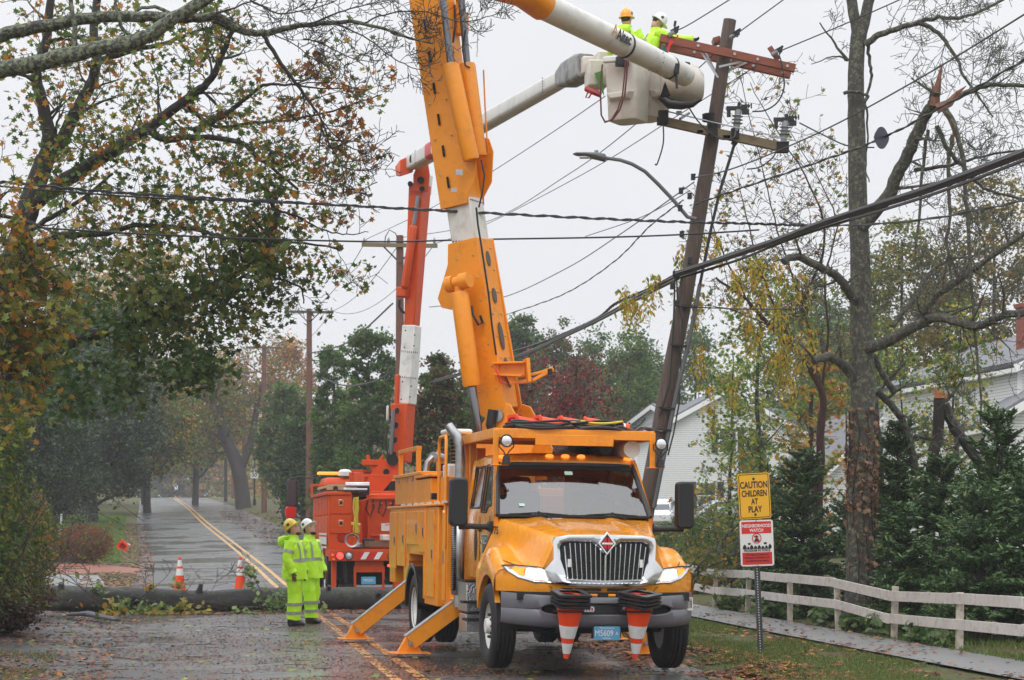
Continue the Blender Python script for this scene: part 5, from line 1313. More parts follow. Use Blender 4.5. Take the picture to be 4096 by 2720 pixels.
    mb = MB(); mb.tube([Mh @ Vector((.10 * math.cos(t), 0, .03 + .108 * math.sin(t))) for t in np.linspace(.3, 2.8, 12)], .018, 6); mb.build("hat_ridge", M_hard[hat], hh, smooth=True)
    mb = MB(); mb.sphere(Mh @ Vector((.0, -.104, .045)), (.028, .008, .028), 12, 6); mb.build("hat_badge", mat("badge_dark", (.03, .06, .04), rough=.4) if 'badge_dark' not in MATS else MATS['badge_dark'], hh)
    # jacket torso
    mb = MB(); secs = []; nn = 28
    prof = [(hem, .215, .265), (hem + .06, .21, .262), (.95, .20, .255), (1.05, .19, .25), (1.18, .178, .25), (1.30, .17, .255), (1.38, .155, .245), (1.44, .125, .19), (1.48, .095, .115), (1.54, .09, .09), (1.565, .092, .092)]
    for (z, d_, w) in prof:
        ring = []
        for k in range(nn):
            a_ = 2 * math.pi * k / nn; fold = 1 + .05 * math.sin(a_ * 5 + z * 7 + seed) * (1 if z < 1.35 else .2)
            p = ln((d_ * math.cos(a_) * fold, w * math.sin(a_) * fold, z)); ring.append(wr(p, .022 if z < 1.4 else .006, 7, seed))
        secs.append(ring)
    mb.loft(secs, cap=False); 
    for s_, k in ((-1, 'R'), (1, 'L')):
        sh, el, w_ = ln((0, s_ * .17, 1.44)), ln(J[k][0]), ln(J[k][1]); pts = []; rr = []
        for t in np.linspace(0, 1, 8): pts.append(sh.lerp(el, t)); rr.append(.098 - .012 * t)
        for t in np.linspace(.15, 1, 8): pts.append(el.lerp(w_, t)); rr.append(.088 - .012 * t)
        o0 = len(mb.v); mb.tube(pts, rr, 14)
        for i in range(o0, len(mb.v)): mb.v[i] = tuple(wr(mb.v[i], .022, 11, seed + 5))
    jk = mb.build("jacket", M_hv, o, smooth=True, ang=80)
    if hood:
        mb = MB(); secs = []
        for (z, x, d_, w) in ((1.36, -.15, .04, .08), (1.38, -.19, .075, .125), (1.44, -.20, .085, .14), (1.52, -.16, .10, .13), (1.55, -.07, .11, .11)):
            secs.append([wr(ln((x + d_ * math.cos(a_), w * math.sin(a_), z)), .015, 9, seed) for a_ in np.linspace(0, 2 * math.pi, 18, endpoint=False)])
        mb.loft(secs); mb.build("hood", M_hv, jk, smooth=True, ang=80)
    def band(z, h, name="reflective_band"):
        i = max(j for j in range(len(prof)) if prof[j][0] <= z); j = min(i + 1, len(prof) - 1); t = (z - prof[i][0]) / max(1e-6, prof[j][0] - prof[i][0])
        mb = MB(); ss = []
        for q in (0, .5, 1):
            zz = z + h * (q - .5); tt = (zz - prof[i][0]) / (prof[j][0] - prof[i][0]); d_ = prof[i][1] + (prof[j][1] - prof[i][1]) * tt; w = prof[i][2] + (prof[j][2] - prof[i][2]) * tt; ring = []
            for k in range(nn):
                a_ = 2 * math.pi * k / nn; fold = 1 + .05 * math.sin(a_ * 5 + zz * 7 + seed); p = wr(ln((d_ * math.cos(a_) * fold, w * math.sin(a_) * fold, zz)), .022, 7, seed)
                c0 = ln((0, 0, zz)); v_ = (p - c0); v_.z = 0; ring.append(p + v_.normalized() * .008)
            ss.append(ring)
        mb.loft(ss, cap=False); mb.build(name, M_ref, jk, smooth=True)
    band(1.13, .05)
    for s_, k in ((-1, 'R'), (1, 'L')):
        sh, el, w_ = ln((0, s_ * .17, 1.44)), ln(J[k][0]), ln(J[k][1]); mb = MB()
        for t in (.62,):
            c = sh.lerp(el, t); d_ = (el - sh).normalized(); mb.tube([c - d_ * .025, c + d_ * .025], [.105, .103], 14)
        mb.build("sleeve_band", M_ref, jk, smooth=True)
        for xf in (.13, -.14) if stripes == 'A' else (.13,):
            mb = MB(); vs = []
            for z in np.linspace(1.16, 1.44, 7):
                i = max(j for j in range(len(prof)) if prof[j][0] <= z); t = (z - prof[i][0]) / (prof[i + 1][0] - prof[i][0]); d_ = prof[i][1] + (prof[i + 1][1] - prof[i][1]) * t
                for dy in (-.022, .022):
                    p = ln(((d_ + .02) * (1 if xf > 0 else -1) * math.cos(.6), s_ * .12 + dy, z)); vs.append(p)
            mb.add(vs, [[2 * q, 2 * q + 1, 2 * q + 3, 2 * q + 2] for q in range(6)]); mb.build("chest_stripe", M_ref, jk, solid=.006)
        V, E, Rr = hand_geo(w_ - (w_ - el).normalized() * .01, J[k][2], Vector((1, -s_ * .2, 0)))
        skinned("glove", V, E, Rr, M_glove if J.get('glove', 'b') == 'b' else M_black, o, sub=1)
    if legs:
        mb = MB(); 
        secs = [[wr(Vector((d_ * math.cos(a_), w * math.sin(a_), z)), .01, 8, seed) for a_ in np.linspace(0, 2 * math.pi, 24, endpoint=False)] for z, d_, w in ((1.0, .14, .17), (.92, .15, .195), (.84, .155, .20), (.78, .13, .19))]
        mb.loft(secs)
        for s_, k in ((-1, 'R'), (1, 'L')):
            f_ = J['F' + k]; ft = Vector((f_[0], f_[1], 0)); pts, rr = [], []
            for t in np.linspace(0, 1, 14):
                z = .90 - .80 * t; kx = .02 * math.sin(math.pi * t); pts.append(Vector((ft.x * t + kx, (s_ * .095) * (1 - t) + ft.y * t, z))); rr.append(.122 - .022 * t + .006 * math.sin(t * 9 + seed) + (.012 if t > .9 else 0))
            o0 = len(mb.v); mb.tube(pts, rr, 16, sq=(1.05, .95))
            for i in range(o0, len(mb.v)): mb.v[i] = tuple(wr(mb.v[i], .020, 8, seed + 9 * s_))
        tr = mb.build("trousers", M_hv, o, smooth=True, ang=80)
        for s_, k in ((-1, 'R'), (1, 'L')):
            f_ = J['F' + k]
            for z in (.37, .22):
                t = (.90 - z) / .80; c = Vector((f_[0] * t + .02 * math.sin(math.pi * t), s_ * .095 * (1 - t) + f_[1] * t, z)); mb = MB(); mb.tube([c + Vector((0, 0, -.026)), c + Vector((0, 0, .026))], .140 - .022 * t, 16, sq=(1.05, .97)); mb.build("reflective_band", M_ref, tr, smooth=True)
            mb = MB(); bx = Vector((f_[0], f_[1], 0))
            rings = []
            for (x, w, z0, z1) in ((-.10, .030, .02, .09), (-.085, .046, 0, .14), (-.02, .05, 0, .17), (.05, .048, 0, .125), (.12, .054, 0, .095), (.18, .048, 0, .07), (.205, .025, .008, .045)):
                zc, zh = (z0 + z1) / 2, (z1 - z0) / 2
                rings.append([bx + Vector((x, w * math.copysign(abs(math.cos(t)) ** .7, math.cos(t)), zc + zh * math.copysign(abs(math.sin(t)) ** .7, math.sin(t)))) for t in np.linspace(0, 2 * math.pi, 14, endpoint=False)])
            mb.loft(rings); mb.tube([bx + Vector((-.03, 0, .08)), bx + Vector((-.02, 0, .26))], .055, 12); mb.build("boot", M_boot, o, smooth=True, ang=70)
    return o
def gpt(x, y, D): p = SP(x, y, D); p.z = float(gz(D)); return p
JS = {'R': [(-.04, -.27, 1.16), (.06, -.26, .90), (.25, 0, -1)], 'L': [(-.03, .27, 1.16), (.07, .26, .90), (.25, 0, -1)], 'FR': (.02, -.12), 'FL': (-.06, .12)}
p = gpt(1178, 2505, 34.0)
person((p.x, p.y, p.z + .055), R(-12), "worker in yellow hard hat and lime rainsuit standing in the road looking up", "yellow", JS, headpitch=32, lean=-.04, beard=M_beard2, seed=1, scale=.985)
p = gpt(1240, 2495, 34.75)
JS2 = {'R': [(.0, -.26, 1.16), (.06, -.24, .92), (.3, 0, -1)], 'L': [(-.02, .28, 1.16), (.09, .27, .90), (.25, 0, -1)], 'FR': (.10, -.11), 'FL': (-.06, .12)}
person((p.x, p.y, p.z + .055), R(-32), "bearded worker in white hard hat with lamp, behind the man in yellow hard hat", "white", JS2, headpitch=30, lean=-.03, beard=M_beard, seed=4, scale=.985, hood=False, stripes='B')
# two linemen in the buckets
JB = {'R': [(.08, -.30, 1.16), (.32, -.22, 1.10), (1, 0, 0)], 'L': [(.08, .30, 1.16), (.32, .22, 1.12), (1, 0, 0)], 'FR': (.02, -.11), 'FL': (-.02, .11), 'glove': 'k'}
pb = SP(2506, 482, 33.6)
person((pb.x, pb.y, pb.z + .03), R(62), "lineman in orange hard hat seen from behind in the left bucket", "orange", JB, headpitch=-2, lean=.0, seed=7)
JC = {'R': [(.40, -.24, 1.30), (.66, -.14, 1.34), (1, 0, .1)], 'L': [(.42, .26, 1.34), (.66, .16, 1.38), (1, 0, .1)], 'FR': (.02, -.11), 'FL': (-.02, .11), 'glove': 'k'}
pb = SP(2588, 478, 34.3)
person((pb.x - .03, pb.y, pb.z + .03), R(8), "lineman in white hard hat bending over the end of the red crossarm", "white", JC, headpitch=-45, lean=.30, seed=11, hood=False)
# ================================================================== cones
M_cone = mat("cone_orange", (.80, .062, .008), rough=.45, spec=.35, var=.06, dirt=(.3, .04, .02), dirt_amt=.4, emit=(.8, .04, .01), estr=.03)
M_conew = mat("cone_collar_white", (.70, .70, .68), rough=.35, var=.06, dirt=(.35, .33, .3), dirt_amt=.4, dirt_scale=12)
def cone_mesh(h=.60, r0=.14, r1=.027, base=.36, blackbase=True, collars=((.52, .70), (.76, .93))):
    t = MB(); n = 28
    def rr(f): return r0 + (r1 - r0) * f
    fs = sorted({0, 1, *[c for p in collars for c in p], .06, .3, .5})
    t.lathe([(rr(f), f * h) for f in fs] + [(r1 * .6, h), (r1 * .5, h - .01)] + [(rr(f) - .008, f * h) for f in (.9, .5, .06, 0)] , n, cap=False)
    b = MB(); k = base / 2
    o = rrect(base, base, .04, 3)
    def rings(z, q): return [Vector((x * q, y * q, z)) for x, y in o]
    m = len(o)
    inn = [Vector((r0 * .99 * math.cos(math.atan2(p[1], p[0])), r0 * .99 * math.sin(math.atan2(p[1], p[0])), .0)) for p in o]
    b.loft([[v + Vector((0, 0, -.028)) for v in inn], rings(-.028, 1), rings(-.004, 1), rings(.004, .93), [v + Vector((0, 0, .008)) for v in inn]], cap=False)
    c = []
    for (a0, a1) in collars:
        w = MB(); w.lathe([(rr(a0) + .0015, a0 * h), (rr((a0 + a1) / 2) + .002, (a0 + a1) / 2 * h), (rr(a1) + .0015, a1 * h)], n, cap=False); c.append(w)
    return t, b, c
def make_cone(label, group, loc, rot, blackbase=True, **kw):
    o = empty("traffic_cone", loc, 0, label, "traffic cone", group, rot=rot)
    t, b, c = cone_mesh(**kw)
    t.build("cone_body", M_cone, o, smooth=True, ang=60); b.build("base_plate", M_black if blackbase else M_cone, o, smooth=True, ang=35)
    for w in c: w.build("reflective_collar", M_conew, o, smooth=True)
    return o
gl = "cones nested upside down on the truck's front bumper"
lab = [["lowest cone of the left upside down stack on the bumper, orange body showing", "second cone up in the left bumper stack", "third cone up in the left bumper stack", "topmost cone of the left bumper stack, its red hollow open upward"],
       ["lowest cone of the right upside down stack on the bumper, orange body showing", "second cone up in the right bumper stack", "third cone up in the right bumper stack", "topmost cone of the right bumper stack, turned cornerwise"]]
TM = Matrix.LocRotScale(T.location, T.rotation_euler, T.scale)
protoC = None
for si, (x, rz0) in enumerate(((-.48, 0), (.315, .78))):
    for k in range(4):
        wp = TM @ Vector((x + .004 * k, -1.36, .775 + .042 * k)); rot = (Euler((math.pi + R(9), R(2.5), TH)).to_matrix() @ Matrix.Rotation(rz0 + random.uniform(-.12, .12), 3, 'Z')).to_euler(); ax_c = rot.to_matrix() @ Vector((0, 0, 1)); wp = TM @ Vector((x, -1.36, .79)) - ax_c * (.041 * k)
        if protoC is None: protoC = make_cone(lab[si][k], gl, wp, rot, h=.60, r0=.155, base=.385, collars=((.36, .60), (.70, .90))); c = protoC
        else:
            c = copy_tree(protoC); c.location = wp; c.rotation_euler = rot; c["label"] = lab[si][k]
mb = MB()
for x in (-.48, .315):
    mb.tube([(x - .155, -1.16, .73), (x - .155, -1.36, .73), (x - .12, -1.48, .73), (x, -1.52, .73), (x + .12, -1.48, .73), (x + .155, -1.36, .73), (x + .155, -1.16, .73)], .011, 6)
mb.build("cone_holder", M_black, T, smooth=True)
for (x, y, D, lb) in ((719, 2383, 46, "orange cone standing in the road left behind the fallen trunk"), (961, 2383, 46, "orange cone behind the trunk beside a leafy twig")):
    p = SP(x, y, D); make_cone(lb, "cones standing behind the fallen trunk", (p.x, D, float(gz(D)) + .06), Euler((0, 0, .3)), h=.86, r0=.15, r1=.035, base=.40)
make_cone("orange cone knocked over by the round shrub, hollow base towards us", None, (-14.6, 75, float(gz(75)) + .24), Euler((R(-84), R(45), R(-10))), blackbase=False, h=.66, r0=.15, r1=.03, base=.40)
gp = "cones lying on the platform above the cab"
lp_ = ["leftmost red cone lying on the cab platform behind hoses", "second red cone from the left lying on the cab platform", "third red cone from the left lying on the cab platform", "rightmost red cone lying on the cab platform, flatter than the rest"]
for k, x in enumerate((-.50, -.18, .12, .45)):
    wp = TM @ Vector((x - .1, 1.30 + .04 * k, 2.905)); rot = Euler((R(90), R(0), R(90) + TH + R(12 - 8 * k)))
    if k == 0: protoP = make_cone(lp_[0], gp, wp, rot, blackbase=False, h=.55, r0=.15, r1=.06, base=.31, collars=((.75, .90),))
    else: c = copy_tree(protoP); c.location = wp; c.rotation_euler = rot; c["label"] = lp_[k]
# hoses on the platform
def coil(name, label, cat, m, x0, x1, n, r, sd, y0=.80):
    g = random.Random(sd); mb = MB()
    for k in range(n):
        zz = 2.87 + g.uniform(0, .10); yy = y0 + g.uniform(0, .4); a, b = x0 + g.uniform(0, .15), x1 - g.uniform(0, .15)
        pts = []
        for t in np.linspace(0, 2 * math.pi, 25):
            pts.append(TM @ Vector(((a + b) / 2 + (b - a) / 2 * math.cos(t), yy + .15 * math.sin(t) + .0, zz + .018 * math.sin(t * 2 + k))))
        mb.tube(pts, r, 6, cap=False)
    o = mb.build(name, m, smooth=True); tag(o, label, cat); return o
coil("hose_coil", "flattened coil of black hose on the left of the cab platform", "hose", M_black, -.80, .10, 9, .016, 1)
coil("hose_coil", "black hose coil in the middle of the cab platform", "hose", M_black, .0, .75, 7, .017, 2)
coil("cable_coil", "yellow cable looped over the black hoses on the platform", "cable", mat("yellow_cable", (.70, .50, .03), rough=.4), .05, .72, 3, .014, 5, .72)
mb = MB(); g_ = random.Random(4)
for k in range(7):
    a = Vector((.55 + .05 * k, .80 + g_.uniform(-.05, .2), 2.87)); mb.tube([TM @ (a + Vector((.12 * q + g_.uniform(-.03, .03), g_.uniform(-.03, .03), .03 * math.sin(q * 2 + k) + .02))) for q in range(4)], .012, 5)
mb.tube([TM @ Vector(p) for p in ((.80, .9, 2.88), (.92, .9, 2.96), (.97, .88, 3.03), (.93, .88, 3.0))], .014, 5)
tag(mb.build("wire_bundle", mat("grey_wire", (.05, .05, .05), rough=.5), smooth=True), "tangled grey wire ends at the right corner of the cab platform", "wire")

# ================================================================== leaning pole
M_pole = mat("brown_pole_wood", (.095, .062, .048), rough=.62, var=.35, vscale=5, stretch=(14, 14, 1), dirt=(.16, .15, .11), dirt_amt=.7, dirt_scale=1.2, bump=.6, bscale=12)
M_arm = mat("red_brown_arm_wood", (.24, .060, .028), rough=.45, var=.25, vscale=5, stretch=(1, 10, 10), bump=.2)
M_arm2 = mat("weathered_arm_wood", (.20, .15, .075), rough=.6, var=.45, vscale=3, stretch=(2, 8, 8), dirt=(.04, .04, .035), dirt_amt=.9, dirt_scale=3)
M_galv = mat("galvanised", (.42, .43, .44), rough=.45, metal=.6, var=.15)
M_ins = mat("grey_insulator", (.30, .31, .32), rough=.5)
M_cbl = mat("black_cable", (.013, .013, .016), rough=.35)
M_wire = mat("weathered_wire", (.03, .03, .033), rough=.45)
po = SP(2515, 2440, 34.0); po.z = float(gz(34)) + .05
PO = empty("utility_pole", po, 0, "tall dark brown wooden pole leaning right behind the orange truck", "utility pole")
L = lambda x, y, D=34.0: DP(x, y, D) - po
mb = MB(); mb.tube([Vector((0, 0, -.3)), L(1470, 1280), L(1512, 1050), L(1537, 900), L(1577, 700), L(1606, 530), L(1643, 310), L(1671, 120), L(1683, 46)], [.165, .155, .146, .140, .132, .127, .122, .113, .108], 20)
pl = mb.build("pole", M_pole, PO, smooth=True, ang=50)
PL = lambda x, y, D=34.0: SP(x, y, D) - po
for (a, b, nm) in (((2640, 152, 33.78), (3180, 274, 33.78), "crossarm"), ((2626, 178, 34.22), (3162, 300, 34.22), "crossarm")):
    mb = MB(); mb.bar(PL(*a), PL(*b), .095, .135); ca = mb.build(nm, M_arm, PO, bevel=.006)
    mb = MB()
    for t in (.28, .55, .72, .94): c = PL(*a).lerp(PL(*b), t); mb.tube([c + Vector((0, -.07, 0)), c + Vector((0, -.04, 0))], .025, 8)
    mb.build("bolts", M_galv, ca)
mb = MB()
for (a, b, D) in (((2792, 188), (2872, 310), 33.82), ((2814, 193), (2874, 312), 34.1), ((2876, 267), (3004, 238), 33.82), ((2900, 290), (3006, 240), 34.15)): mb.bar(PL(*a, D), PL(*b, D), .012, .035)
mb.build("crossarm_brace", M_galv, PO)
mb = MB(); mb.bar(PL(2862, 155, 34.25), PL(2868, 175, 34.25), .3, .12); mb.bar(PL(3078, 188, 33.8), PL(3112, 240, 33.8), .05, .08); mb.build("arm_block", M_arm, PO)
def susp(p, q, par):
    mb = MB(); p, q = Vector(p), Vector(q); d = (q - p); 
    pts, rr = [], []
    for k in range(9): pts.append(p + d * (k / 8)); rr.append(.045 if k % 2 else .030)
    mb.tube(pts, rr, 12); return mb.build("insulator", M_ins, par, smooth=True, ang=60)
susp(PL(2673, 142, 33.7), PL(2696, 128, 33.7), PO); susp(PL(2920, 152, 33.8), PL(2943, 138, 33.8), PO); susp(PL(3086, 220, 33.7), PL(3110, 207, 33.7), PO); susp(PL(2655, 200, 33.9), PL(2655, 178, 33.9), PO)
mb = MB()
for c in ((2702, 124), (2948, 134), (3118, 203)):
    p = PL(*c, 33.7); mb.box(p, (.09, .05, .05)); mb.tube([p + Vector((-.08, 0, .0)), p + Vector((.06, 0, .08))], .018, 6); mb.tube([p + Vector((.0, 0, -.06)), p + Vector((.05, 0, .07))], .015, 6)
mb.tube([PL(2694, 126, 33.7), PL(2700, 105, 33.7)], .012, 6); mb.tube([PL(2698, 105, 33.7), PL(2702, 84, 33.7)], .022, 8)
mb.build("line_clamp", M_black, PO)
mb = MB(); mb.bar(PL(2711, 140, 33.6), PL(2708, 158, 33.6), .03, .02); mb.bar(PL(2684, 160, 33.65), PL(2668, 210, 33.65), .04, .04); mb.bar(PL(2694, 165, 33.65), PL(2668, 195, 33.65), .03, .03); mb.build("red_strap_brace", M_redp, PO)
# lower arm with cutouts
mb = MB(); mb.bar(PL(2640, 482, 33.75), PL(3140, 592, 33.75), .10, .15); la = mb.build("crossarm", M_arm2, PO, bevel=.008)
mb = MB(); mb.box(PL(2652, 470, 33.7), (.16, .16, .22)); mb.box(PL(2645, 485, 33.7), (.14, .14, .12)); mb.box(PL(2850, 520, 33.72), (.16, .14, .2)); mb.box(PL(2940, 535, 33.72), (.13, .14, .17)); mb.box(PL(3130, 590, 33.72), (.20, .16, .17)); mb.box(PL(2800, 528, 33.75), (.10, .1, .05)); mb.box(PL(2905, 550, 33.75), (.12, .1, .06)); mb.lathe([(.132, 0), (.132, .12)], 18, Matrix.Translation(PL(2840, 485, 34))); mb.build("mounting_bracket", M_dark, PO)
mb = MB(); mb.tube([PL(2672, 446, 33.6), PL(2900, 500, 33.6), PL(3180, 562, 33.6)], .012, 6); mb.box(PL(2716, 452, 33.6), (.09, .06, .06)); mb.box(PL(3006, 520, 33.6), (.07, .05, .05)); mb.tube([PL(2720, 476, 33.7), PL(2756, 452, 33.9)], .025, 6); mb.build("tie_rod", M_steel, PO, smooth=True)
for i, (x, y) in enumerate(((2945, 530), (3134, 575))):
    base = PL(x, y - 5, 33.7); top = PL(x + 8, y - 90, 33.7); mb = MB(); pts, rr = [], []
    for k in range(25):
        t = k / 24; pts.append(base.lerp(top, t)); f = (k % 4) / 4; rr.append((.105 if k % 4 == 1 else .060) * (1 - .12 * t) if .22 < t < .80 else .055)
    mb.tube(pts, rr, 16); c_ = mb.build("cutout_insulator", M_ins, PO, smooth=True, ang=50)
    mb = MB(); tp = PL(x + 8, y - 92, 33.7)
    mb.box(tp + Vector((-.03, 0, .02)), (.34, .08, .06)); mb.box(tp + Vector((-.16, 0, -.05)), (.06, .06, .15)); mb.tube([tp + Vector((.0, 0, 0)), tp + Vector((.02, 0, .11))], .03, 8); mb.box(tp + Vector((.12, 0, -.04)), (.12, .08, .08)); mb.tube([tp + Vector((.05, 0, .07)), tp + Vector((.2, 0, .06))], .018, 6)
    for k in range(3): mb.box(tp + Vector((.12 + .05 * k, 0, .06)), (.02, .03, .08))
    mb.build("switch_head", M_black, c_)
    mb = MB(); mb.tube([base + Vector((-.08, 0, .02)), base + Vector((-.04, 0, -.12))], .02, 6); mb.build("support_strut", M_galv, c_)
# conduit and cable down the pole
mb = MB(); mb.tube([L(1694, 330, 33.8), L(1688, 350, 33.8), L(1660, 440, 33.78), L(1640, 525, 33.78), L(1614, 655, 33.78)], .026, 8); mb.tube([L(1699, 322, 33.8), L(1690, 334, 33.8)], .05, 8); mb.build("riser_cable", M_cbl, PO, smooth=True)
mb = MB(); mb.tube([L(1614, 655, 33.8), L(1592, 770, 33.8), L(1560, 905, 33.8), L(1541, 1000, 33.8), L(1508, 1170, 33.8)], .037, 10); mb.build("conduit", mat("conduit_grey", (.11, .115, .12), rough=.4), PO, smooth=True)
mb = MB()
for (x, y) in ((1600, 705), (1575, 795), (1548, 940), (1540, 990)): mb.bar(L(x - 28, y, 33.84), L(x + 8, y + 3, 33.80), .12, .03)
for (x, y) in ((1598, 408), (1570, 440), (1590, 452), (1568, 480), (1572, 540), (1556, 632), (1550, 660), (1590, 600), (1560, 700)): mb.box(L(x, y, 33.8), (.07, .08, .10)); mb.tube([L(x - 4, y + 6, 33.8), L(x + 5, y - 7, 33.8)], .018, 6)
mb.build("pole_hardware", M_black, PO)
mb = MB(); mb.tube([L(1560, 640, 33.8), L(1562, 690, 33.8), L(1573, 740, 33.8), L(1568, 860, 33.8), L(1566, 930, 33.8), L(1553, 1000, 33.8), L(1540, 1050, 33.8)], .013, 6); mb.tube([L(1556, 640, 33.8), L(1554, 720, 33.8), L(1545, 880, 33.85), L(1520, 960, 33.85)], .016, 6); mb.build("loose_cable", M_cbl, PO, smooth=True)
# street lamp on the pole
mb = MB(); pts = [(1605, 505, 33.85), (1585, 500, 33.85), (1553, 462, 33.8), (1518, 425, 33.7), (1487, 395, 33.6), (1457, 378, 33.5), (1430, 369, 33.4), (1395, 364, 33.4)]
mb.tube([L(*p) for p in pts], [.034, .034, .034, .033, .032, .031, .030, .030], 10); sa = mb.build("lamp_arm", mat("lamp_grey", (.16, .17, .18), rough=.45, var=.1), PO, smooth=True)
mb = MB(); n_ = 16
def lr(x, y, w, h): c = L(x, y, 33.4); return [c + Vector((0, w * math.cos(t), h * math.sin(t))) for t in np.linspace(0, 2 * math.pi, n_, endpoint=False)]
mb.loft([lr(1321, 355, .02, .01), lr(1328, 355, .11, .025), lr(1350, 357, .16, .04), lr(1375, 360, .14, .06), lr(1394, 364, .08, .07), lr(1397, 364, .05, .05)]); hd_ = mb.build("lamp_head", MATS["lamp_grey"], PO, smooth=True, ang=60)
mb = MB(); mb.tube([L(1375, 358, 33.4), L(1375, 347, 33.4)], .035, 10); mb.build("photocell", M_ins, hd_)
mb = MB(); mb.box(L(1350, 363, 33.4), (.2, .14, .02)); mb.build("lamp_lens", M_lens, hd_)

# ================================================================== overhead wires
def wire(label, pts, r, m=None, sag=0.0, group=None, tw=0, name="overhead_wire", n=14, cat="wire"):
    P = [DP(*p) for p in pts]; out = []
    for i in range(len(P) - 1):
        for t in np.linspace(0, 1, n, endpoint=(i == len(P) - 2)):
            p = P[i].lerp(P[i + 1], t)
            if len(P) > 2:        # smooth through the points
                p0 = P[max(i - 1, 0)]; p3 = P[min(i + 2, len(P) - 1)]; a, b = P[i], P[i + 1]
                t2, t3 = t * t, t * t * t
                p = .5 * ((2 * a) + (b - p0) * t + (2 * p0 - 5 * a + 4 * b - p3) * t2 + (3 * a - p0 - 3 * b + p3) * t3)
            elif sag: p = p - Vector((0, 0, sag * 4 * t * (1 - t)))
            out.append(p)
    mb = MB()
    if tw:
        for k in range(tw):
            mb.tube([p + Vector((math.cos(i * 1.3 + k * 2.1) * r * .5, 0, math.sin(i * 1.3 + k * 2.1) * r * .7)) for i, p in enumerate(out)], r * .62, 5)
    else: mb.tube(out, r, 6)
    o = mb.build(name, m or M_wire, smooth=True); return tag(o, label, cat, group)
g1 = "primary wires from the leaning pole towards the far poles"
wire("thin wire from the far pole's left arm end to the buckets", [(846, 551, 63.5), (990, 482, 57), (1115, 408, 51), (1268, 309, 43), (1395, 222, 36.5)], .010, group=g1)
wire("thin wire from the far pole's top past the street lamp head to the red crossarm", [(925, 548, 63.5), (1120, 512, 54), (1309, 403, 44), (1454, 296, 38), (1645, 126, 34)], .010, group=g1)
wire("thin wire from the far pole's right arm end to the underside of the red crossarm", [(1003, 562, 63.5), (1115, 520, 57), (1356, 395, 45), (1560, 268, 38), (1744, 152, 34)], .010, group=g1)
g2 = "wires leaving the crossarm towards the camera"
wire("wire rising from the crossarm's left end out of the picture top", [(1561, 70, 33.7), (1600, 50, 33.3), (1745, -40, 31.5)], .011, group=g2)
wire("wire rising from the pole top insulator out of the picture", [(1700, 77, 33.7), (1730, 55, 33.4), (1860, -40, 31.6)], .011, group=g2)
wire("wire rising from the crossarm's right end across the big tree trunk", [(1800, 117, 33.7), (1960, 50, 32.8), (2140, -30, 31.6)], .011, group=g2)
wire("black jumper wire looping from the right crossarm insulator down to the first cutout", [(1796, 126, 33.65), (1803, 150, 33.6), (1808, 200, 33.6), (1793, 235, 33.6), (1765, 254, 33.6), (1735, 257, 33.6)], .013, M_cbl, name="jumper_wire")
wire("black wire hanging from the lower arm's left end with a clamp", [(1529, 285, 33.6), (1530, 320, 33.6), (1526, 345, 33.6), (1515, 378, 33.6), (1510, 378, 33.6)], .012, M_cbl, name="dangling_wire")
wire("black wire drooping under the lower arm's right end, cut loose", [(1789, 350, 33.6), (1780, 365, 33.6), (1752, 385, 33.6), (1722, 390, 33.6)], .012, M_cbl, name="dangling_wire")
wire("black lead curving from the boom tip down across the lower arm", [(1587, 245, 33.4), (1606, 275, 33.5), (1630, 300, 33.5), (1660, 320, 33.5), (1690, 318, 33.5), (1696, 300, 33.6)], .013, M_cbl, name="jumper_wire")
wire("black lead from the right cutout across to the tree trunk", [(1843, 283, 33.6), (1900, 312, 33.5), (1955, 336, 33.4), (2016, 340, 33.2)], .012, M_cbl, name="jumper_wire")
wire("long thin wire from the pole rising to the upper right over the trunk", [(1600, 410, 33.8), (1700, 385, 32), (1900, 300, 29), (2130, 175, 25.5), (2375, 25, 22)], .012)
wire("twisted cable with a squirrel plate rising to the right edge", [(1600, 472, 33.8), (1700, 437, 32), (1890, 372, 29), (2035, 318, 27), (2200, 230, 24.5), (2375, 130, 22)], .017, tw=2)
mb = MB(); mb.prism([(.11 * math.cos(a) * (1 + .1 * math.cos(4 * a)), .15 * math.sin(a)) for a in np.linspace(0, 2 * math.pi, 18, endpoint=False)], Matrix.Translation(DP(2032, 318, 26.9)) @ Matrix.Rotation(R(90), 4, 'X') @ Matrix.Rotation(.4, 4, 'Y'), .008)
tag(mb.build("wire_guard_disc", mat("dark_grey_disc", (.07, .075, .09), rough=.3, metal=.5)), "dark oval guard plate clipped on the twisted cable by the trunk", "guard plate")
def bundle(label, pts, r, sd, n=4):
    g = random.Random(sd); P = [DP(*p) for p in pts]; mb = MB()
    for k in range(n):
        a = 2 * math.pi * k / n; off = r * .62; mb.tube(_spl([p + Vector((off * math.cos(a) * .5, off * math.cos(a), off * math.sin(a) * (1 + .2 * math.sin(i + k)))) for i, p in enumerate(P)], 8), r * (.62 if k else .8), 8)
    o = mb.build("cable_bundle", M_cbl, smooth=True); return tag(o, label, "cable bundle")
def _spl(P, n):
    out = []
    for i in range(len(P) - 1):
        p0, a, b, p3 = P[max(i - 1, 0)], P[i], P[i + 1], P[min(i + 2, len(P) - 1)]
        for t in np.linspace(0, 1, n, endpoint=(i == len(P) - 2)):
            out.append(.5 * ((2 * a) + (b - p0) * t + (2 * p0 - 5 * a + 4 * b - p3) * t * t + (3 * a - p0 - 3 * b + p3) * t ** 3))
    return out
bundle("thick black cable bundle sweeping from the leaning pole to the right edge", [(1560, 632, 33.7), (1640, 606, 32.5), (1790, 555, 30), (1880, 520, 28.5), (2000, 480, 27), (2150, 432, 25), (2380, 345, 22.3)], .043, 1)
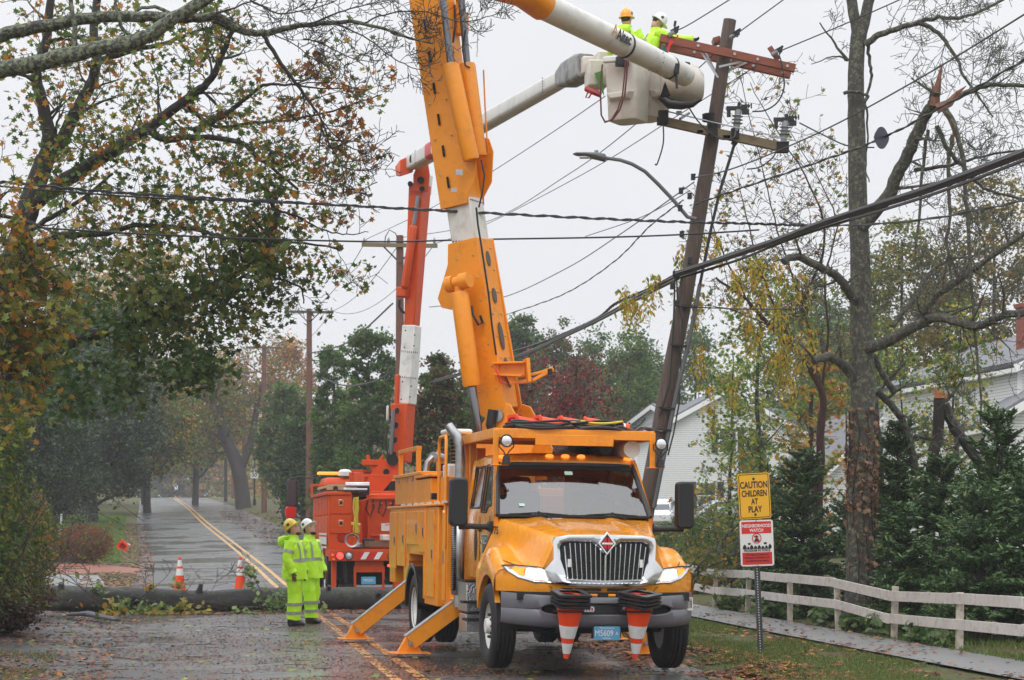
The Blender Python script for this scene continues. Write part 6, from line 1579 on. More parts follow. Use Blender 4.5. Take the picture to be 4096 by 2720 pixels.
wire("black cable running just under the thick bundle, sagging lower", [(1570, 640, 33.7), (1700, 600, 32), (1800, 560, 30), (1900, 525, 28.5), (2150, 448, 25), (2380, 362, 22.3)], .022, M_cbl)
wire("thin twisted cable from the splice cluster flat to the right edge", [(1800, 500, 30), (1860, 520, 29.5), (2100, 510, 27), (2375, 460, 24)], .016, tw=2)
wire("double black cable crossing from the left edge behind the maple to the splice", [(-20, 417, 27), (300, 446, 27.5), (700, 468, 28), (1100, 490, 28.5), (1500, 509, 29), (1750, 516, 29.3), (1870, 520, 29.5)], .020, M_cbl, tw=2, n=30)
wire("single black cable just under the double one on the left", [(-20, 428, 27), (300, 453, 27.5), (560, 464, 28), (800, 474, 28.2), (1150, 492, 28.6)], .012, M_cbl)
wire("lower black cable crossing from the left edge to the leaning pole", [(-20, 518, 27), (400, 543, 28), (850, 557, 29), (1100, 552, 29.5), (1400, 547, 30), (1590, 540, 31), (1750, 530, 30)], .013, M_cbl)
bundle("cable bundle sagging from the leaning pole down behind the tall boom", [(1562, 640, 33.8), (1480, 682, 37), (1390, 732, 42), (1290, 780, 47), (1185, 825, 53), (1000, 880, 60)], .045, 2, 3)
wire("cable above the sagging bundle, looped with slack coils", [(1562, 632, 33.8), (1500, 665, 37), (1420, 700, 41), (1370, 738, 44), (1250, 790, 50), (1180, 812, 54)], .03, M_cbl, tw=3)
wire("thin service wire from the pole sloping down to the boom", [(1600, 420, 33.8), (1430, 540, 42), (1300, 622, 48), (1150, 688, 56), (990, 708, 63)], .012)
wire("wavy twisted service wire sloping down to the far trees", [(1575, 462, 33.8), (1500, 520, 38), (1420, 600, 43), (1320, 668, 49), (1230, 705, 55), (1100, 745, 62)], .015, tw=2)
wire("bare thin wire at mid height from the pole to the far left", [(1590, 440, 33.8), (1480, 500, 38), (1350, 545, 44)], .009)
wire("thin horizontal wire behind the yellow vine leaves", [(1560, 706, 33.8), (1700, 712, 33), (1850, 712, 32)], .010)
# splice cluster
mb = MB()
for k in range(8): mb.box(DP(1850 + k * 7, 519 + (k % 3) * 3, 29.3), (.05, .05, .045))
tag(mb.build("cable_splice", M_black), "cluster of cable clamps where the crossing cables meet", "cable clamp")

# ================================================================== distant poles along the road
M_pole2 = mat("reddish_pole_wood", (.15, .06, .038), rough=.6, var=.3, vscale=3, stretch=(8, 8, 1))
def far_pole(x, ytop, D, armw, r, label, yarm=None, lamp=None, lean=0, m=None):
    base = DP(x, 1200, D); base.z = float(gz(D)); top = DP(x + lean, ytop, D)
    o = empty("utility_pole", base, 0, label, "utility pole", "poles along the road")
    mb = MB(); mb.tube([Vector((0, 0, -.3)), (top - base) * .5, top - base], [r * 1.25, r * 1.05, r * .85], 14); mb.build("pole", m or M_pole2, o, smooth=True)
    if armw:
        c = DP(x, yarm, D) - base; mb = MB(); mb.bar(c + Vector((-armw / 2, -.15, .02)), c + Vector((armw / 2, -.15, -.02)), .10, .12); a = mb.build("crossarm", M_arm2 if D < 80 else M_pole, o)
        mb = MB(); mb.bar(c + Vector((-.5, -.16, -.05)), c + Vector((0, -.14, -.55)), .02, .05); mb.bar(c + Vector((.5, -.16, -.05)), c + Vector((0, -.14, -.55)), .02, .05); mb.build("crossarm_brace", M_pole, o)
        for dx in (-armw / 2 + .08, -.35 if D < 80 else -.5, armw / 2 - .1):
            mb = MB(); mb.lathe([(.03, .05), (.05, .10), (.03, .13), (.05, .17), (.03, .2), (.02, .24)], 8, Matrix.Translation(c + Vector((dx, -.15, 0)))); mb.build("insulator", M_ins, o, smooth=True)
    if lamp:
        mb = MB(); mb.tube([DP(*p) - base for p in lamp], .05, 8); q = DP(*lamp[-1]) - base; mb.box(q + Vector((-.2, 0, 0)), (.6, .2, .1)); mb.build("lamp_arm", M_galv, o, smooth=True)
    return o
far_pole(922, 543, 63.5, 2.4, .135, "nearest of the far poles, seen beside the red boom", 567)
mb = MB(); mb.tube([DP(887, 560, 63.3), DP(889, 545, 63.3), DP(898, 530, 63.3), DP(912, 538, 63.3), DP(916, 548, 63.3)], .015, 6); tag(mb.build("jumper_wire", M_cbl, smooth=True), "small wire loop above the far pole's crossarm", "wire")
far_pole(713, 712, 98, 2.4, .15, "reddish pole with crossarm behind the maple twigs, second of the far poles", 720)
far_pole(609, 795, 133, 2.4, .16, "reddish pole with crossarm near the speed limit sign", 802, lamp=[(609, 848, 133), (596, 838, 133), (572, 830, 133), (555, 832, 133)] if False else None)
far_pole(563, 855, 172, 2.3, .17, "slim reddish pole with crossarm and pale lamp arm far down the road", 859, lamp=[(600, 890, 171), (585, 870, 171), (560, 863, 171), (535, 864, 171)])
far_pole(537, 905, 215, 2.0, .16, "farthest slim reddish pole with a crossarm above the haze", 912, lamp=[(537, 958, 215), (520, 950, 215), (495, 942, 215)])
far_pole(450, 1030, 245, 0, .15, "short pale post left of the road's far end", m=M_galv)
for (xa, ya, Da, xb, yb, Db, lb) in ((846, 551, 63.5, 663, 718, 98, "left"), (925, 555, 63.5, 711, 714, 98, "middle"), (1003, 562, 63.5, 765, 716, 98, "right"), (663, 718, 98, 572, 800, 133, "left, farther span"), (765, 716, 98, 646, 801, 133, "right, farther span")):
    wire("thin wire between far poles, " + lb, [(xa, ya, Da), (xb, yb, Db)], .012, sag=.9 if Da < 90 else .7, group="wires between the far poles")
wire("sagging cable at mid height between far poles, behind the dark tree", [(905, 700, 63.5), (800, 790, 78), (713, 815, 98)], .03, M_cbl)
wire("lower sagging cable between the far poles", [(910, 850, 63.5), (860, 880, 72), (790, 888, 82), (720, 860, 97)], .03)

# ================================================================== fence
M_fence = mat("weathered_white_fence", (.60, .57, .54), rough=.55, var=.10, vscale=3, dirt=(.22, .18, .13), dirt_amt=.7, dirt_scale=9, bump=.15)
M_fpost = mat("peeling_fence_post", (.50, .45, .38), rough=.6, var=.2, vscale=5, dirt=(.18, .07, .02), dirt_amt=.95, dirt_scale=8)
FD = [17.5, 19.8, 22.1, 24.25, 26.5, 29.05, 31.6, 34.2, 36.8, 39.0, 41.4, 44.0]
def fpt(D, dz=0, du=0): x = float(road_x(D)) + 7.65 + du; return Vector((x, D, gnd(x, D) - .02 + dz))
f0 = fpt(31); FE = empty("rail_fence", f0, 0, "low white two-rail wooden fence with peeling posts beside the path", "fence")
rf = random.Random(5)
for D in FD:
    mb = MB(); c = fpt(D, 0, .06) - f0; ln_ = rf.uniform(-.03, .03); mb.bar(c + Vector((0, 0, -.1)), c + Vector((ln_, 0, .80)), .09, .09, up=(0, 1, 0)); mb.build("post", M_fpost, FE, bevel=.006)
hs_ = [rf.uniform(-.03, .03) for _ in FD]; hs_[5] -= .06; hs_[6] += .05
for (z, h) in ((.745, .145), (.405, .14)):
    for i in range(0, len(FD) - 1, 1):
        mb = MB(); a = fpt(FD[i] - .02, z + hs_[i]) - f0; b = fpt(FD[i + 1] + .02, z + hs_[i + 1] + rf.uniform(-.01, .01)) - f0; k_ = (i % 2) * .012
        mb.bar(a + Vector((-k_, 0, 0)), b + Vector((-k_, 0, 0)), .028, h); mb.build("rail", M_fence, FE, bevel=.004)

# ================================================================== signs
M_sy = mat("sign_yellow", (.80, .42, .015), rough=.4, var=.04)
M_sw = mat("sign_white", (.74, .74, .72), rough=.4)
M_sr = mat("sign_red", (.62, .022, .018), rough=.4)
M_spost = mat("sign_post_steel", (.075, .08, .085), rough=.45, metal=.4, var=.2)
DS = 26.3; sb_ = SP(3043, 2600, DS); sb_.z = gnd(sb_.x, DS)
SG = empty("street_sign", sb_, 0, "yellow children caution sign above a red and white watch sign on one grey post", "street sign")
S_ = lambda x, y, D=DS: SP(x, y, D) - sb_
mb = MB(); a, b = Vector((0, 0, -.1)), S_(3012, 1900)
mb.bar(a, b, .012, .07, up=(1, 0, 0)); mb.bar(a + Vector((-.033, -.012, 0)), b + Vector((-.033, -.012, 0)), .03, .01, up=(1, 0, 0)); mb.bar(a + Vector((.033, -.012, 0)), b + Vector((.033, -.012, 0)), .03, .01, up=(1, 0, 0)); sp_ = mb.build("post", M_spost, SG)
mb = MB()
for k in range(70):
    p = a.lerp(b, .02 + k * .0139); mb.box(p + Vector((0, -.008, 0)), (.012, .004, .012))
mb.build("punched_holes", M_sw, sp_)
def sign_frame(cx, cy, tilt, off): 
    t = R(tilt); X = Vector((math.cos(t), 0, math.sin(t))); Z = Vector((-math.sin(t), 0, math.cos(t))); return AX(S_(cx, cy) + Vector((0, -off, 0)), X, Z, (0, -1, 0))
M1 = sign_frame(3016, 1984, 3.2, .035); w1, h1 = .418, .60
mb = MB(); mb.prism(rrect(w1, h1, .03), M1, .004); cs = mb.build("caution_sign", M_sy, SG)
mb = MB(); o_ = rrect(w1 - .025, h1 - .025, .025); i_ = rrect(w1 - .043, h1 - .043, .02); n_ = len(o_)
mb.add([M1 @ Vector((x, y, .0055)) for x, y in o_] + [M1 @ Vector((x, y, .0055)) for x, y in i_], [[i, (i + 1) % n_, n_ + (i + 1) % n_, n_ + i] for i in range(n_)]); mb.build("border", M_blk, cs)
for (tx, y, s_, sx_) in (("CAUTION", .142, .122, .66), ("CHILDREN", .030, .112, .62), ("AT", -.075, .105, .66), ("PLAY", -.178, .115, .68)): lettering("lettering", tx, M1 @ Matrix.Translation((0, y, .0055)), s_, M_blk, cs, sx=sx_, bold=.0032)
mb = MB()
for y in (.225, -.245): mb.tube([M1 @ Vector((0, y, .004)), M1 @ Vector((0, y, .014))], .016, 10)
mb.build("bolts", M_dark, cs)
M2 = sign_frame(3026, 2172, 2.0, .035); w2, h2 = .438, .605
mb = MB(); mb.prism(rrect(w2, h2, .03), M2, .004); ws_ = mb.build("watch_sign", M_sw, SG)
def rbox2(x0, x1, y0, y1, m, nm, z=.0050, par=None):
    mb = MB(); mb.prism([(x0, y0), (x1, y0), (x1, y1), (x0, y1)], M2 @ Matrix.Translation((0, 0, z)), .001); return mb.build(nm, m, par or ws_)
rbox2(-.195, .195, .125, .282, M_sr, "red_header"); rbox2(-.195, .195, -.282, -.122, M_sr, "red_footer")
lettering("lettering", "NEIGHBORHOOD", M2 @ Matrix.Translation((0, .225, .007)), .060, M_white, ws_, sx=.78, bold=.0012); lettering("lettering", "WATCH", M2 @ Matrix.Translation((0, .165, .007)), .060, M_white, ws_, sx=.80, bold=.0012)
lettering("lettering", "PROGRAM IN FORCE", M2 @ Matrix.Translation((0, -.098, .007)), .046, M_blk, ws_, sx=.80, bold=.0012)
for (tx, y) in (("We report all Suspicious", -.150), ("Persons & Activities to our", -.190), ("Law Enforcement Agency", -.232)): lettering("lettering", tx, M2 @ Matrix.Translation((0, y, .007)), .040, M_blk, ws_, sx=.74, bold=.0008)
mb = MB(); c_ = M2 @ Matrix.Translation((.0, .062, .006)); o_ = [(.062 * math.cos(t), .068 * math.sin(t)) for t in np.linspace(0, 2 * math.pi, 28, endpoint=False)]; i_ = [(x * .82, y * .82) for x, y in o_]; n_ = 28
mb.add([c_ @ Vector((x, y, .003)) for x, y in o_] + [c_ @ Vector((x, y, .003)) for x, y in i_], [[i, (i + 1) % n_, n_ + (i + 1) % n_, n_ + i] for i in range(n_)]); mb.bar(c_ @ Vector((-.042, .042, .004)), c_ @ Vector((.042, -.042, .004)), .002, .010, up=(1, 0, 1)); 
mb.build("prohibition_ring", M_sr, ws_)
mb = MB(); mb.prism([(-.03, -.045), (.035, -.045), (.03, -.01), (.012, .005), (.014, .018), (.036, .012), (.01, .030), (.0, .043), (-.02, .034), (-.034, .016), (-.018, .012), (-.015, -.003), (-.03, -.02)], c_ @ Matrix.Translation((0, 0, -.001)), .002); mb.build("hat_figure_silhouette", M_blk, ws_)
mb = MB(); rg = random.Random(2); x = -.185
mb.prism([(-.19, -.077), (.19, -.077), (.19, -.068), (-.19, -.068)], M2 @ Matrix.Translation((0, 0, .005)), .001)
while x < .17:
    w = rg.uniform(.028, .048); h_ = rg.uniform(.02, .045); mb.prism([(x, -.068), (x + w, -.068), (x + w, -.068 + h_ * .6), (x + w / 2, -.068 + h_ * 1.25), (x, -.068 + h_ * .6)], M2 @ Matrix.Translation((0, 0, .0052)), .001); x += w + .008
for (tx, ty, r_) in ((-.10, -.008, .020), (.11, -.006, .022)): mb.prism([(tx + r_ * math.cos(t) * (1 + .2 * math.sin(5 * t)), ty + r_ * .7 * math.sin(t)) for t in np.linspace(0, 2 * math.pi, 16, endpoint=False)], M2 @ Matrix.Translation((0, 0, .0054)), .001)
mb.build("row_of_houses_silhouette", M_blk, ws_)
mb = MB()
for y in (.29, -.29): mb.tube([M2 @ Vector((0, y, .004)), M2 @ Vector((0, y, .014))], .012, 10)
mb.build("bolts", M_galv, ws_)
# speed limit sign far down the road
DQ = 160; q0 = SP(1018, 2020, DQ); q0.z = float(gz(DQ)) + .1
SL = empty("street_sign", q0, 0, "small white speed limit 30 sign on a black post far down the road", "street sign")
mb = MB(); mb.tube([(0, 0, -.1), (0, 0, 4.0)], .07, 10); mb.tube([(0, 0, 0), (0, 0, .5)], .13, 10); mb.build("post", M_black, SL)
Mq = AX((0, -.1, 2.55), (1, 0, 0), (0, 0, 1), (0, -1, 0)); mb = MB(); mb.prism(rrect(.62, .78, .04), Mq, .02); sl2 = mb.build("sign_plate", M_sw, SL)
lettering("lettering", "30", Mq @ Matrix.Translation((0, -.14, .024)), .42, M_blk, sl2, bold=.006); lettering("lettering", "SPEED", Mq @ Matrix.Translation((0, .26, .024)), .17, M_blk, sl2); lettering("lettering", "LIMIT", Mq @ Matrix.Translation((0, .12, .024)), .17, M_blk, sl2)
mb = MB(); mb.box((0, 0, 3.4), (.35, .1, .6)); mb.box((0, 0, 4.1), (.3, .25, .35)); mb.build("sign_topper", M_galv, SL)
# slim hydrant-coloured post far away, flag post on the left
q = SP(1056, 2035, 140); q.z = float(gz(140)); mb = MB(); mb.tube([q, q + Vector((0, 0, 1.0))], .09, 8); tag(mb.build("marker_post", mat("lime_post", (.45, .8, .1), rough=.5)), "short lime green marker post beside a far reddish pole", "marker post")
q = SP(230, 2110, 68); q.z = gnd(q.x, 68); mb = MB(); mb.tube([q, q + Vector((.14, 0, 1.5))], .035, 8); tag(mb.build("marker_post", mat("pale_post", (.5, .5, .5), rough=.5)), "thin pale leaning stake behind the round red shrub", "stake")
# ================================================================== bark and foliage materials
def bark_mat(name, a, b_, lichen=None, amt=.5, sc=3.0, stretch=(9, 9, 1.5), rough=.75, bump=.9):
    m = mat(name, a, rough=rough, var=.45, vscale=6, stretch=stretch, dirt=b_, dirt_amt=.8, dirt_scale=2, bump=bump, bscale=14)
    if lichen:
        t = m.node_tree; b = t.nodes["Principled BSDF"]; src = b.inputs['Base Color'].links[0].from_socket
        c = t.nodes.new("ShaderNodeTexCoord"); n = t.nodes.new("ShaderNodeTexNoise"); n.inputs['Scale'].default_value = sc; n.inputs['Detail'].default_value = 8; n.inputs['Roughness'].default_value = .75
        t.links.new(c.outputs['Object'], n.inputs['Vector']); r = t.nodes.new("ShaderNodeMapRange"); r.inputs[1].default_value = .60 - amt * .2; r.inputs[2].default_value = .66 - amt * .2
        t.links.new(n.outputs[0], r.inputs[0]); x = t.nodes.new("ShaderNodeMix"); x.data_type = 'RGBA'; t.links.new(r.outputs[0], x.inputs[0]); t.links.new(src, x.inputs[6]); x.inputs[7].default_value = (*lichen, 1)
        t.links.new(x.outputs[2], b.inputs['Base Color'])
    return m
B_lichen = bark_mat("lichen_bark", (.045, .038, .032), (.02, .016, .014), (.17, .20, .12), .60, 15, (3, 3, 3))
B_dark = bark_mat("dark_wet_bark", (.032, .026, .022), (.016, .012, .01), (.12, .13, .09), .25, 4)
B_grey = bark_mat("grey_bark", (.075, .068, .058), (.03, .025, .022), (.17, .19, .12), .42, 13, (12, 12, 1.2))
B_red = bark_mat("red_brown_twig", (.07, .03, .024), (.03, .016, .014))
B_log = bark_mat("wet_log_bark", (.030, .027, .024), (.012, .011, .010), (.06, .07, .045), .2, 1.6, (1.5, 8, 8), rough=.5, bump=1.3)
B_far = bark_mat("far_bark", (.06, .05, .045), (.03, .025, .02))
L_a = leaf_mat("autumn_leaf", .45, .5, .4); L_g = leaf_mat("green_leaf", .35, .42, .5); L_n = leaf_mat("needles", .6, .15, .3); L_l = leaf_mat("fallen_leaf", .55, .04, .22)
P_green = [(.050, .11, .022), (.07, .13, .028), (.11, .16, .03), (.038, .078, .02)]
P_olive = [(.17, .22, .035), (.12, .19, .035), (.28, .27, .04), (.36, .25, .04), (.42, .19, .03), (.08, .13, .025)]
P_aut = [(.48, .18, .03), (.25, .12, .03), (.12, .12, .03), (.42, .2, .03), (.2, .07, .025), (.08, .1, .025)]
P_pine = [(.032, .056, .026), (.042, .070, .032), (.055, .082, .034), (.028, .044, .022)]
P_spru = [(.030, .068, .032), (.045, .095, .040), (.022, .05, .026), (.06, .11, .045)]
P_yel = [(.62, .42, .04), (.50, .38, .05), (.35, .36, .05), (.60, .33, .03)]
P_mar = [(.10, .025, .03), (.16, .03, .03), (.06, .03, .025), (.25, .03, .02)]

def wob(P, n, amp, g):
    """smooth wobbly path through control points"""
    P = _spl([Vector(p) for p in P], n)
    return [p + Vector((g.uniform(-amp, amp), g.uniform(-amp, amp), g.uniform(-amp, amp))) if 0 < i < len(P) - 1 else p for i, p in enumerate(P)]
def limb(mb, pts, r0, r1, n=5, amp=.02, sides=9, g=random):
    P = wob(pts, n, amp, g); N = len(P); mb.tube(P, [r0 + (r1 - r0) * i / (N - 1) for i in range(N)], sides); return P
def grow(mb, p, d, L, r, lvl, g, tips, droop=0.0, spread=.8, kids=4, segs=4, minr=.005):
    d = d.normalized(); pts = [p]; rr = [r]; q = p.copy(); dd = d.copy()
    for i in range(segs):
        dd = (dd + Vector((g.uniform(-.25, .25), g.uniform(-.25, .25), g.uniform(-.22, .22) - droop))).normalized(); q = q + dd * (L / segs); pts.append(q.copy()); rr.append(max(minr, r * (1 - .75 * (i + 1) / segs)))
    mb.tube(pts, rr, 6 if r > .03 else (4 if r > .012 else 3), cap=False)
    if lvl <= 0:
        tips += [(pts[-1], dd), (pts[-2], dd), (pts[-1].lerp(pts[-2], .5), dd)]; return
    for k in range(kids):
        t = .25 + .75 * (k + g.random()) / kids; i = min(segs - 1, int(t * segs)); f = t * segs - i; c = pts[i].lerp(pts[min(i + 1, segs)], min(1, f))
        ax = Vector((g.gauss(0, 1), g.gauss(0, 1), g.gauss(0, 1) + .25)); ax = (ax - dd * ax.dot(dd)).normalized()
        grow(mb, c, dd * (1 - spread * .5) + ax * spread, L * g.uniform(.42, .66), max(minr, rr[i] * .55), lvl - 1, g, tips, droop, spread, max(2, kids - 1), segs, minr)
def sprout(mb, path, r, n, L, lvl, g, tips, t0=.2, t1=1.0, up=.2, flat=None, **kw):
    N = len(path)
    for k in range(n):
        t = t0 + (t1 - t0) * (k + g.random()) / n; i = min(N - 2, int(t * (N - 1))); d = (path[i + 1] - path[i]).normalized()
        ax = Vector((g.gauss(0, 1), g.gauss(0, .8), g.gauss(0, 1) + up)); ax = (ax - d * ax.dot(d)).normalized()
        grow(mb, path[i], d * .5 + ax * .9, L * g.uniform(.6, 1.2), r * g.uniform(.7, 1.1), lvl, g, tips, **kw)
def around(tips, n, sig, g, keep=1.0):
    """leaf positions scattered round twig tips"""
    gg = np.random.default_rng(g); T_ = np.array([tuple(t[0]) for t in tips])
    if keep < 1: T_ = T_[gg.random(len(T_)) < keep]
    return (T_[:, None, :] + gg.normal(0, sig, (len(T_), n, 3)) * np.array([1, 1, .8])).reshape(-1, 3)

# ================================================================== near maple at the upper left
gm = random.Random(11)
mo_ = DP(-50, 1460, 31.5); mo_.z = float(gz(31.5))
MT = empty("maple_tree", mo_, 0, "large maple with green and orange leaves and lichen covered limbs filling the upper left", "tree")
ML = lambda x, y, D=31.5: DP(x, y, D) - mo_
mb = MB(); 
tr_ = limb(mb, [ML(-60, 1500), ML(-50, 1200), ML(-25, 900), ML(5, 690), ML(36, 586), ML(53, 526), ML(77, 445), ML(105, 364)], .27, .15, 4, .01, 14, gm)
mb2 = MB(); tips_u, tips_d, tips_b = [], [], []
def mlimb(pts, r0, r1, n, L, lvl, bag, D0=31.5, D1=None, store=mb2, **kw):
    D1 = D1 or D0; k = len(pts); P = limb(store, [ML(x, y, D0 + (D1 - D0) * i / (k - 1)) for i, (x, y) in enumerate(pts)], r0, r1, 5, .015, 9, gm)
    if n: sprout(store, P, max(.008, r1 * .6), n, L, lvl, gm, bag, **kw)
    return P
mlimb([(105, 370), (113, 303), (93, 226), (85, 162), (110, 80), (120, -30)], .12, .06, 9, .9, 2, tips_u)
mlimb([(100, 380), (142, 323), (194, 222), (222, 154), (218, 60), (230, -40)], .12, .06, 10, .9, 2, tips_u, 31.5, 32.5)
mlimb([(53, 490), (121, 437), (202, 384), (251, 352), (323, 307), (384, 263), (445, 218), (485, 182), (522, 105), (538, 60)], .135, .035, 24, .9, 2, tips_u, 31.5, 30.5)
mlimb([(340, 300), (385, 322), (437, 315), (546, 327), (586, 356), (627, 388), (687, 437)], .06, .02, 16, .75, 2, tips_u, 31, 30, droop=.10)
mlimb([(420, 235), (497, 291), (586, 283), (703, 271), (809, 243), (881, 218)], .035, .008, 9, .45, 1, tips_b, 31, 30, t0=.3)
mlimb([(445, 300), (517, 267), (566, 226), (606, 198), (655, 194), (740, 203), (830, 206)], .045, .007, 10, .45, 1, tips_b, 31, 30, t0=.35)
mlimb([(200, 150), (290, 120), (380, 100), (445, 75), (500, 60)], .05, .02, 8, .7, 2, tips_u, 32, 32)
mlimb([(40, 590), (130, 545), (230, 540), (310, 520), (420, 525), (560, 555), (700, 560), (790, 575)], .06, .012, 13, .8, 2, tips_u, 31, 30)
mlimb([(50, 540), (120, 500), (200, 450), (260, 400)], .05, .02, 8, .7, 2, tips_u, 30.5, 30)
mlimb([(93, 823), (179, 786), (238, 766), (298, 746), (374, 720), (440, 690), (513, 647), (574, 602), (623, 546), (643, 483)], .095, .055, 30, .6, 2, tips_d, 30.5, 30, droop=.06)
mlimb([(500, 655), (560, 640), (620, 640), (690, 660), (700, 700)], .03, .01, 8, .5, 2, tips_d, 30, 30, droop=.1)
mlimb([(-20, 880), (93, 823)], .11, .095, 0, 0, 0, tips_d, 30.8, 30.5)
mlimb([(640, 487), (690, 500), (740, 530), (800, 540), (850, 535)], .02, .006, 8, .35, 1, tips_b, 30, 30, t0=.1)
mb.build("trunk", B_dark, MT, smooth=True); mb2.build("branches", B_dark, MT, smooth=True)
# lichen-covered upper limbs
mb = MB()
P1 = mlimb([(-40, 90), (0, 81), (101, 61), (210, 40), (323, 38), (425, 42), (505, 40), (546, 65), (606, 77), (687, 61), (768, 53), (841, 53), (922, 81), (1000, 100)], .105, .012, 0, 1, 1, tips_b, 28.5, 28, store=mb)
P2 = mlimb([(-40, 172), (0, 162), (69, 150), (162, 125), (243, 109), (323, 89), (364, 69), (404, 40), (473, 0), (520, -40)], .125, .085, 0, 1, 1, tips_b, 28, 28, store=mb)
mlimb([(170, 120), (172, 60), (160, -20)], .04, .03, 0, 1, 1, tips_b, 28.2, 28.2, store=mb); mlimb([(310, 90), (280, 60), (265, 0), (262, -20)], .03, .02, 0, 1, 1, tips_b, 28.2, 28.2, store=mb); mlimb([(425, 42), (340, 15), (300, 40)], .03, .02, 0, 1, 1, tips_b, 28.6, 28.6, store=mb)
mlimb([(490, 50), (545, 72), (600, 80)], .03, .03, 0, 1, 1, tips_b, 28.4, 28.4, store=mb)
mb.build("lichen_limb", B_lichen, MT, smooth=True)
mb = MB(); tips_n = []
def twigs(pts, r0, n, L, D=28, lvl=2, bag=None, **kw):
    P = limb(mb, [ML(x, y, D) for x, y in pts], r0, .006, 5, .01, 5, gm); sprout(mb, P, r0 * .4, n, L, lvl, gm, tips_n if bag is None else bag, **kw)
twigs([(700, 60), (780, 30), (850, 10), (930, -10)], .015, 14, .5); twigs([(768, 53), (850, 90), (900, 130), (950, 155), (985, 165)], .012, 14, .40); twigs([(841, 53), (900, 30), (985, 28), (1060, 50), (1120, 40), (1165, 25)], .012, 18, .38); twigs([(900, 75), (960, 90), (1010, 80)], .012, 10, .4)
twigs([(606, 81), (647, 146), (683, 194), (712, 234), (740, 275), (760, 332), (788, 384), (800, 440)], .035, 20, .6, 28.6, 2, tips_b)
twigs([(740, 275), (790, 330), (830, 350), (870, 370)], .012, 9, .4, 28.6); twigs([(788, 384), (840, 395), (880, 375)], .010, 8, .35, 28.6); twigs([(700, 90), (740, 100), (800, 130), (860, 145)], .012, 10, .45)
twigs([(683, 194), (760, 190), (830, 205)], .010, 8, .35, 28.6); twigs([(870, 420), (800, 450), (760, 430)], .008, 6, .3, 28.6, 1); twigs([(560, -10), (640, 30), (720, 20), (800, -10)], .015, 14, .5)
twigs([(470, 45), (560, 10), (640, -20)], .02, 10, .5); twigs([(620, 75), (690, 110), (740, 150)], .010, 8, .4)
mb.build("bare_twigs", B_dark, MT)
gL = np.random.default_rng(3)
def blob(n, x0, x1, y0, y1, D0=29.2, D1=32.5, edge=True, clump=18, sig=.16):
    """clustered leaf positions in a picture-region, at true depth"""
    m = max(1, n // clump); c = np.stack([gL.uniform(x0, x1, m), gL.uniform(y0, y1, m), gL.uniform(D0, D1, m)], 1)
    k = 4096 / 2361; X = (c[:, 0] * k - CX) / F * c[:, 2]; Z = H + (YH - c[:, 1] * k) / F * c[:, 2]
    C = np.stack([X, c[:, 2], Z], 1) - np.array(mo_); return (C[:, None, :] + gL.normal(0, sig, (m, clump, 3))).reshape(-1, 3)
up = around(tips_u, 2, .07, 1, .42)
leaves("leaves_upper", up, .10, LEAF_MAPLE, P_olive + P_green[:3] + P_aut[:1], L_a, MT, seed=2)
leaves("leaves_edge", around(tips_b, 2, .06, 2, .30), .10, LEAF_MAPLE, P_aut, L_a, MT, seed=3)
mid = np.concatenate([blob(900, 60, 560, 330, 560), blob(380, 200, 500, 120, 330), blob(260, 0, 200, 20, 330), blob(300, 480, 620, 200, 420), blob(420, 560, 800, 340, 450), blob(700, 300, 680, 480, 600), blob(160, 620, 740, 560, 640), blob(90, 760, 830, 100, 330, sig=.2), blob(110, 300, 560, 20, 110), blob(80, 560, 850, 400, 520, sig=.2), blob(60, 690, 860, 180, 300)])
leaves("leaves_middle", mid, .10, LEAF_MAPLE, P_olive + P_aut[:1] + P_green, L_a, MT, seed=4)
low = np.concatenate([around(tips_d, 2, .10, 5, .30), blob(1900, 70, 520, 640, 880, 29, 32), blob(550, 250, 600, 560, 760, 29, 31), blob(330, 480, 680, 600, 730, 29.3, 30.4), blob(700, 100, 330, 860, 930, 29, 31), blob(420, 380, 520, 790, 900, 29.4, 30.5, sig=.12), blob(120, 100, 200, 930, 990, sig=.12), blob(700, -20, 260, 560, 760, 30, 33)])
leaves("leaves_lower", low, .108, LEAF_MAPLE, P_green, L_g, MT, weights=[4, 4, 4, 2], seed=5)
yl = np.concatenate([blob(500, 300, 660, 580, 760, 29, 30), blob(300, 100, 400, 560, 800, 29, 30), blob(200, 480, 680, 480, 600)]); leaves("leaves_yellow_green", yl, .115, LEAF_MAPLE, [(.14, .17, .03), (.2, .17, .03), (.1, .13, .03)], L_a, MT, seed=6)
# second maple: warm leaves at the far left edge
go = np.random.default_rng(9); 
o2_ = DP(-120, 1460, 27); o2_.z = float(gz(27)); MO = empty("maple_tree", o2_, 0, "maple with orange leaves hanging in at the left edge below the big limbs", "tree")
mb = MB(); tp = []; P = limb(mb, [DP(-120, 1470, 27) - o2_, DP(-130, 1000, 27) - o2_, DP(-90, 700, 27) - o2_, DP(-40, 560, 27) - o2_, DP(0, 480, 27) - o2_], .16, .04, 5, .02, 10, gm); sprout(mb, P, .03, 16, 1.0, 2, gm, tp, t0=.4)
for pts in ([(-90, 720), (-20, 660), (60, 640), (140, 610)], [(-90, 760), (0, 760), (80, 740), (140, 720)], [(-90, 800), (0, 850), (60, 880)]): P = limb(mb, [DP(x, y, 26.6) - o2_ for x, y in pts], .03, .01, 5, .02, 6, gm); sprout(mb, P, .012, 14, .5, 2, gm, tp, droop=.1)
mb.build("trunk", B_dark, MO, smooth=True)
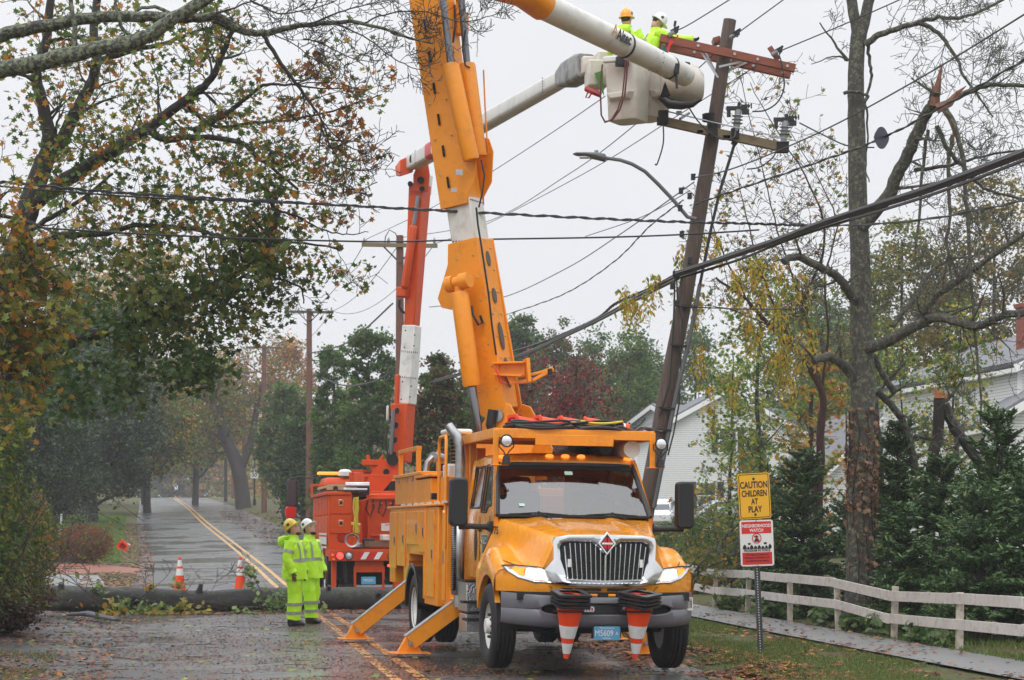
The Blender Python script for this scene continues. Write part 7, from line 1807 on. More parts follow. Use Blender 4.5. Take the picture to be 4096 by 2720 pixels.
def blob2(n, x0, x1, y0, y1, D0, D1, o, clump=14, sig=.13): 
    m = n // clump; c = np.stack([gL.uniform(x0, x1, m), gL.uniform(y0, y1, m), gL.uniform(D0, D1, m)], 1); k = 4096 / 2361
    C = np.stack([(c[:, 0] * k - CX) / F * c[:, 2], c[:, 2], H + (YH - c[:, 1] * k) / F * c[:, 2]], 1) - np.array(o); return (C[:, None, :] + gL.normal(0, sig, (m, clump, 3))).reshape(-1, 3)
leaves("orange_leaves", np.concatenate([blob2(230, -30, 110, 490, 620, 26, 28, o2_), blob2(190, -30, 100, 620, 780, 26, 28, o2_), blob2(70, 30, 140, 580, 660, 26, 28, o2_)]), .12, LEAF_MAPLE, [(.42, .15, .025), (.24, .20, .035), (.18, .17, .03), (.45, .25, .03), (.14, .17, .03)], L_a, MO, seed=7)
leaves("green_leaves", np.concatenate([around(tp, 2, .08, 8, .35), blob2(420, -30, 110, 700, 1000, 26, 28, o2_)]), .11, LEAF_MAPLE, P_olive, L_a, MO, seed=8)

# ================================================================== generic trees
def tree(name, label, X, Y, h, cr, pal, n, ls, trunk_r=.18, crown_z=.55, crown_h=None, tm=B_far, lm=None, seed=1, tmpl=LEAF_TRI, group=None, dens=1.0, base_frac=.25, clumps=60, shape='round', lean=0, weights=None, bare=0):
    g = random.Random(seed); gg = np.random.default_rng(seed); b = Vector((X, Y, gnd(X, Y) if abs(Y) < 400 else float(gz(Y)))); o = empty(name, b, 0, label, "tree", group)
    mb = MB(); ch = crown_h or h * (1 - base_frac) / 2; top = Vector((lean, 0, h * .9))
    P = limb(mb, [Vector((0, 0, -.2)), Vector((g.uniform(-.1, .1), 0, h * .3)), Vector((lean * .5 + g.uniform(-.2, .2), g.uniform(-.2, .2), h * .6)), top], trunk_r, trunk_r * .2, 5, .03, 10, g)
    tp = []; nb = 14 if shape != 'cone' else 20
    for k in range(nb):
        t = base_frac + .05 + (.9 - base_frac) * k / nb; c = P[min(len(P) - 1, int(t * (len(P) - 1)))]; a = k * 2.4 + g.uniform(-.3, .3); w = cr * (.9 if shape == 'round' else (1 - t) * 1.05 + .1)
        d = Vector((math.cos(a), math.sin(a), .7 if shape == 'round' else .05)); grow(mb, c, d, w * .8, trunk_r * .38 * (1.1 - t), 1 if not bare else 3, g, tp, spread=.7, kids=4 if not bare else 4)
    mb.build("trunk", tm, o, smooth=True)
    cz = h * (base_frac + (1 - base_frac) * .5)
    C = []; clumps = int(clumps * 1.6); n = int(n * 1.25)
    while len(C) < clumps:
        u = gg.normal(size=3); u /= np.linalg.norm(u); r = gg.uniform(.35, 1.0) ** .5
        if shape == 'round': p = np.array([u[0] * cr * r, u[1] * cr * r, cz + u[2] * ch * r]); p[:2] *= (1 - .25 * max(0, u[2]))
        elif shape == 'column': z = gg.uniform(-1, 1); p = np.array([u[0] * cr * r * (1 - .35 * max(0, z) ** 2), u[1] * cr * r * (1 - .35 * max(0, z) ** 2), cz + z * ch])
        else: z = gg.uniform(0, 1) ** 1.3; w = cr * (1 - z) ** .9 + .1; p = np.array([u[0] * w * r * 1.2, u[1] * w * r * 1.2, h * (base_frac + (1 - base_frac) * z)])
        p[0] += lean * p[2] / h; C.append(p)
    C = np.array(C); sz = (cr * .27) * gg.uniform(.6, 1.4, len(C)) * (60 / clumps) ** .33
    k = max(1, n // len(C)); q = gg.normal(size=(len(C), k, 3)) * .62; q[..., 2] *= .75
    PP = (C[:, None, :] + q * sz[:, None, None]).reshape(-1, 3)
    if len(tp): PP = np.concatenate([PP, around(tp, max(1, int(n * .12 / len(tp))), .18 * cr * .3 + .05, seed)])
    # each clump its own tone of the tree's palette
    pal = np.array(pal, dtype=float); pick = gg.choice(len(pal), len(PP), p=None if weights is None else np.array(weights) / sum(weights)); cidx = np.repeat(np.arange(len(C)), k); tone = np.ones(len(PP)); tone[:len(cidx)] = gg.uniform(.72, 1.28, len(C))[cidx]
    cols = 1.35 * pal[pick] * tone[:, None] * gg.uniform(.8, 1.2, (len(PP), 1))
    leaves("crown", PP, ls, tmpl, None, lm or L_a, o, cols=cols, seed=seed)
    return o
def at(x, D): return (x - 1180.5) / 4611 * D
def TX(name, label, x, D, ytop, wpx, pal, n, ls, **kw):
    """tree by its display column, depth, top row and crown half width (pixels turned into metres at that depth)"""
    X = at(x, D); s = 4611 / D; ztop = H + (1213.4 - ytop) / s; h = ztop - float(gz(D)); return tree(name, label, X, D, h, wpx / s, pal, n, ls, **kw)
# left evergreens behind the round shrub
TX("pine_tree", "broad dark green pine left of the road, thick trunk rising from the lawn", 215, 108, 770, 150, P_pine, 26000, .17, base_frac=.10, clumps=130, seed=21, lm=L_n, tmpl=LEAF_TRI, trunk_r=.3)
TX("pine_tree", "dark pine at the left edge behind the leaning stake", 90, 96, 760, 150, P_pine, 22000, .15, base_frac=.02, clumps=140, seed=22, lm=L_n, trunk_r=.3)
TX("pine_tree", "dark pine filling the left edge behind the orange maple leaves", 10, 78, 700, 130, P_pine, 18000, .15, base_frac=.08, clumps=120, seed=23, lm=L_n, trunk_r=.3)
TX("pine_tree", "tallest dark pine behind the maple's dense green leaves", 200, 128, 700, 160, P_pine, 14000, .24, base_frac=.12, clumps=140, seed=24, lm=L_n, trunk_r=.35)
TX("broadleaf_tree", "green and rust tree overhanging the left road edge beyond the pines", 340, 135, 850, 105, P_olive + P_green + [(.2, .09, .03)], 10000, .24, base_frac=.24, clumps=90, seed=25, trunk_r=.3)
TX("broadleaf_tree", "orange brown tree over the far left of the road", 450, 165, 800, 105, P_aut[1:3] + P_olive[:3] + P_green[:1], 9000, .28, base_frac=.2, clumps=80, seed=26, trunk_r=.3)
TX("broadleaf_tree", "tall thin-leaved tree fading into mist behind the maple", 130, 150, 520, 170, P_aut + P_olive, 7000, .32, base_frac=.25, clumps=120, seed=27)
TX("broadleaf_tree", "pale misty tree seen through the maple's upper leaves", 330, 170, 560, 150, P_aut + P_olive, 6500, .34, base_frac=.3, clumps=110, seed=28)
TX("broadleaf_tree", "half bare tree with orange tufts behind the far crossarms", 660, 190, 770, 75, P_aut, 3600, .32, base_frac=.35, clumps=60, seed=29, bare=1)
TX("broadleaf_tree", "bare topped tree with rusty leaves left of the slim far poles", 520, 185, 800, 85, P_aut + [(.1, .11, .04)], 3600, .32, base_frac=.35, clumps=60, seed=30, bare=1)
TX("broadleaf_tree", "green tree standing between the reddish far poles", 655, 120, 880, 65, P_green + [(.10, .12, .04)], 8000, .2, base_frac=.15, clumps=80, seed=32)
TX("broadleaf_tree", "dense dark green tree left of the red boom", 770, 92, 810, 62, P_green, 13000, .15, base_frac=.06, clumps=110, seed=33, shape='column', crown_h=4.2)
TX("broadleaf_tree", "taller dark green tree just behind the red boom", 850, 84, 790, 75, P_green, 14000, .15, base_frac=.05, clumps=120, seed=34, shape='column', crown_h=4.4)
TX("broadleaf_tree", "dark green tree low behind the red truck's cab", 700, 100, 930, 70, P_pine + P_green, 9000, .17, base_frac=.05, clumps=80, seed=35)
TX("broadleaf_tree", "green tree with maroon tips right of the red boom", 1010, 66, 790, 75, P_green + P_mar[:2] + [(.07, .06, .03)], 12000, .125, base_frac=.08, clumps=110, seed=36, crown_h=2.9)
TX("broadleaf_tree", "dark green tree behind the orange boom's base", 1090, 84, 800, 70, P_green, 9000, .16, base_frac=.08, clumps=80, seed=37)
TX("crabapple_tree", "thin red leaved crabapple behind the cab platform", 1330, 62, 770, 115, P_mar + [(.05, .05, .03)], 4200, .105, base_frac=.12, clumps=110, seed=38, bare=1, trunk_r=.1, crown_h=2.4)
TX("crabapple_tree", "smaller red leaved crabapple right beside the tall boom", 1230, 66, 800, 70, P_mar + P_green[:1], 3600, .105, base_frac=.12, clumps=80, seed=39, bare=1, trunk_r=.1)
TX("broadleaf_tree", "tall rounded green tree above the crabapples, misty", 1210, 128, 705, 65, P_green, 9000, .22, base_frac=.3, clumps=70, seed=40)
TX("broadleaf_tree", "green tree behind the crabapples left of the leaning pole", 1370, 135, 765, 95, P_green + [(.07, .12, .02)], 12000, .2, base_frac=.1, clumps=100, seed=41)
TX("broadleaf_tree", "olive tree filling the gap between crabapple and leaning pole", 1455, 122, 745, 80, P_green + P_olive[:2], 12000, .18, base_frac=.08, clumps=100, seed=52)
TX("broadleaf_tree", "russet topped green tree low behind the first crabapple", 1300, 118, 745, 75, P_green + P_mar[:2], 10000, .18, base_frac=.08, clumps=90, seed=53)
TX("broadleaf_tree", "dark green tree touching the leaning pole from the left", 1490, 140, 800, 85, P_green + P_pine, 11000, .19, base_frac=.08, clumps=90, seed=42)
TX("broadleaf_tree", "dark green tree in the gap right of the leaning pole", 1600, 142, 740, 85, P_green, 10000, .19, base_frac=.08, clumps=90, seed=43)
TX("broadleaf_tree", "wide yellow green tree behind the big trunk's right side", 2080, 88, 490, 150, [(.10, .13, .025), (.15, .15, .03), (.22, .16, .03), (.06, .09, .02)], 15000, .165, base_frac=.12, clumps=150, seed=44)
TX("broadleaf_tree", "yellow green tree filling the right edge above the white house", 2290, 84, 400, 170, [(.10, .12, .025), (.2, .15, .03), (.25, .15, .03), (.07, .09, .02)], 16000, .165, base_frac=.12, clumps=160, seed=45)
TX("broadleaf_tree", "dusky green tree behind the bare twigs left of the big trunk", 1850, 130, 620, 110, [(.06, .09, .025), (.09, .10, .03), (.04, .06, .02)], 12000, .18, base_frac=.1, clumps=120, seed=46)
TX("broadleaf_tree", "misty dull green tree low behind the big trunk", 1960, 120, 640, 140, P_green + [(.10, .10, .04)], 10000, .22, base_frac=.1, clumps=110, seed=47)
# middle-distance maples in front of the houses
TX("maple_tree", "slim maple with green and yellow leaves in front of the white gabled house", 1760, 47, 590, 135, P_olive[:3] + P_green[:2], 2500, .105, tmpl=LEAF_MAPLE, base_frac=.22, clumps=150, seed=48, trunk_r=.10, tm=B_dark, bare=0)
TX("maple_tree", "younger maple with yellow tinted leaves between pole and sign", 1690, 52, 760, 95, P_olive[:4] + P_green[:2], 1300, .105, tmpl=LEAF_MAPLE, base_frac=.1, clumps=110, seed=49, trunk_r=.07, tm=B_dark)
TX("maple_tree", "sparse maple with orange tipped leaves beside the big trunk", 1880, 42, 760, 85, P_olive + P_aut[:2], 1500, .10, tmpl=LEAF_MAPLE, base_frac=.2, clumps=80, seed=50, trunk_r=.12, tm=B_dark)
TX("arborvitae", "dull green arborvitae against the white gabled house wall", 1745, 66, 1010, 55, [(.05, .07, .03), (.07, .08, .035), (.09, .07, .035)], 6000, .11, base_frac=.02, clumps=80, seed=51, shape='cone')
TX("maple_tree", "thin olive leaved sapling in front of the right edge house wall", 2215, 44, 690, 95, P_olive[:4] + P_green[:2], 1300, .10, tmpl=LEAF_MAPLE, base_frac=.2, clumps=90, seed=54, trunk_r=.06, tm=B_dark, bare=1)
TX("maple_tree", "thin yellow green sapling between ivy trunk and right edge house", 2065, 50, 760, 85, P_olive[:4] + P_green[:2], 1200, .10, tmpl=LEAF_MAPLE, base_frac=.15, clumps=80, seed=55, trunk_r=.06, tm=B_dark)
# far wood closing the road's end
gf = np.random.default_rng(77); n = 60000; X = gf.uniform(-130, 60, n); Y = gf.uniform(345, 385, n); hN = np.array([noise.noise(Vector((x * .06, 3, 0))) for x in X]); top = 17 + 9 * hN + 4 * np.abs(gf.normal(size=n)) * .3; Z = np.array([float(gz(y)) for y in Y]) + gf.uniform(0, 1, n) ** .8 * top
wood = leaves("distant_wood", np.stack([X, Y, Z], 1), 1.35, LEAF_TRI, P_aut + P_olive + P_green, L_a, seed=60); wood["kind"] = "stuff"
n = 16000; X = gf.uniform(-75, -42, n) ; Y = gf.uniform(200, 330, n); X = np.array([float(road_x(y)) for y in Y]) - gf.uniform(6, 40, n); Z = np.array([float(gz(y)) for y in Y]) + gf.uniform(0, 1, n) * (9 + 5 * np.sin(X * .4))
w2 = leaves("roadside_wood", np.stack([X, Y, Z], 1), .5, LEAF_TRI, P_aut + P_olive, L_a, seed=61); w2["kind"] = "stuff"
n = 16000; Y = gf.uniform(200, 330, n); X = np.array([float(road_x(y)) for y in Y]) + gf.uniform(7, 60, n); Z = np.array([float(gz(y)) for y in Y]) + gf.uniform(0, 1, n) * (9 + 5 * np.sin(X * .4))
w3 = leaves("roadside_wood", np.stack([X, Y, Z], 1), .5, LEAF_TRI, P_aut + P_olive, L_a, seed=62); w3["kind"] = "stuff"
n = 30000; Y = gf.uniform(150, 190, n); X = gf.uniform(5, 110, n); Z = np.array([float(gz(y)) for y in Y]) + gf.uniform(0, 1, n) * (10 + 3 * np.sin(X * .25) + 2 * np.sin(X * .7))
w4 = leaves("distant_wood", np.stack([X, Y, Z], 1), .55, LEAF_TRI, P_green + P_olive[:2], L_a, seed=63); w4["kind"] = "stuff"
n = 22000; Y = gf.uniform(120, 170, n); X = gf.uniform(-95, -32, n); Z = np.array([float(gz(y)) for y in Y]) + gf.uniform(0, 1, n) * (10 + 3 * np.sin(X * .25))
w5 = leaves("distant_wood", np.stack([X, Y, Z], 1), .5, LEAF_TRI, P_green + P_pine, L_a, seed=64); w5["kind"] = "stuff"

# ================================================================== big trunk with broken limb on the right
gb = random.Random(31); bo_ = DP(1978, 1400, 33.2); bo_.z = gnd(bo_.x, 33.2) - .05
BT = empty("tree", bo_, 0, "big grey bare tree with ivy ringed trunk behind the fence, one limb snapped", "tree")
BL = lambda x, y, D=33.2: DP(x, y, D) - bo_
mb = MB(); Pt = limb(mb, [BL(1976, 1440), BL(1980, 1350), BL(1985, 1100), BL(1990, 900), BL(1987, 800), BL(1985, 700), BL(1980, 500), BL(1975, 300), BL(1974, 150), BL(1982, 60)], .245, .12, 6, .008, 18, gb)
limb(mb, [BL(1980, 90), BL(1965, 10), BL(1955, -60)], .10, .08, 4, .01, 10, gb); limb(mb, [BL(1984, 90), BL(2002, 10), BL(2020, -60)], .10, .08, 4, .01, 10, gb)
tb2 = mb.build("trunk", B_grey, BT, smooth=True)
mb = MB(); bt_ = []
def bl(pts, r0, r1, n=0, L=.6, lvl=2, D0=33.2, D1=None, **kw):
    D1 = D1 or D0; k = len(pts); P = limb(mb, [BL(x, y, D0 + (D1 - D0) * i / (k - 1)) for i, (x, y) in enumerate(pts)], r0, r1, 5, .015, 9, gb)
    if n: sprout(mb, P, max(.006, r1 * .45), n, L, lvl, gb, bt_, **kw)
bl([(1984, 525), (2039, 463), (2076, 390), (2105, 331), (2131, 272), (2150, 239), (2158, 210)], .115, .085, 5, .9, 3, 33.1, 32)
bl([(1995, 103), (2025, 81), (2069, 66), (2117, 51), (2164, 40), (2223, 40), (2330, -10)], .06, .02, 14, .8, 3, 33.1, 32.5)
bl([(2117, 51), (2164, 77), (2201, 129), (2223, 176), (2260, 228), (2290, 270)], .04, .012, 12, .7, 3, 32.8, 32.3)
bl([(2109, 393), (2186, 382), (2267, 360), (2375, 345)], .035, .015, 10, .7, 3, 32.8, 32)
bl([(2197, 228), (2260, 202), (2297, 195), (2375, 198)], .05, .03, 10, .7, 3, 32.2, 31.8)
bl([(2005, 802), (2062, 778), (2123, 745), (2163, 733), (2252, 751), (2325, 725), (2390, 725)], .10, .055, 14, .8, 3, 33, 31)
bl([(2114, 741), (2163, 681), (2224, 636), (2304, 579), (2390, 520)], .06, .04, 12, .8, 3, 32.6, 31.5)
bl([(2058, 753), (2114, 681), (2139, 636), (2187, 600), (2260, 590)], .05, .015, 9, .7, 3, 33.4, 33.8)
bl([(1970, 690), (1953, 664), (1928, 636), (1892, 616), (1839, 592), (1807, 604)], .08, .06, 6, .6, 3, 33, 32.3)
bl([(1961, 862), (1941, 838), (1908, 822), (1876, 834)], .09, .065, 3, .6, 3, 33, 32.5); bl([(1905, 825), (1898, 800), (1895, 780)], .05, .035)
bl([(1955, 140), (1925, 100), (1890, 52)], .03, .01, 3, .4, 2); bl([(1955, 135 + 3), (1920, 130), (1870, 148)], .02, .006, 2, .3, 1)
bl([(2000, 100), (2005, 140), (2010, 180), (2000, 215)], .03, .022); bl([(1945, 216), (1975, 212), (2000, 222), (1990, 235)], .03, .03, 0, 1, 1, 32.95); bl([(1995, 230), (2000, 300), (1996, 380), (2004, 420)], .02, .01)
bl([(2140, 300), (2128, 380), (2122, 480), (2110, 600)], .03, .02, 4, .6, 2, 32.3, 32.3); bl([(2160, 290), (2190, 350), (2230, 395), (2280, 440), (2370, 460)], .04, .02, 9, .7, 3, 32.3, 32.0)
bl([(2197, 312), (2186, 386), (2190, 478), (2184, 560), (2195, 640)], .035, .02, 6, .6, 3, 32.0); bl([(2179, 250), (2197, 279), (2216, 342), (2227, 441), (2234, 577), (2248, 760), (2260, 900), (2262, 980)], .05, .014, 12, .6, 3, 31.8)
bl([(2230, 330), (2255, 345), (2280, 318), (2300, 312)], .02, .008)
bl([(2020, 900), (2062, 940), (2094, 1004), (2110, 1095)], .06, .07, 5, .6, 2, 34, 34.5); bl([(2013, 818), (2040, 870), (2062, 903)], .05, .06, 0, 1, 1, 33.8, 34)
mb.build("branches", B_grey, BT, smooth=True)
def bark_stripes(): pass
M_split = mat("fresh_split_wood", (.17, .07, .04), rough=.7, var=.5, vscale=8, stretch=(3, 3, 1), bump=.5)
def splinter(pts, w, D, par, m=M_split, o=bo_): 
    mb = MB(); mb.tube([DP(x, y, D) - o for x, y in pts], [w, w * .8, w * .45, .006][:len(pts)] if len(pts) <= 4 else None, 5, sq=(1, .45)); return mb.build("splintered_wood", m, par)
splinter([(2152, 245), (2160, 205), (2165, 180), (2172, 148)], .085, 32, BT); splinter([(2160, 252), (2190, 238), (2208, 215), (2228, 198)], .09, 31.9, BT); splinter([(2150, 240), (2152, 215), (2150, 195), (2146, 180)], .04, 32, BT); splinter([(2175, 250), (2190, 275), (2198, 300), (2200, 330)], .05, 31.8, BT)
# ivy with dry brown leaves round the trunk
n = 1000; gi = np.random.default_rng(5); tt = gi.beta(2.0, 1.5, n); yy = 915 + 420 * tt; keep = gi.random(n) < np.where(yy > 1180, .28, 1.0); yy = yy[keep]; a = gi.uniform(0, 2 * math.pi, len(yy)); zz = H + (1213.4 - yy) / 4611 * 33.2; rad = .215 + (1350 - yy) * -.00006 + gi.uniform(.02, .07, len(yy)); xc = at(1987, 33.2)
PI_ = np.stack([xc + rad * np.cos(a), 33.2 + rad * np.sin(a), zz], 1) - np.array(bo_)
leaves("dry_ivy_leaves", PI_, .085, LEAF_MAPLE, [(.42, .25, .14), (.30, .17, .10), (.52, .33, .20), (.14, .08, .05)], L_a, BT, up=-.2, seed=9)
mb = MB()
for k in range(9):
    a0 = k * .7; mb.tube([Vector((at(1984, 33.2) + .235 * math.cos(a0 + .25 * math.sin(q)) , 33.2 + .235 * math.sin(a0 + .25 * math.sin(q)), H + (1213.4 - (1380 - 48 * q)) / 4611 * 33.2)) - bo_ for q in range(10)], .012, 5)
mb.build("ivy_stems", B_dark, BT)
# second, thinner trunks and the snapped one
def simple_trunk(name, label, pts, D, r0, r1, m, n=8, L=.8, lvl=3, seed=1, pal=None, nl=1, ls=.09, tm=LEAF_MAPLE, keep=.3, extra=(), sg=.05, **kw):
    b = DP(pts[0][0], pts[0][1], D); b.z = gnd(b.x, D) - .05; o = empty(name, b, 0, label, "tree"); g = random.Random(seed); mb = MB(); tp = []
    P = limb(mb, [Vector((0, 0, 0))] + [DP(x, y, D) - b for x, y in pts[1:]], r0, r1, 5, .02, 9, g); sprout(mb, P, max(.006, r1 * .5), n, L, lvl, g, tp, **kw)
    for (ps, ra, rb_, nn, LL_) in extra:
        P = limb(mb, [DP(x, y, D) - b for x, y in ps], ra, rb_, 5, .02, 7, g); sprout(mb, P, max(.005, rb_ * .5), nn, LL_, 2, g, tp, **kw)
    mb.build("trunk", m, o, smooth=True)
    if pal and tp: leaves("leaves", around(tp, nl, sg, seed, keep), ls, tm, pal, L_a, o, seed=seed)
    return o
simple_trunk("tree", "dark trunk just right behind the big ivy trunk", [(2024, 1250), (2022, 1100), (2016, 980), (2010, 900)], 35.5, .13, .10, B_dark, n=3, L=.8, seed=61)
ST = simple_trunk("snapped_tree", "snapped trunk with bright orange splinters in front of the right house", [(2140, 1230), (2148, 1090), (2163, 1004), (2166, 918)], 34.5, .10, .10, B_dark, n=4, L=.7, seed=62, extra=[([(2176, 935), (2195, 975), (2220, 1016), (2272, 1093), (2290, 1130)], .10, .09, 6, .7)])
so_ = ST.location.copy()
for pts in ([(2160, 925), (2158, 905), (2157, 888)], [(2168, 925), (2170, 908), (2171, 900)], [(2176, 928), (2180, 912), (2186, 905)], [(2164, 925), (2164, 912), (2166, 896)]): 
    mb = MB(); mb.tube([DP(x, y, 34.5) - so_ for x, y in pts], [.05, .03, .005], 5, sq=(1, .5)); mb.build("splintered_wood", mat("orange_split_wood", (.55, .20, .07), rough=.7, var=.4, vscale=10) if 'orange_split_wood' not in MATS else MATS['orange_split_wood'], ST)
vt = simple_trunk("tree", "leaning many stemmed tree with red brown shoots between pole and big trunk", [(1888, 1240), (1888, 1152), (1893, 1000), (1895, 905), (1840, 818), (1779, 753), (1720, 690), (1650, 640)], 37, .10, .02, B_red, n=14, L=1.0, seed=63, pal=P_olive, keep=.25,
    extra=[([(1895, 905), (1880, 820), (1850, 700), (1800, 560), (1760, 400), (1700, 150)], .03, .006, 26, .8), ([(1850, 700), (1900, 560), (1870, 430), (1795, 310), (1730, 190)], .028, .006, 20, .7), ([(1840, 818), (1760, 640), (1720, 500), (1700, 400)], .025, .006, 14, .7), ([(1895, 905), (1910, 760), (1900, 640), (1930, 520), (1890, 420), (1820, 300)], .028, .006, 20, .7), ([(1779, 753), (1700, 720), (1640, 706), (1560, 706)], .014, .005, 10, .4), ([(1720, 690), (1650, 540), (1640, 480)], .02, .006, 8, .5)], up=.5)
# long hanging yellow compound leaves
gy = random.Random(8); PY, DY = [], []
mbv = MB(); vo = DP(1700, 640, 35.5)
clus = [(1768, 640, 95, 60), (1790, 730, 30, 40), (1745, 775, 45, 30), (1782, 830, 50, 22), (1804, 850, 70, 30), (1815, 790, 60, 30), (1856, 800, 70, 32), (1716, 735, 40, 22), (1695, 640, 50, 40), (1640, 560, 40, 35), (1590, 700, 60, 40), (1575, 600, 60, 25), (1605, 830, 50, 22), (1635, 930, 60, 14), (1690, 900, 40, 12), (1470, 690, 50, 55), (1440, 700, 40, 30), (1500, 660, 30, 30), (1840, 650, 30, 25), (1550, 750, 30, 26), (1730, 600, 40, 40)]
for (cx, cy, hh_, ww) in clus:
    for k in range(int(5 + hh_ * ww / 420)):
        x, y, D = cx + gy.uniform(-ww, ww) * .6, cy + gy.uniform(-hh_, hh_) * .5, 35 + gy.uniform(-1, 1); a = DP(x, y - 14, D) - vo; pts = [a, a + Vector((gy.uniform(-.05, .12), 0, -.05)), a + Vector((gy.uniform(-.05, .14), 0, -.26)), a + Vector((gy.uniform(-.06, .1), 0, -.46))]
        mbv.tube(pts, .004, 3, cap=False)
        for q in range(13):
            t = .12 + .88 * q / 12; i = min(2, int(t * 3)); p = pts[i].lerp(pts[i + 1], t * 3 - i); s_ = -1 if q % 2 else 1; PY.append(tuple(p + Vector((s_ * .03, gy.uniform(-.02, .02), -.02)))); DY.append((s_ * .5, gy.uniform(-.3, .3), -1))
VV = empty("vine", vo, 0, "yellow drooping compound leaves hanging left of the big trunk", "vine"); mbv.build("stems", B_red, VV)
leaves("leaves", PY, .105, LEAF_LONG * np.array([1.5, 1, 1]), P_yel + [(.2, .25, .04)], L_a, VV, dirs=np.array(DY), seed=4, up=0)

# ================================================================== spruces behind the fence
def spruce(label, x, D, ytop, wpx, seed, n=1):
    s = 4611 / D; X = at(x, D); b = Vector((X, D, gnd(X, D) - .1)); h = H + (1213.4 - ytop) / s - b.z; w = wpx / s; g = random.Random(seed); gg = np.random.default_rng(seed); o = empty("spruce_tree", b, 0, label, "tree", "spruces behind the fence")
    mb = MB(); mb.tube([(0, 0, 0), (0, 0, h * .5), (0, 0, h)], [.07, .045, .008], 7); P, Dn = [], []
    lv = int(h / .11)
    for k in range(lv):
        t = (k + .5) / lv; z = h * (.03 + .97 * t); L_ = w * (1 - t) ** .6 * (1.15 + .3 * noise.noise(Vector((t * 6, seed, 0)))) + .10; nb = int(7 + 7 * (1 - t))
        for q in range(nb):
            a = g.uniform(0, 2 * math.pi); ll = L_ * g.uniform(.6, 1.15); rise = .25 + .5 * t; z += g.uniform(-.1, .1); pts = [Vector((0, 0, z))]
            for m_ in range(1, 5): f = m_ / 4; pts.append(Vector((math.cos(a) * ll * f, math.sin(a) * ll * f, z + ll * (rise * f - .35 * f * f * (1 - t) + .12 * f ** 3))))
            mb.tube(pts, [.012, .01, .008, .006, .003], 3, cap=False)
            nn = int(18 + ll * 74)
            for j in range(nn):
                f = .15 + .85 * j / nn; i = min(3, int(f * 4)); p = pts[i].lerp(pts[i + 1], f * 4 - i); d = (pts[i + 1] - pts[i]).normalized(); sd = Vector((-d.y, d.x, 0)) * g.choice((-1, 1)); off = g.uniform(0, .17) * (1.1 - f * .6)
                dv = (d * .8 + sd * .8 + Vector((0, 0, g.uniform(-.1, .3)))).normalized(); P.append(tuple(p + dv * off)); Dn.append(tuple(dv))
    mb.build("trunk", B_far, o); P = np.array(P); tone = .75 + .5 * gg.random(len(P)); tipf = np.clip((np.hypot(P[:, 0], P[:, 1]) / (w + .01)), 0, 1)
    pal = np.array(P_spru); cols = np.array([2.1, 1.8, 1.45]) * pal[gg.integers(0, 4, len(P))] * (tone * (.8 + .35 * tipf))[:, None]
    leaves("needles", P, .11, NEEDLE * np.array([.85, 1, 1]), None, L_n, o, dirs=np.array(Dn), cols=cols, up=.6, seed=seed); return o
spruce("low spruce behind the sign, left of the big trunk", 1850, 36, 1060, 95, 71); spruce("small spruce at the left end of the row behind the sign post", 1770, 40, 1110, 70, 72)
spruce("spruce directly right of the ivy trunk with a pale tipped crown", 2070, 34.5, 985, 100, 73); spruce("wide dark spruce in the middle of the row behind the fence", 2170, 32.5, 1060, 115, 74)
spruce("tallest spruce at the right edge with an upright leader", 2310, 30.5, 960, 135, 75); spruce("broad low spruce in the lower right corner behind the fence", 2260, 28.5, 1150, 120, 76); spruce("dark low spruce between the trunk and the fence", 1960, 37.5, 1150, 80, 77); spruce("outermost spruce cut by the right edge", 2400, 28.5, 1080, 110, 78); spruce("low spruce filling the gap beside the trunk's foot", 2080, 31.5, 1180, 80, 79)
simple_trunk("tree", "dark forked oak with orange leaves right of the misty road end", [(562, 1172), (550, 1085), (522, 1015), (502, 955), (490, 905), (478, 860)], 150, .62, .22, B_far, n=11, L=3.2, seed=66, pal=P_aut[1:4] + P_olive[:2], nl=4, ls=.24, tm=LEAF_TRI, keep=.8, sg=.35, lvl=2, extra=[([(552, 1090), (580, 1010), (592, 940), (606, 880), (610, 820)], .34, .1, 11, 3.0), ([(502, 955), (478, 930), (455, 908)], .2, .08, 6, 2.2), ([(520, 1010), (470, 990), (425, 965)], .12, .05, 5, 2.0)])
# ================================================================== shrubs
def shrub(name, label, X, Y, rx, rz, pal, n, ls, seed, tmpl=LEAF_OVAL, cat="shrub", ry=None, stems=10, m=None, z0=0, group=None, core=.3, sig=None):
    gg = np.random.default_rng(seed); g = random.Random(seed); b = Vector((X, Y, gnd(X, Y) + z0)); o = empty(name, b, 0, label, cat, group); mb = MB(); tp = []
    for k in range(stems):
        a = g.uniform(0, 6.28); grow(mb, Vector((0, 0, 0)), Vector((math.cos(a) * rx, math.sin(a) * rx, rz * 1.6)), max(rz * 1.4, rx * .9) * g.uniform(.8, 1.1), .014, 2, g, tp, kids=4)
    mb.build("stems", B_far, o); u = gg.normal(size=(n, 3)); u /= np.linalg.norm(u, axis=1)[:, None]; lump = 1 + .14 * np.sin(u[:, 0] * 7 + seed) * np.sin(u[:, 2] * 6 + u[:, 1] * 5); r = gg.uniform(core, 1, n) ** .45 * lump
    P = np.stack([u[:, 0] * rx * r, u[:, 1] * (ry or rx) * r, rz + u[:, 2] * rz * r], 1); P = P[P[:, 2] > .02]
    leaves("foliage", np.concatenate([P, around(tp, 1, .05, seed, .5)]), ls, tmpl, pal, m or L_a, o, seed=seed); return o
shrub("round_shrub", "rounded rusty red and green shrub on the mulch bed left of the road", at(190, 62), 62, .98, .66, [(.20, .075, .04), (.10, .10, .04), (.26, .08, .045), (.08, .08, .03), (.40, .08, .03)], 9000, .05, 81, tmpl=LEAF_TRI)
shrub("shrub", "green and gold shrub on the left edge above the fallen trunk's end", at(20, 33), 33, .75, 1.25, P_olive + P_green[:1], 3400, .085, 82)
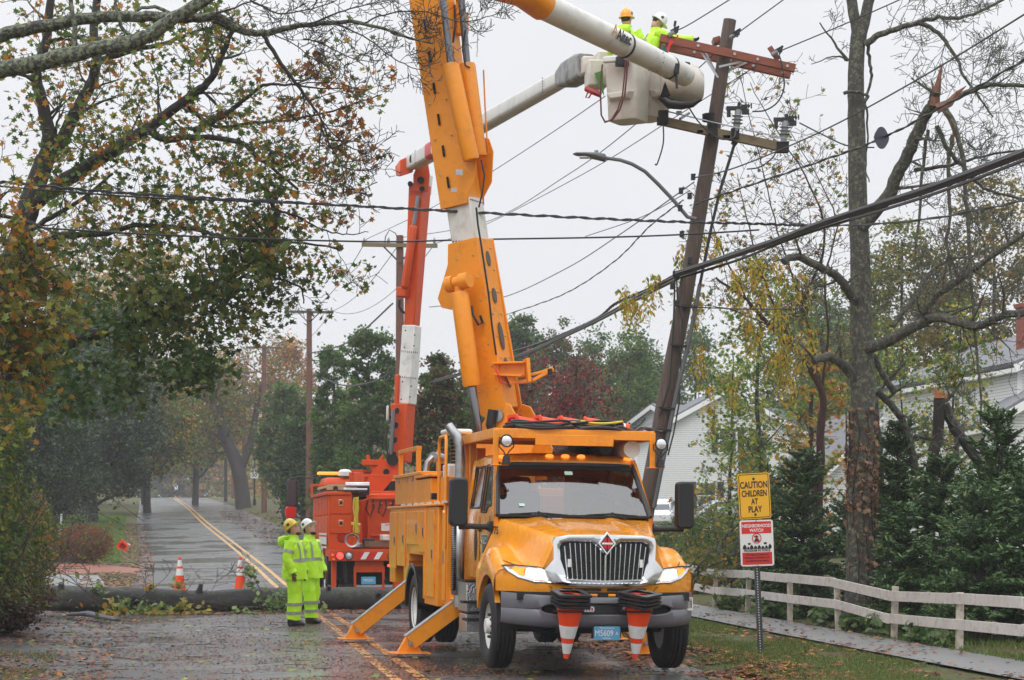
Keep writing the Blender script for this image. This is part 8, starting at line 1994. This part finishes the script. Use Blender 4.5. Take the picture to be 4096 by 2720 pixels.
shrub("shrub", "red berried green shrub left of the round shrub", at(62, 48), 48, .85, 1.1, P_olive[:3] + P_green + [(.35, .06, .03)], 5200, .075, 83)
shrub("shrub", "green bush overhanging the left picture edge below the maple leaves", at(-25, 30), 30, .75, 1.9, P_green + P_olive[:3], 3800, .085, 84)
shrub("shrub", "dark purplish brush on the leafy bank at the lower left edge", at(-15, 30.5), 30.5, .65, .28, [(.07, .02, .018), (.04, .02, .015), (.12, .04, .025), (.05, .05, .02)], 2600, .07, 98)
shrub("shrub", "low dark undergrowth at the left end of the fallen trunk", at(30, 36), 36, .8, .4, [(.08, .03, .02), (.05, .05, .02), (.15, .10, .03), (.06, .02, .015)], 2400, .075, 85)
shrub("shrub", "clipped dark hedge bush behind the truck's right mirror", at(1560, 58), 58, 1.2, .75, P_green, 6000, .07, 86); shrub("shrub", "green shrub between mirror and yellow sign", at(1650, 52), 52, 1.1, .95, P_green + P_olive[:3], 5000, .08, 87); shrub("shrub", "yellowing bush low beside the truck's right fender", at(1610, 46), 46, .8, .5, P_olive, 2600, .075, 88)
shrub("shrub", "dark shrub behind the sign post, above the fence", at(1740, 46), 46, 1.0, .8, P_green + P_pine, 4600, .075, 89)
for k, (x, D, r_, lb) in enumerate(((1735, 35.5, .28, "left of the second fence post"), (1800, 32.5, .30, "at the third fence post"), (1845, 31.0, .24, "between the third and fourth fence posts"), (1935, 29.6, .34, "at the fourth fence post"), (2000, 28.0, .22, "left of the fifth fence post"), (2070, 27.2, .22, "with broad pale leaves right of the fifth fence post"), (1670, 38, .25, "near the far end of the fence"))):
    x0 = float(road_x(D)) + 7.75; shrub("weed_plant", "leafy green weed " + lb, x0, D, r_, r_ * .62, [(.09, .17, .04), (.06, .12, .03), (.14, .2, .05)], 130, .12, 90 + k, cat="weed", stems=4, m=L_g, group="weeds along the fence foot")
# ================================================================== fallen trunk and debris
gl_ = random.Random(17); DL = 39.3; l0 = Vector((at(20, 38.6), 38.6, float(gz(38.6)) + .27)); l1 = Vector((at(925, 40.0), 40.0, float(gz(40)) + .225)); FL = empty("fallen_tree", l0, 0, "thick dark wet fallen tree trunk lying across the whole road", "fallen tree")
mb = MB(); N = 150; nn = 40; rings = []
for i in range(N + 1):
    t = i / N; c = (l1 - l0) * t + Vector((0, .05 * math.sin(t * 5), .02 * math.sin(t * 9))); r = .265 + (.222 - .265) * t + .022 * math.sin(t * 11) + .014 * math.sin(t * 23) + .02 * noise.noise(Vector((t * 9, 0, 0)))
    rings.append([c + Vector((0, math.cos(a), math.sin(a))) * (r * (1 + .09 * noise.noise(Vector((t * 24, math.cos(a) * 1.6, math.sin(a) * 1.6))) + .03 * noise.noise(Vector((t * 90, math.cos(a) * 5, math.sin(a) * 5))))) for a in np.linspace(0, 2 * math.pi, nn, endpoint=False)])
mb.loft(rings)
for (t, dy, dz, ll, r_) in ((.12, -.3, .9, .16, .07), (.31, -.9, .25, .22, .06), (.47, -.2, 1, .13, .05), (.66, -.9, -.1, .25, .07), (.80, -.5, .8, .14, .05), (.93, -.8, .4, .18, .05)):
    c = (l1 - l0) * t; d = Vector((.3, dy, dz)).normalized(); mb.tube([c + d * .15, c + d * (.22 + ll * .3), c + d * (.22 + ll)], [r_ * 1.6, r_, r_ * .8], 9)
fl = mb.build("trunk", B_log, FL, smooth=True)
mb = MB(); tpl = []
def stick(p0, d, L_, r, lvl=2, kids=4, droop=0): grow(mb, Vector(p0) - l0, Vector(d), L_, r, lvl, gl_, tpl, kids=kids, droop=droop)
for (x, y, D, d, L_, r) in ((1060, 2400, 38.9, (-.5, -.2, .9), .7, .012), (1090, 2440, 38.8, (.5, -.3, .1), .9, .02), (700, 2430, 38.7, (.6, -.4, .1), .9, .015), (520, 2420, 38.5, (.5, -.3, .3), .9, .015), (410, 2410, 38.5, (-.6, -.3, .5), 1.0, .015), (960, 2430, 38.8, (1, -.2, -.1), .8, .02), (850, 2320, 39.0, (-.9, 0, .25), .6, .010), (860, 2330, 39.0, (.7, 0, .5), .8, .009), (330, 2350, 38.6, (-.7, 0, .3), 1.2, .01), (360, 2340, 38.6, (.8, -.1, .1), .5, .01)): stick(SP(x, y, D), d, L_, r)
mb.build("broken_branches", B_dark, FL)
def lblob(n, x0, x1, y0, y1, D0, D1, sig=.09, clump=9):
    m = max(1, n // clump); c = np.stack([gL.uniform(x0, x1, m), gL.uniform(y0, y1, m), gL.uniform(D0, D1, m)], 1); C = np.stack([(c[:, 0] - CX) / F * c[:, 2], c[:, 2], H + (YH - c[:, 1]) / F * c[:, 2]], 1) - np.array(l0)
    P = (C[:, None, :] + gL.normal(0, sig, (m, clump, 3))).reshape(-1, 3); P[:, 2] = np.maximum(P[:, 2], -l0.z + .03); return P
leaves("green_leaves", np.concatenate([lblob(150, 1030, 1150, 2380, 2465, 38.5, 38.9), lblob(90, 470, 560, 2400, 2470, 38.4, 38.8), lblob(60, 1000, 1010, 2260, 2340, 39, 39.1, .06), lblob(110, 560, 680, 2420, 2475, 38.4, 38.8), lblob(45, 300, 440, 2340, 2365, 38.6, 38.9, .04), lblob(80, 930, 1100, 2450, 2475, 38.3, 38.7, .05), lblob(27, 1240, 1330, 2430, 2445, 38.5, 38.8, .04)]), .105, LEAF_OVAL * np.array([1.25, 1, 1]), [(.16, .24, .06), (.10, .17, .04), (.24, .30, .09)], L_g, FL, seed=14)
leaves("yellow_leaves", np.concatenate([lblob(120, 400, 530, 2400, 2490, 38.3, 38.8), lblob(130, 600, 830, 2440, 2485, 38.3, 38.7), lblob(30, 730, 745, 2405, 2440, 38.5, 38.7, .05), lblob(18, 590, 610, 2340, 2350, 38.9, 39, .04), lblob(18, 700, 720, 2335, 2350, 38.9, 39, .05)]), .11, LEAF_OVAL * np.array([1.25, 1, 1]), [(.42, .33, .05), (.32, .30, .06), (.22, .25, .05), (.45, .26, .04)], L_a, FL, seed=15)
mb = MB(); a, b = SP(275, 2480, 36.2), SP(470, 2512, 35.4); a.z = .10; b.z = .04; mb.tube([a, a.lerp(b, .4) + Vector((0, 0, .06)), b], [.05, .10, .06], 10, sq=(.5, 1.2)); tag(mb.build("bark_slab", bark_mat("grey_slab", (.10, .105, .115), (.05, .05, .05)), smooth=True), "curved grey slab of bark lying in front of the fallen trunk on the left", "bark")
# grey branch debris right of the truck
simple_trunk("fallen_branch", "grey lichened fallen branches leaning on the fence beside the truck", [(1590, 1390), (1605, 1330), (1660, 1260), (1700, 1180), (1740, 1120)], 38, .035, .010, B_lichen, n=8, L=.8, seed=65, pal=P_olive + [(.5, .3, .04)], keep=.5, extra=[([(1590, 1330), (1650, 1300), (1720, 1270), (1770, 1270)], .025, .008, 6, .6), ([(1600, 1320), (1680, 1230), (1760, 1160)], .03, .01, 7, .6), ([(1585, 1310), (1630, 1275), (1700, 1265)], .02, .006, 5, .5)])
# ================================================================== litter and grass
def scatter(n, Y0, Y1, u0, u1, edgepow=1.0):
    g = np.random.default_rng(int(n + Y0 * 7)); Y = Y0 + (Y1 - Y0) * g.random(n) ** 1.35; u = g.uniform(u0, u1, n); X = road_x(Y) + u; return X, Y, u, g
def litter(name, n, Y0, Y1, u0, u1, size, pal, dz, seed, clumpy=.0, m=L_l, up=6, kind='stuff', tm=LEAF_MAPLE):
    X, Y, u, g = scatter(n, Y0, Y1, u0, u1)
    if clumpy: keep = np.array([noise.noise(Vector((x * .8, y * .8, seed))) + g.uniform(-.35, .35) > clumpy - .5 for x, y in zip(X, Y)]); X, Y, u = X[keep], Y[keep], u[keep]
    Z = np.where(np.abs(u) < 3.72, gz(Y) + .056 - .013 * np.abs(u), gz(Y) + np.where(u > 0, np.minimum(.10, (u - 3.75) * .15), np.minimum(.10, (-3.9 - u) * .06).clip(0)))
    Z = Z + np.where((u > 6.3) & (u < 7.5), .035, 0) + dz + g.uniform(0, .012, len(X))
    o = leaves(name, np.stack([X, Y, Z], 1), size, tm, pal, m, up=up, seed=seed); o["kind"] = kind; return o
P_lit = [(.20, .058, .030), (.13, .040, .022), (.28, .085, .035), (.07, .026, .018), (.34, .14, .04), (.05, .03, .025)]
litter("fallen_leaves", 48000, 20.5, 39, -6.0, 3.7, .034, P_lit, .004, 101, .36); litter("fallen_leaves", 12000, 20.5, 38, -9.5, -5.3, .07, [(.16, .05, .03), (.10, .03, .025), (.24, .09, .03), (.07, .025, .02)], .02, 119, 0); litter("fallen_leaves", 2600, 38, 40, -4.5, 3, .06, P_lit, .01, 120, 0)
litter("fallen_leaves", 6000, 20.5, 40, -8.5, -3.4, .07, P_lit + [(.35, .15, .03)], .01, 102, .3)
litter("fallen_leaves", 1800, 20.5, 34, 4.6, 6.4, .075, P_lit + [(.40, .17, .03)], .02, 121, .5); litter("fallen_leaves", 8000, 20.5, 34, 3.0, 4.8, .080, P_lit + [(.40, .17, .03), (.30, .12, .03)], .015, 103, .45)
litter("fallen_leaves", 1500, 21, 44, 6.3, 8.2, .07, P_lit, .01, 104, .4); litter("fallen_leaves", 7000, 45, 110, -5.2, -3.3, .09, [(.26, .11, .06), (.2, .08, .045), (.3, .16, .07)], .012, 105, .35)
litter("fallen_leaves", 7000, 60, 140, 1.5, 6.5, .12, [(.20, .10, .06), (.15, .07, .04)], .012, 106, .4); litter("fallen_leaves", 3500, 42, 60, -3, 3.7, .06, P_lit, .006, 107, .65); litter("green_fallen_leaves", 350, 20.5, 40, -5, 5, .09, [(.12, .18, .04), (.3, .3, .05)], .02, 108)
gt = random.Random(6); mb = MB()
for k in range(150):
    Y = 20.5 + 18 * gt.random() ** 1.3; u = gt.uniform(-4.5, 3.6); x = float(road_x(Y)) + u; a = gt.uniform(-.5, .5) + (math.pi if gt.random() < .5 else 0); L_ = gt.uniform(.06, .5); z = .062 - .013 * min(3.7, abs(u)); pts = [Vector((x, Y, z))]
    for q in range(3): a += gt.uniform(-.3, .3); pts.append(pts[-1] + Vector((math.cos(a) * L_ / 3, math.sin(a) * L_ / 3, gt.uniform(-.002, .006))))
    mb.tube(pts, gt.uniform(.002, .0045), 4)
tw_ = mb.build("fallen_twigs", B_dark); tw_["kind"] = "stuff"
def grass(name, n, Y0, Y1, u0, u1, h, seed, pal, thr=0):
    X, Y, u, g = scatter(n, Y0, Y1, u0, u1); keep = np.array([noise.noise(Vector((x * .7 + seed, y * .45, 2))) + g.uniform(-.2, .2) > thr for x, y in zip(X, Y)]); X, Y, u = X[keep], Y[keep], u[keep]
    Z = gz(Y) + np.where(u > 0, np.minimum(.10, (u - 3.75) * .15), np.minimum(.10, (-3.9 - u) * .06)).clip(0) + h * .4; N_ = len(X); d = g.normal(0, .35, (N_, 3)); d[:, 2] = 1
    o = leaves(name, np.stack([X, Y, Z], 1), h, np.array([(-.09, -.5, 0), (.09, -.5, 0), (.05, .1, .03), (0, .6, .12), (-.06, .1, .03)]), pal, L_g, dirs=d, up=-.2, seed=seed); o["kind"] = "stuff"; return o
P_gr = [(.12, .19, .035), (.09, .16, .03), (.18, .21, .05), (.14, .15, .04)]
grass("grass", 60000, 20.5, 38, 4.0, 6.25, .055, 111, P_gr, -.12); grass("grass", 9000, 20.5, 30, 7.5, 9.5, .09, 112, P_gr, -.1); grass("grass", 34000, 66, 125, -13, -4.4, .15, 113, [(.13, .24, .045), (.16, .25, .05)], -.55); grass("grass", 12000, 38, 70, 4, 6.3, .08, 114, P_gr, -.3); grass("grass", 5000, 20.5, 27, -6.5, -4.2, .06, 115, P_gr + [(.2, .1, .03)], .0)
# ================================================================== houses
def siding_mat(name, col, step=.115):
    m, t, b = new_mat(name); L = t.links.new; c = t.nodes.new("ShaderNodeTexCoord"); s = t.nodes.new("ShaderNodeSeparateXYZ"); L(c.outputs['Object'], s.inputs[0])
    d = t.nodes.new("ShaderNodeMath"); d.operation = 'DIVIDE'; d.inputs[1].default_value = step; L(s.outputs['Z'], d.inputs[0]); f = t.nodes.new("ShaderNodeMath"); f.operation = 'FRACT'; L(d.outputs[0], f.inputs[0])
    r = t.nodes.new("ShaderNodeValToRGB"); e = r.color_ramp.elements; e[0].position = 0; e[0].color = (.22, .22, .22, 1); e[1].position = .24; e[1].color = (1, 1, 1, 1); L(f.outputs[0], r.inputs[0])
    x = t.nodes.new("ShaderNodeMix"); x.data_type = 'RGBA'; x.blend_type = 'MULTIPLY'; x.inputs[0].default_value = 1; x.inputs[6].default_value = (*col, 1); L(r.outputs[0], x.inputs[7]); L(x.outputs[2], b.inputs['Base Color'])
    bp = t.nodes.new("ShaderNodeBump"); bp.inputs['Strength'].default_value = .6; bp.inputs['Distance'].default_value = .02; L(f.outputs[0], bp.inputs['Height']); L(bp.outputs[0], b.inputs['Normal']); b.inputs['Roughness'].default_value = .5; return m
M_side = siding_mat("white_clapboard", (.88, .89, .90), .10); M_trim = mat("white_trim", (.86, .86, .85), rough=.5, var=.03)
M_roof = mat("grey_shingle", (.16, .165, .18), rough=.7, var=.3, vscale=10, bump=.5, bscale=20); M_win = mat("dark_window", (.06, .07, .08), rough=.08, spec=.8); M_shut = mat("black_shutter", (.012, .014, .018), rough=.5); M_brick = mat("chimney_brick", (.25, .07, .045), rough=.8, var=.4, vscale=12)
def quad(mb, a, b, c, d): mb.add([a, b, c, d], [[0, 1, 2, 3]])
def house(label, o, yaw, w, dep, eave, ridge, windows, chim=None, over=.35, shutters=True):
    """gable end (width w) faces the local -y side; depth dep; windows: (face, u, z, ww, hh)"""
    h = empty("house", o, yaw, label, "house"); mb = MB(); e = eave
    pts = [(-w / 2, 0), (w / 2, 0), (w / 2, e), (0, ridge), (-w / 2, e)]
    mb.prism(pts, AX((0, 0, 0), (1, 0, 0), (0, 0, 1), (0, 1, 0)), dep); mb.build("wall", M_side, h)
    mb = MB(); sl = Vector((w / 2, 0, e - ridge)); ln_ = sl.length; 
    for s_ in (-1, 1):
        d = Vector((s_ * w / 2, 0, e - ridge)).normalized(); nrm = Vector((-d.z * s_, 0, d.x * s_)); a = Vector((0, -over, ridge + .06)); b = a + d * (ln_ + over)
        mb.add([a, b, b + Vector((0, dep + 2 * over, 0)), a + Vector((0, dep + 2 * over, 0))] + [p + nrm * .12 for p in (a, b, b + Vector((0, dep + 2 * over, 0)), a + Vector((0, dep + 2 * over, 0)))], [[0, 1, 2, 3], [7, 6, 5, 4], [0, 4, 5, 1], [1, 5, 6, 2], [2, 6, 7, 3], [3, 7, 4, 0]])
    rf_ = mb.build("roof", M_roof, h)
    mb = MB()
    for s_ in (-1, 1):
        d = Vector((s_ * w / 2, 0, e - ridge)).normalized(); a = Vector((0, -over - .02, ridge - .04)); mb.bar(a, a + d * (ln_ + over), .05, .24, up=(0, 0, 1)); mb.bar(Vector((s_ * (w / 2 + over * .8), -over, e - .22)), Vector((s_ * (w / 2 + over * .8), dep + over, e - .22)), .14, .14)
        mb.box((s_ * (w / 2 + .01), -.015, e / 2), (.16, .05, e)); mb.box((s_ * (w / 2 + over * .4), dep / 2, e - .2), (over * .8, dep + over, .04))
    mb.build("trim", M_trim, h)
    for (face, u, z, ww, hh) in windows:
        if face == 'g': M_ = AX((u, -.03, z), (1, 0, 0), (0, 0, 1), (0, -1, 0))
        else: M_ = AX((-w / 2 - .03, u, z), (0, -1, 0), (0, 0, 1), (-1, 0, 0))
        mb = MB(); mb.prism([(-ww / 2 - .08, -hh / 2 - .08), (ww / 2 + .08, -hh / 2 - .08), (ww / 2 + .08, hh / 2 + .08), (-ww / 2 - .08, hh / 2 + .08)], M_, .04); fr = mb.build("window_frame", M_trim, h)
        mb = MB()
        for zz in (-hh / 4, hh / 4): mb.prism([(-ww / 2, zz - hh / 4 + .03), (ww / 2, zz - hh / 4 + .03), (ww / 2, zz + hh / 4 - .03), (-ww / 2, zz + hh / 4 - .03)], M_ @ Matrix.Translation((0, 0, .04)), .01)
        mb.build("window_pane", M_win, fr)
        if shutters:
            mb = MB()
            for s_ in (-1, 1): mb.box(M_ @ Vector((s_ * (ww / 2 + .30), 0, .03)), (.34, .04, hh + .1) if face == 'g' else (.04, .34, hh + .1))
            mb.build("shutter", M_shut, fr)
    if chim:
        mb = MB(); mb.box((chim[0], chim[1], chim[2]), (chim[3], chim[3], 1.8)); mb.box((chim[0], chim[1], chim[2] + .92), (chim[3] + .12, chim[3] + .12, .12)); mb.build("chimney", M_brick, rf_)
    return h
D1 = 108; xg0, xg1 = at(1478, D1), at(1873, D1)
house("white two storey gabled clapboard house behind the leaning pole", (((xg0 + xg1) / 2), D1, float(gz(D1)) - .3), R(4), xg1 - xg0 + .6, 11, 4.9, 7.6, [('g', .05, 4.9, .85, 1.3), ('g', -1.1, 1.9, .9, 1.4), ('g', 1.9, 1.9, .9, 1.4)], chim=(1.0, 6, 7.9, .7))
house("white wing with dark shuttered windows left of the leaning pole", (at(1512, 118), 118, float(gz(118)) - .3), R(-58), 8.0, 9, 5.4, 7.0, [('g', -2.6, 4.3, .8, 1.2), ('g', -.9, 4.3, .8, 1.2), ('s', 2, 4.3, .8, 1.2)])
house("white clapboard house at the right edge with grey roof and brick chimney", (20.1, 63.5, -.4), R(9.2), 8.4, 12.5, 7.2, 8.9, [('s', 10.6, 5.5, .75, 1.0), ('s', 8.0, 5.5, .75, 1.0), ('s', 5.2, 5.6, .9, 1.1)], chim=(-2.5, 3.4, 8.5, .5), shutters=False)
house("white front gable wing of the right edge house, half hidden by spruces", (18.9, 60.5, -.4), R(0), 9.0, 3, 5.2, 7.8, [('g', -2.6, 2.8, .9, 1.3)], shutters=False)
house("small white garage with grey roof between the two houses", (15.0, 80, gnd(15, 80) - .3), R(14), 5, 5, 3.4, 5.6, [('g', -1.6, 1.7, .7, 1.3), ('g', -.4, 1.7, .7, 1.3), ('s', 2, 1.7, .8, 1.2)], shutters=False)
# ================================================================== parked cars
def car(label, o, yaw, body, L_=4.6, W_=1.8, Hh=1.55):
    c = empty("parked_car", o, yaw, label, "car"); mb = MB(); rings = []
    for (x, zb, zs, zr, wr_) in ((-L_ / 2, .45, .75, .75, .80), (-L_ / 2 + .15, .28, .88, .90, .88), (-L_ * .28, .25, .95, .98, .9), (-L_ * .12, .25, .98, Hh - .12, .9), (0, .25, .98, Hh, .9), (L_ * .2, .25, .98, Hh - .03, .9), (L_ * .38, .25, .98, Hh - .25, .9), (L_ / 2 - .1, .3, .95, 1.0, .88), (L_ / 2, .45, .85, .86, .8)):
        w = W_ / 2 * wr_; wt = w * .76; rings.append([Vector(p) for p in ((x, -w, zb), (x, w, zb), (x, w * 1.02, (zb + zs) / 2), (x, w, zs), (x, wt, zr), (x, -wt, zr), (x, -w, zs), (x, -w * 1.02, (zb + zs) / 2))])
    mb.loft(rings); mb.build("body", body, c, smooth=True, ang=40, bevel=.02)
    mb = MB(); 
    for s_ in (-1, 1): mb.prism([(-L_ * .24, .99), (-L_ * .11, Hh - .16), (L_ * .2, Hh - .08), (L_ * .36, .99)], AX((0, s_ * (W_ / 2 * .90 * .885) + (0.02 if s_ < 0 else -.0), 0), (1, 0, 0), (0, 0, 1), (0, -1, 0)), .03)
    mb.prism([(-.62, .0), (.62, .0), (.55, .44), (-.55, .44)], AX((-L_ * .275, 0, 1.0), (0, 1, 0), (.82, 0, .57), (-.57, 0, .82)), .02)
    mb.build("windows", M_win, c)
    for x in (-L_ * .32, L_ * .30):
        for s_ in (-1, 1):
            M_ = AX((x, s_ * (W_ / 2 - .1), .33), (1, 0, 0), (0, 0, 1), (0, -1, 0)); mb = MB(); mb.lathe([(.19, -.11), (.32, -.11), (.33, -.07), (.33, .07), (.32, .11), (.19, .11)], 20, M_); w_ = mb.build("wheel", M_rub, c, smooth=True); mb = MB(); mb.lathe([(.19, -.112), (.19, .112)], 14, M_); mb.build("rim", M_steel, w_)
    for s_ in (-1, 1):
        mb = MB(); mb.box((-L_ / 2 + .06, s_ * .62, .74), (.08, .3, .12)); mb.build("headlight", M_lens, c, bevel=.02)
    return c
M_cw = mat("white_car_paint", (.72, .73, .75), rough=.2, coat=.8); M_cs = mat("silver_car_paint", (.42, .45, .47), rough=.25, metal=.4, coat=.8)
X = at(1665, 96); car("silver parked car behind shrubs right of the truck's mirror", (X, 96, gz(96) + .1), R(12), M_cs); X = at(1520, 97); car("white parked car beyond the leaning pole's foot", (X, 97, gz(97) + .1), R(80), M_cw)
X = at(690, 135); car("small white car parked behind the red truck's mirror", (X, 135, gnd(X, 135)), R(95), M_cw)
# ================================================================== haze: rain mist
mh, t, b = new_mat("rain_mist"); t.nodes.clear(); pv_ = t.nodes.new("ShaderNodeVolumePrincipled"); pv_.inputs['Color'].default_value = (.93, .95, 1, 1); pv_.inputs['Density'].default_value = .0006; oo = t.nodes.new("ShaderNodeOutputMaterial"); t.links.new(pv_.outputs[0], oo.inputs['Volume'])
mb = MB(); mb.box((0, 430, 14.5), (1000, 1000, 33)); hz = mb.build("haze", mh); hz["kind"] = "stuff"
# end
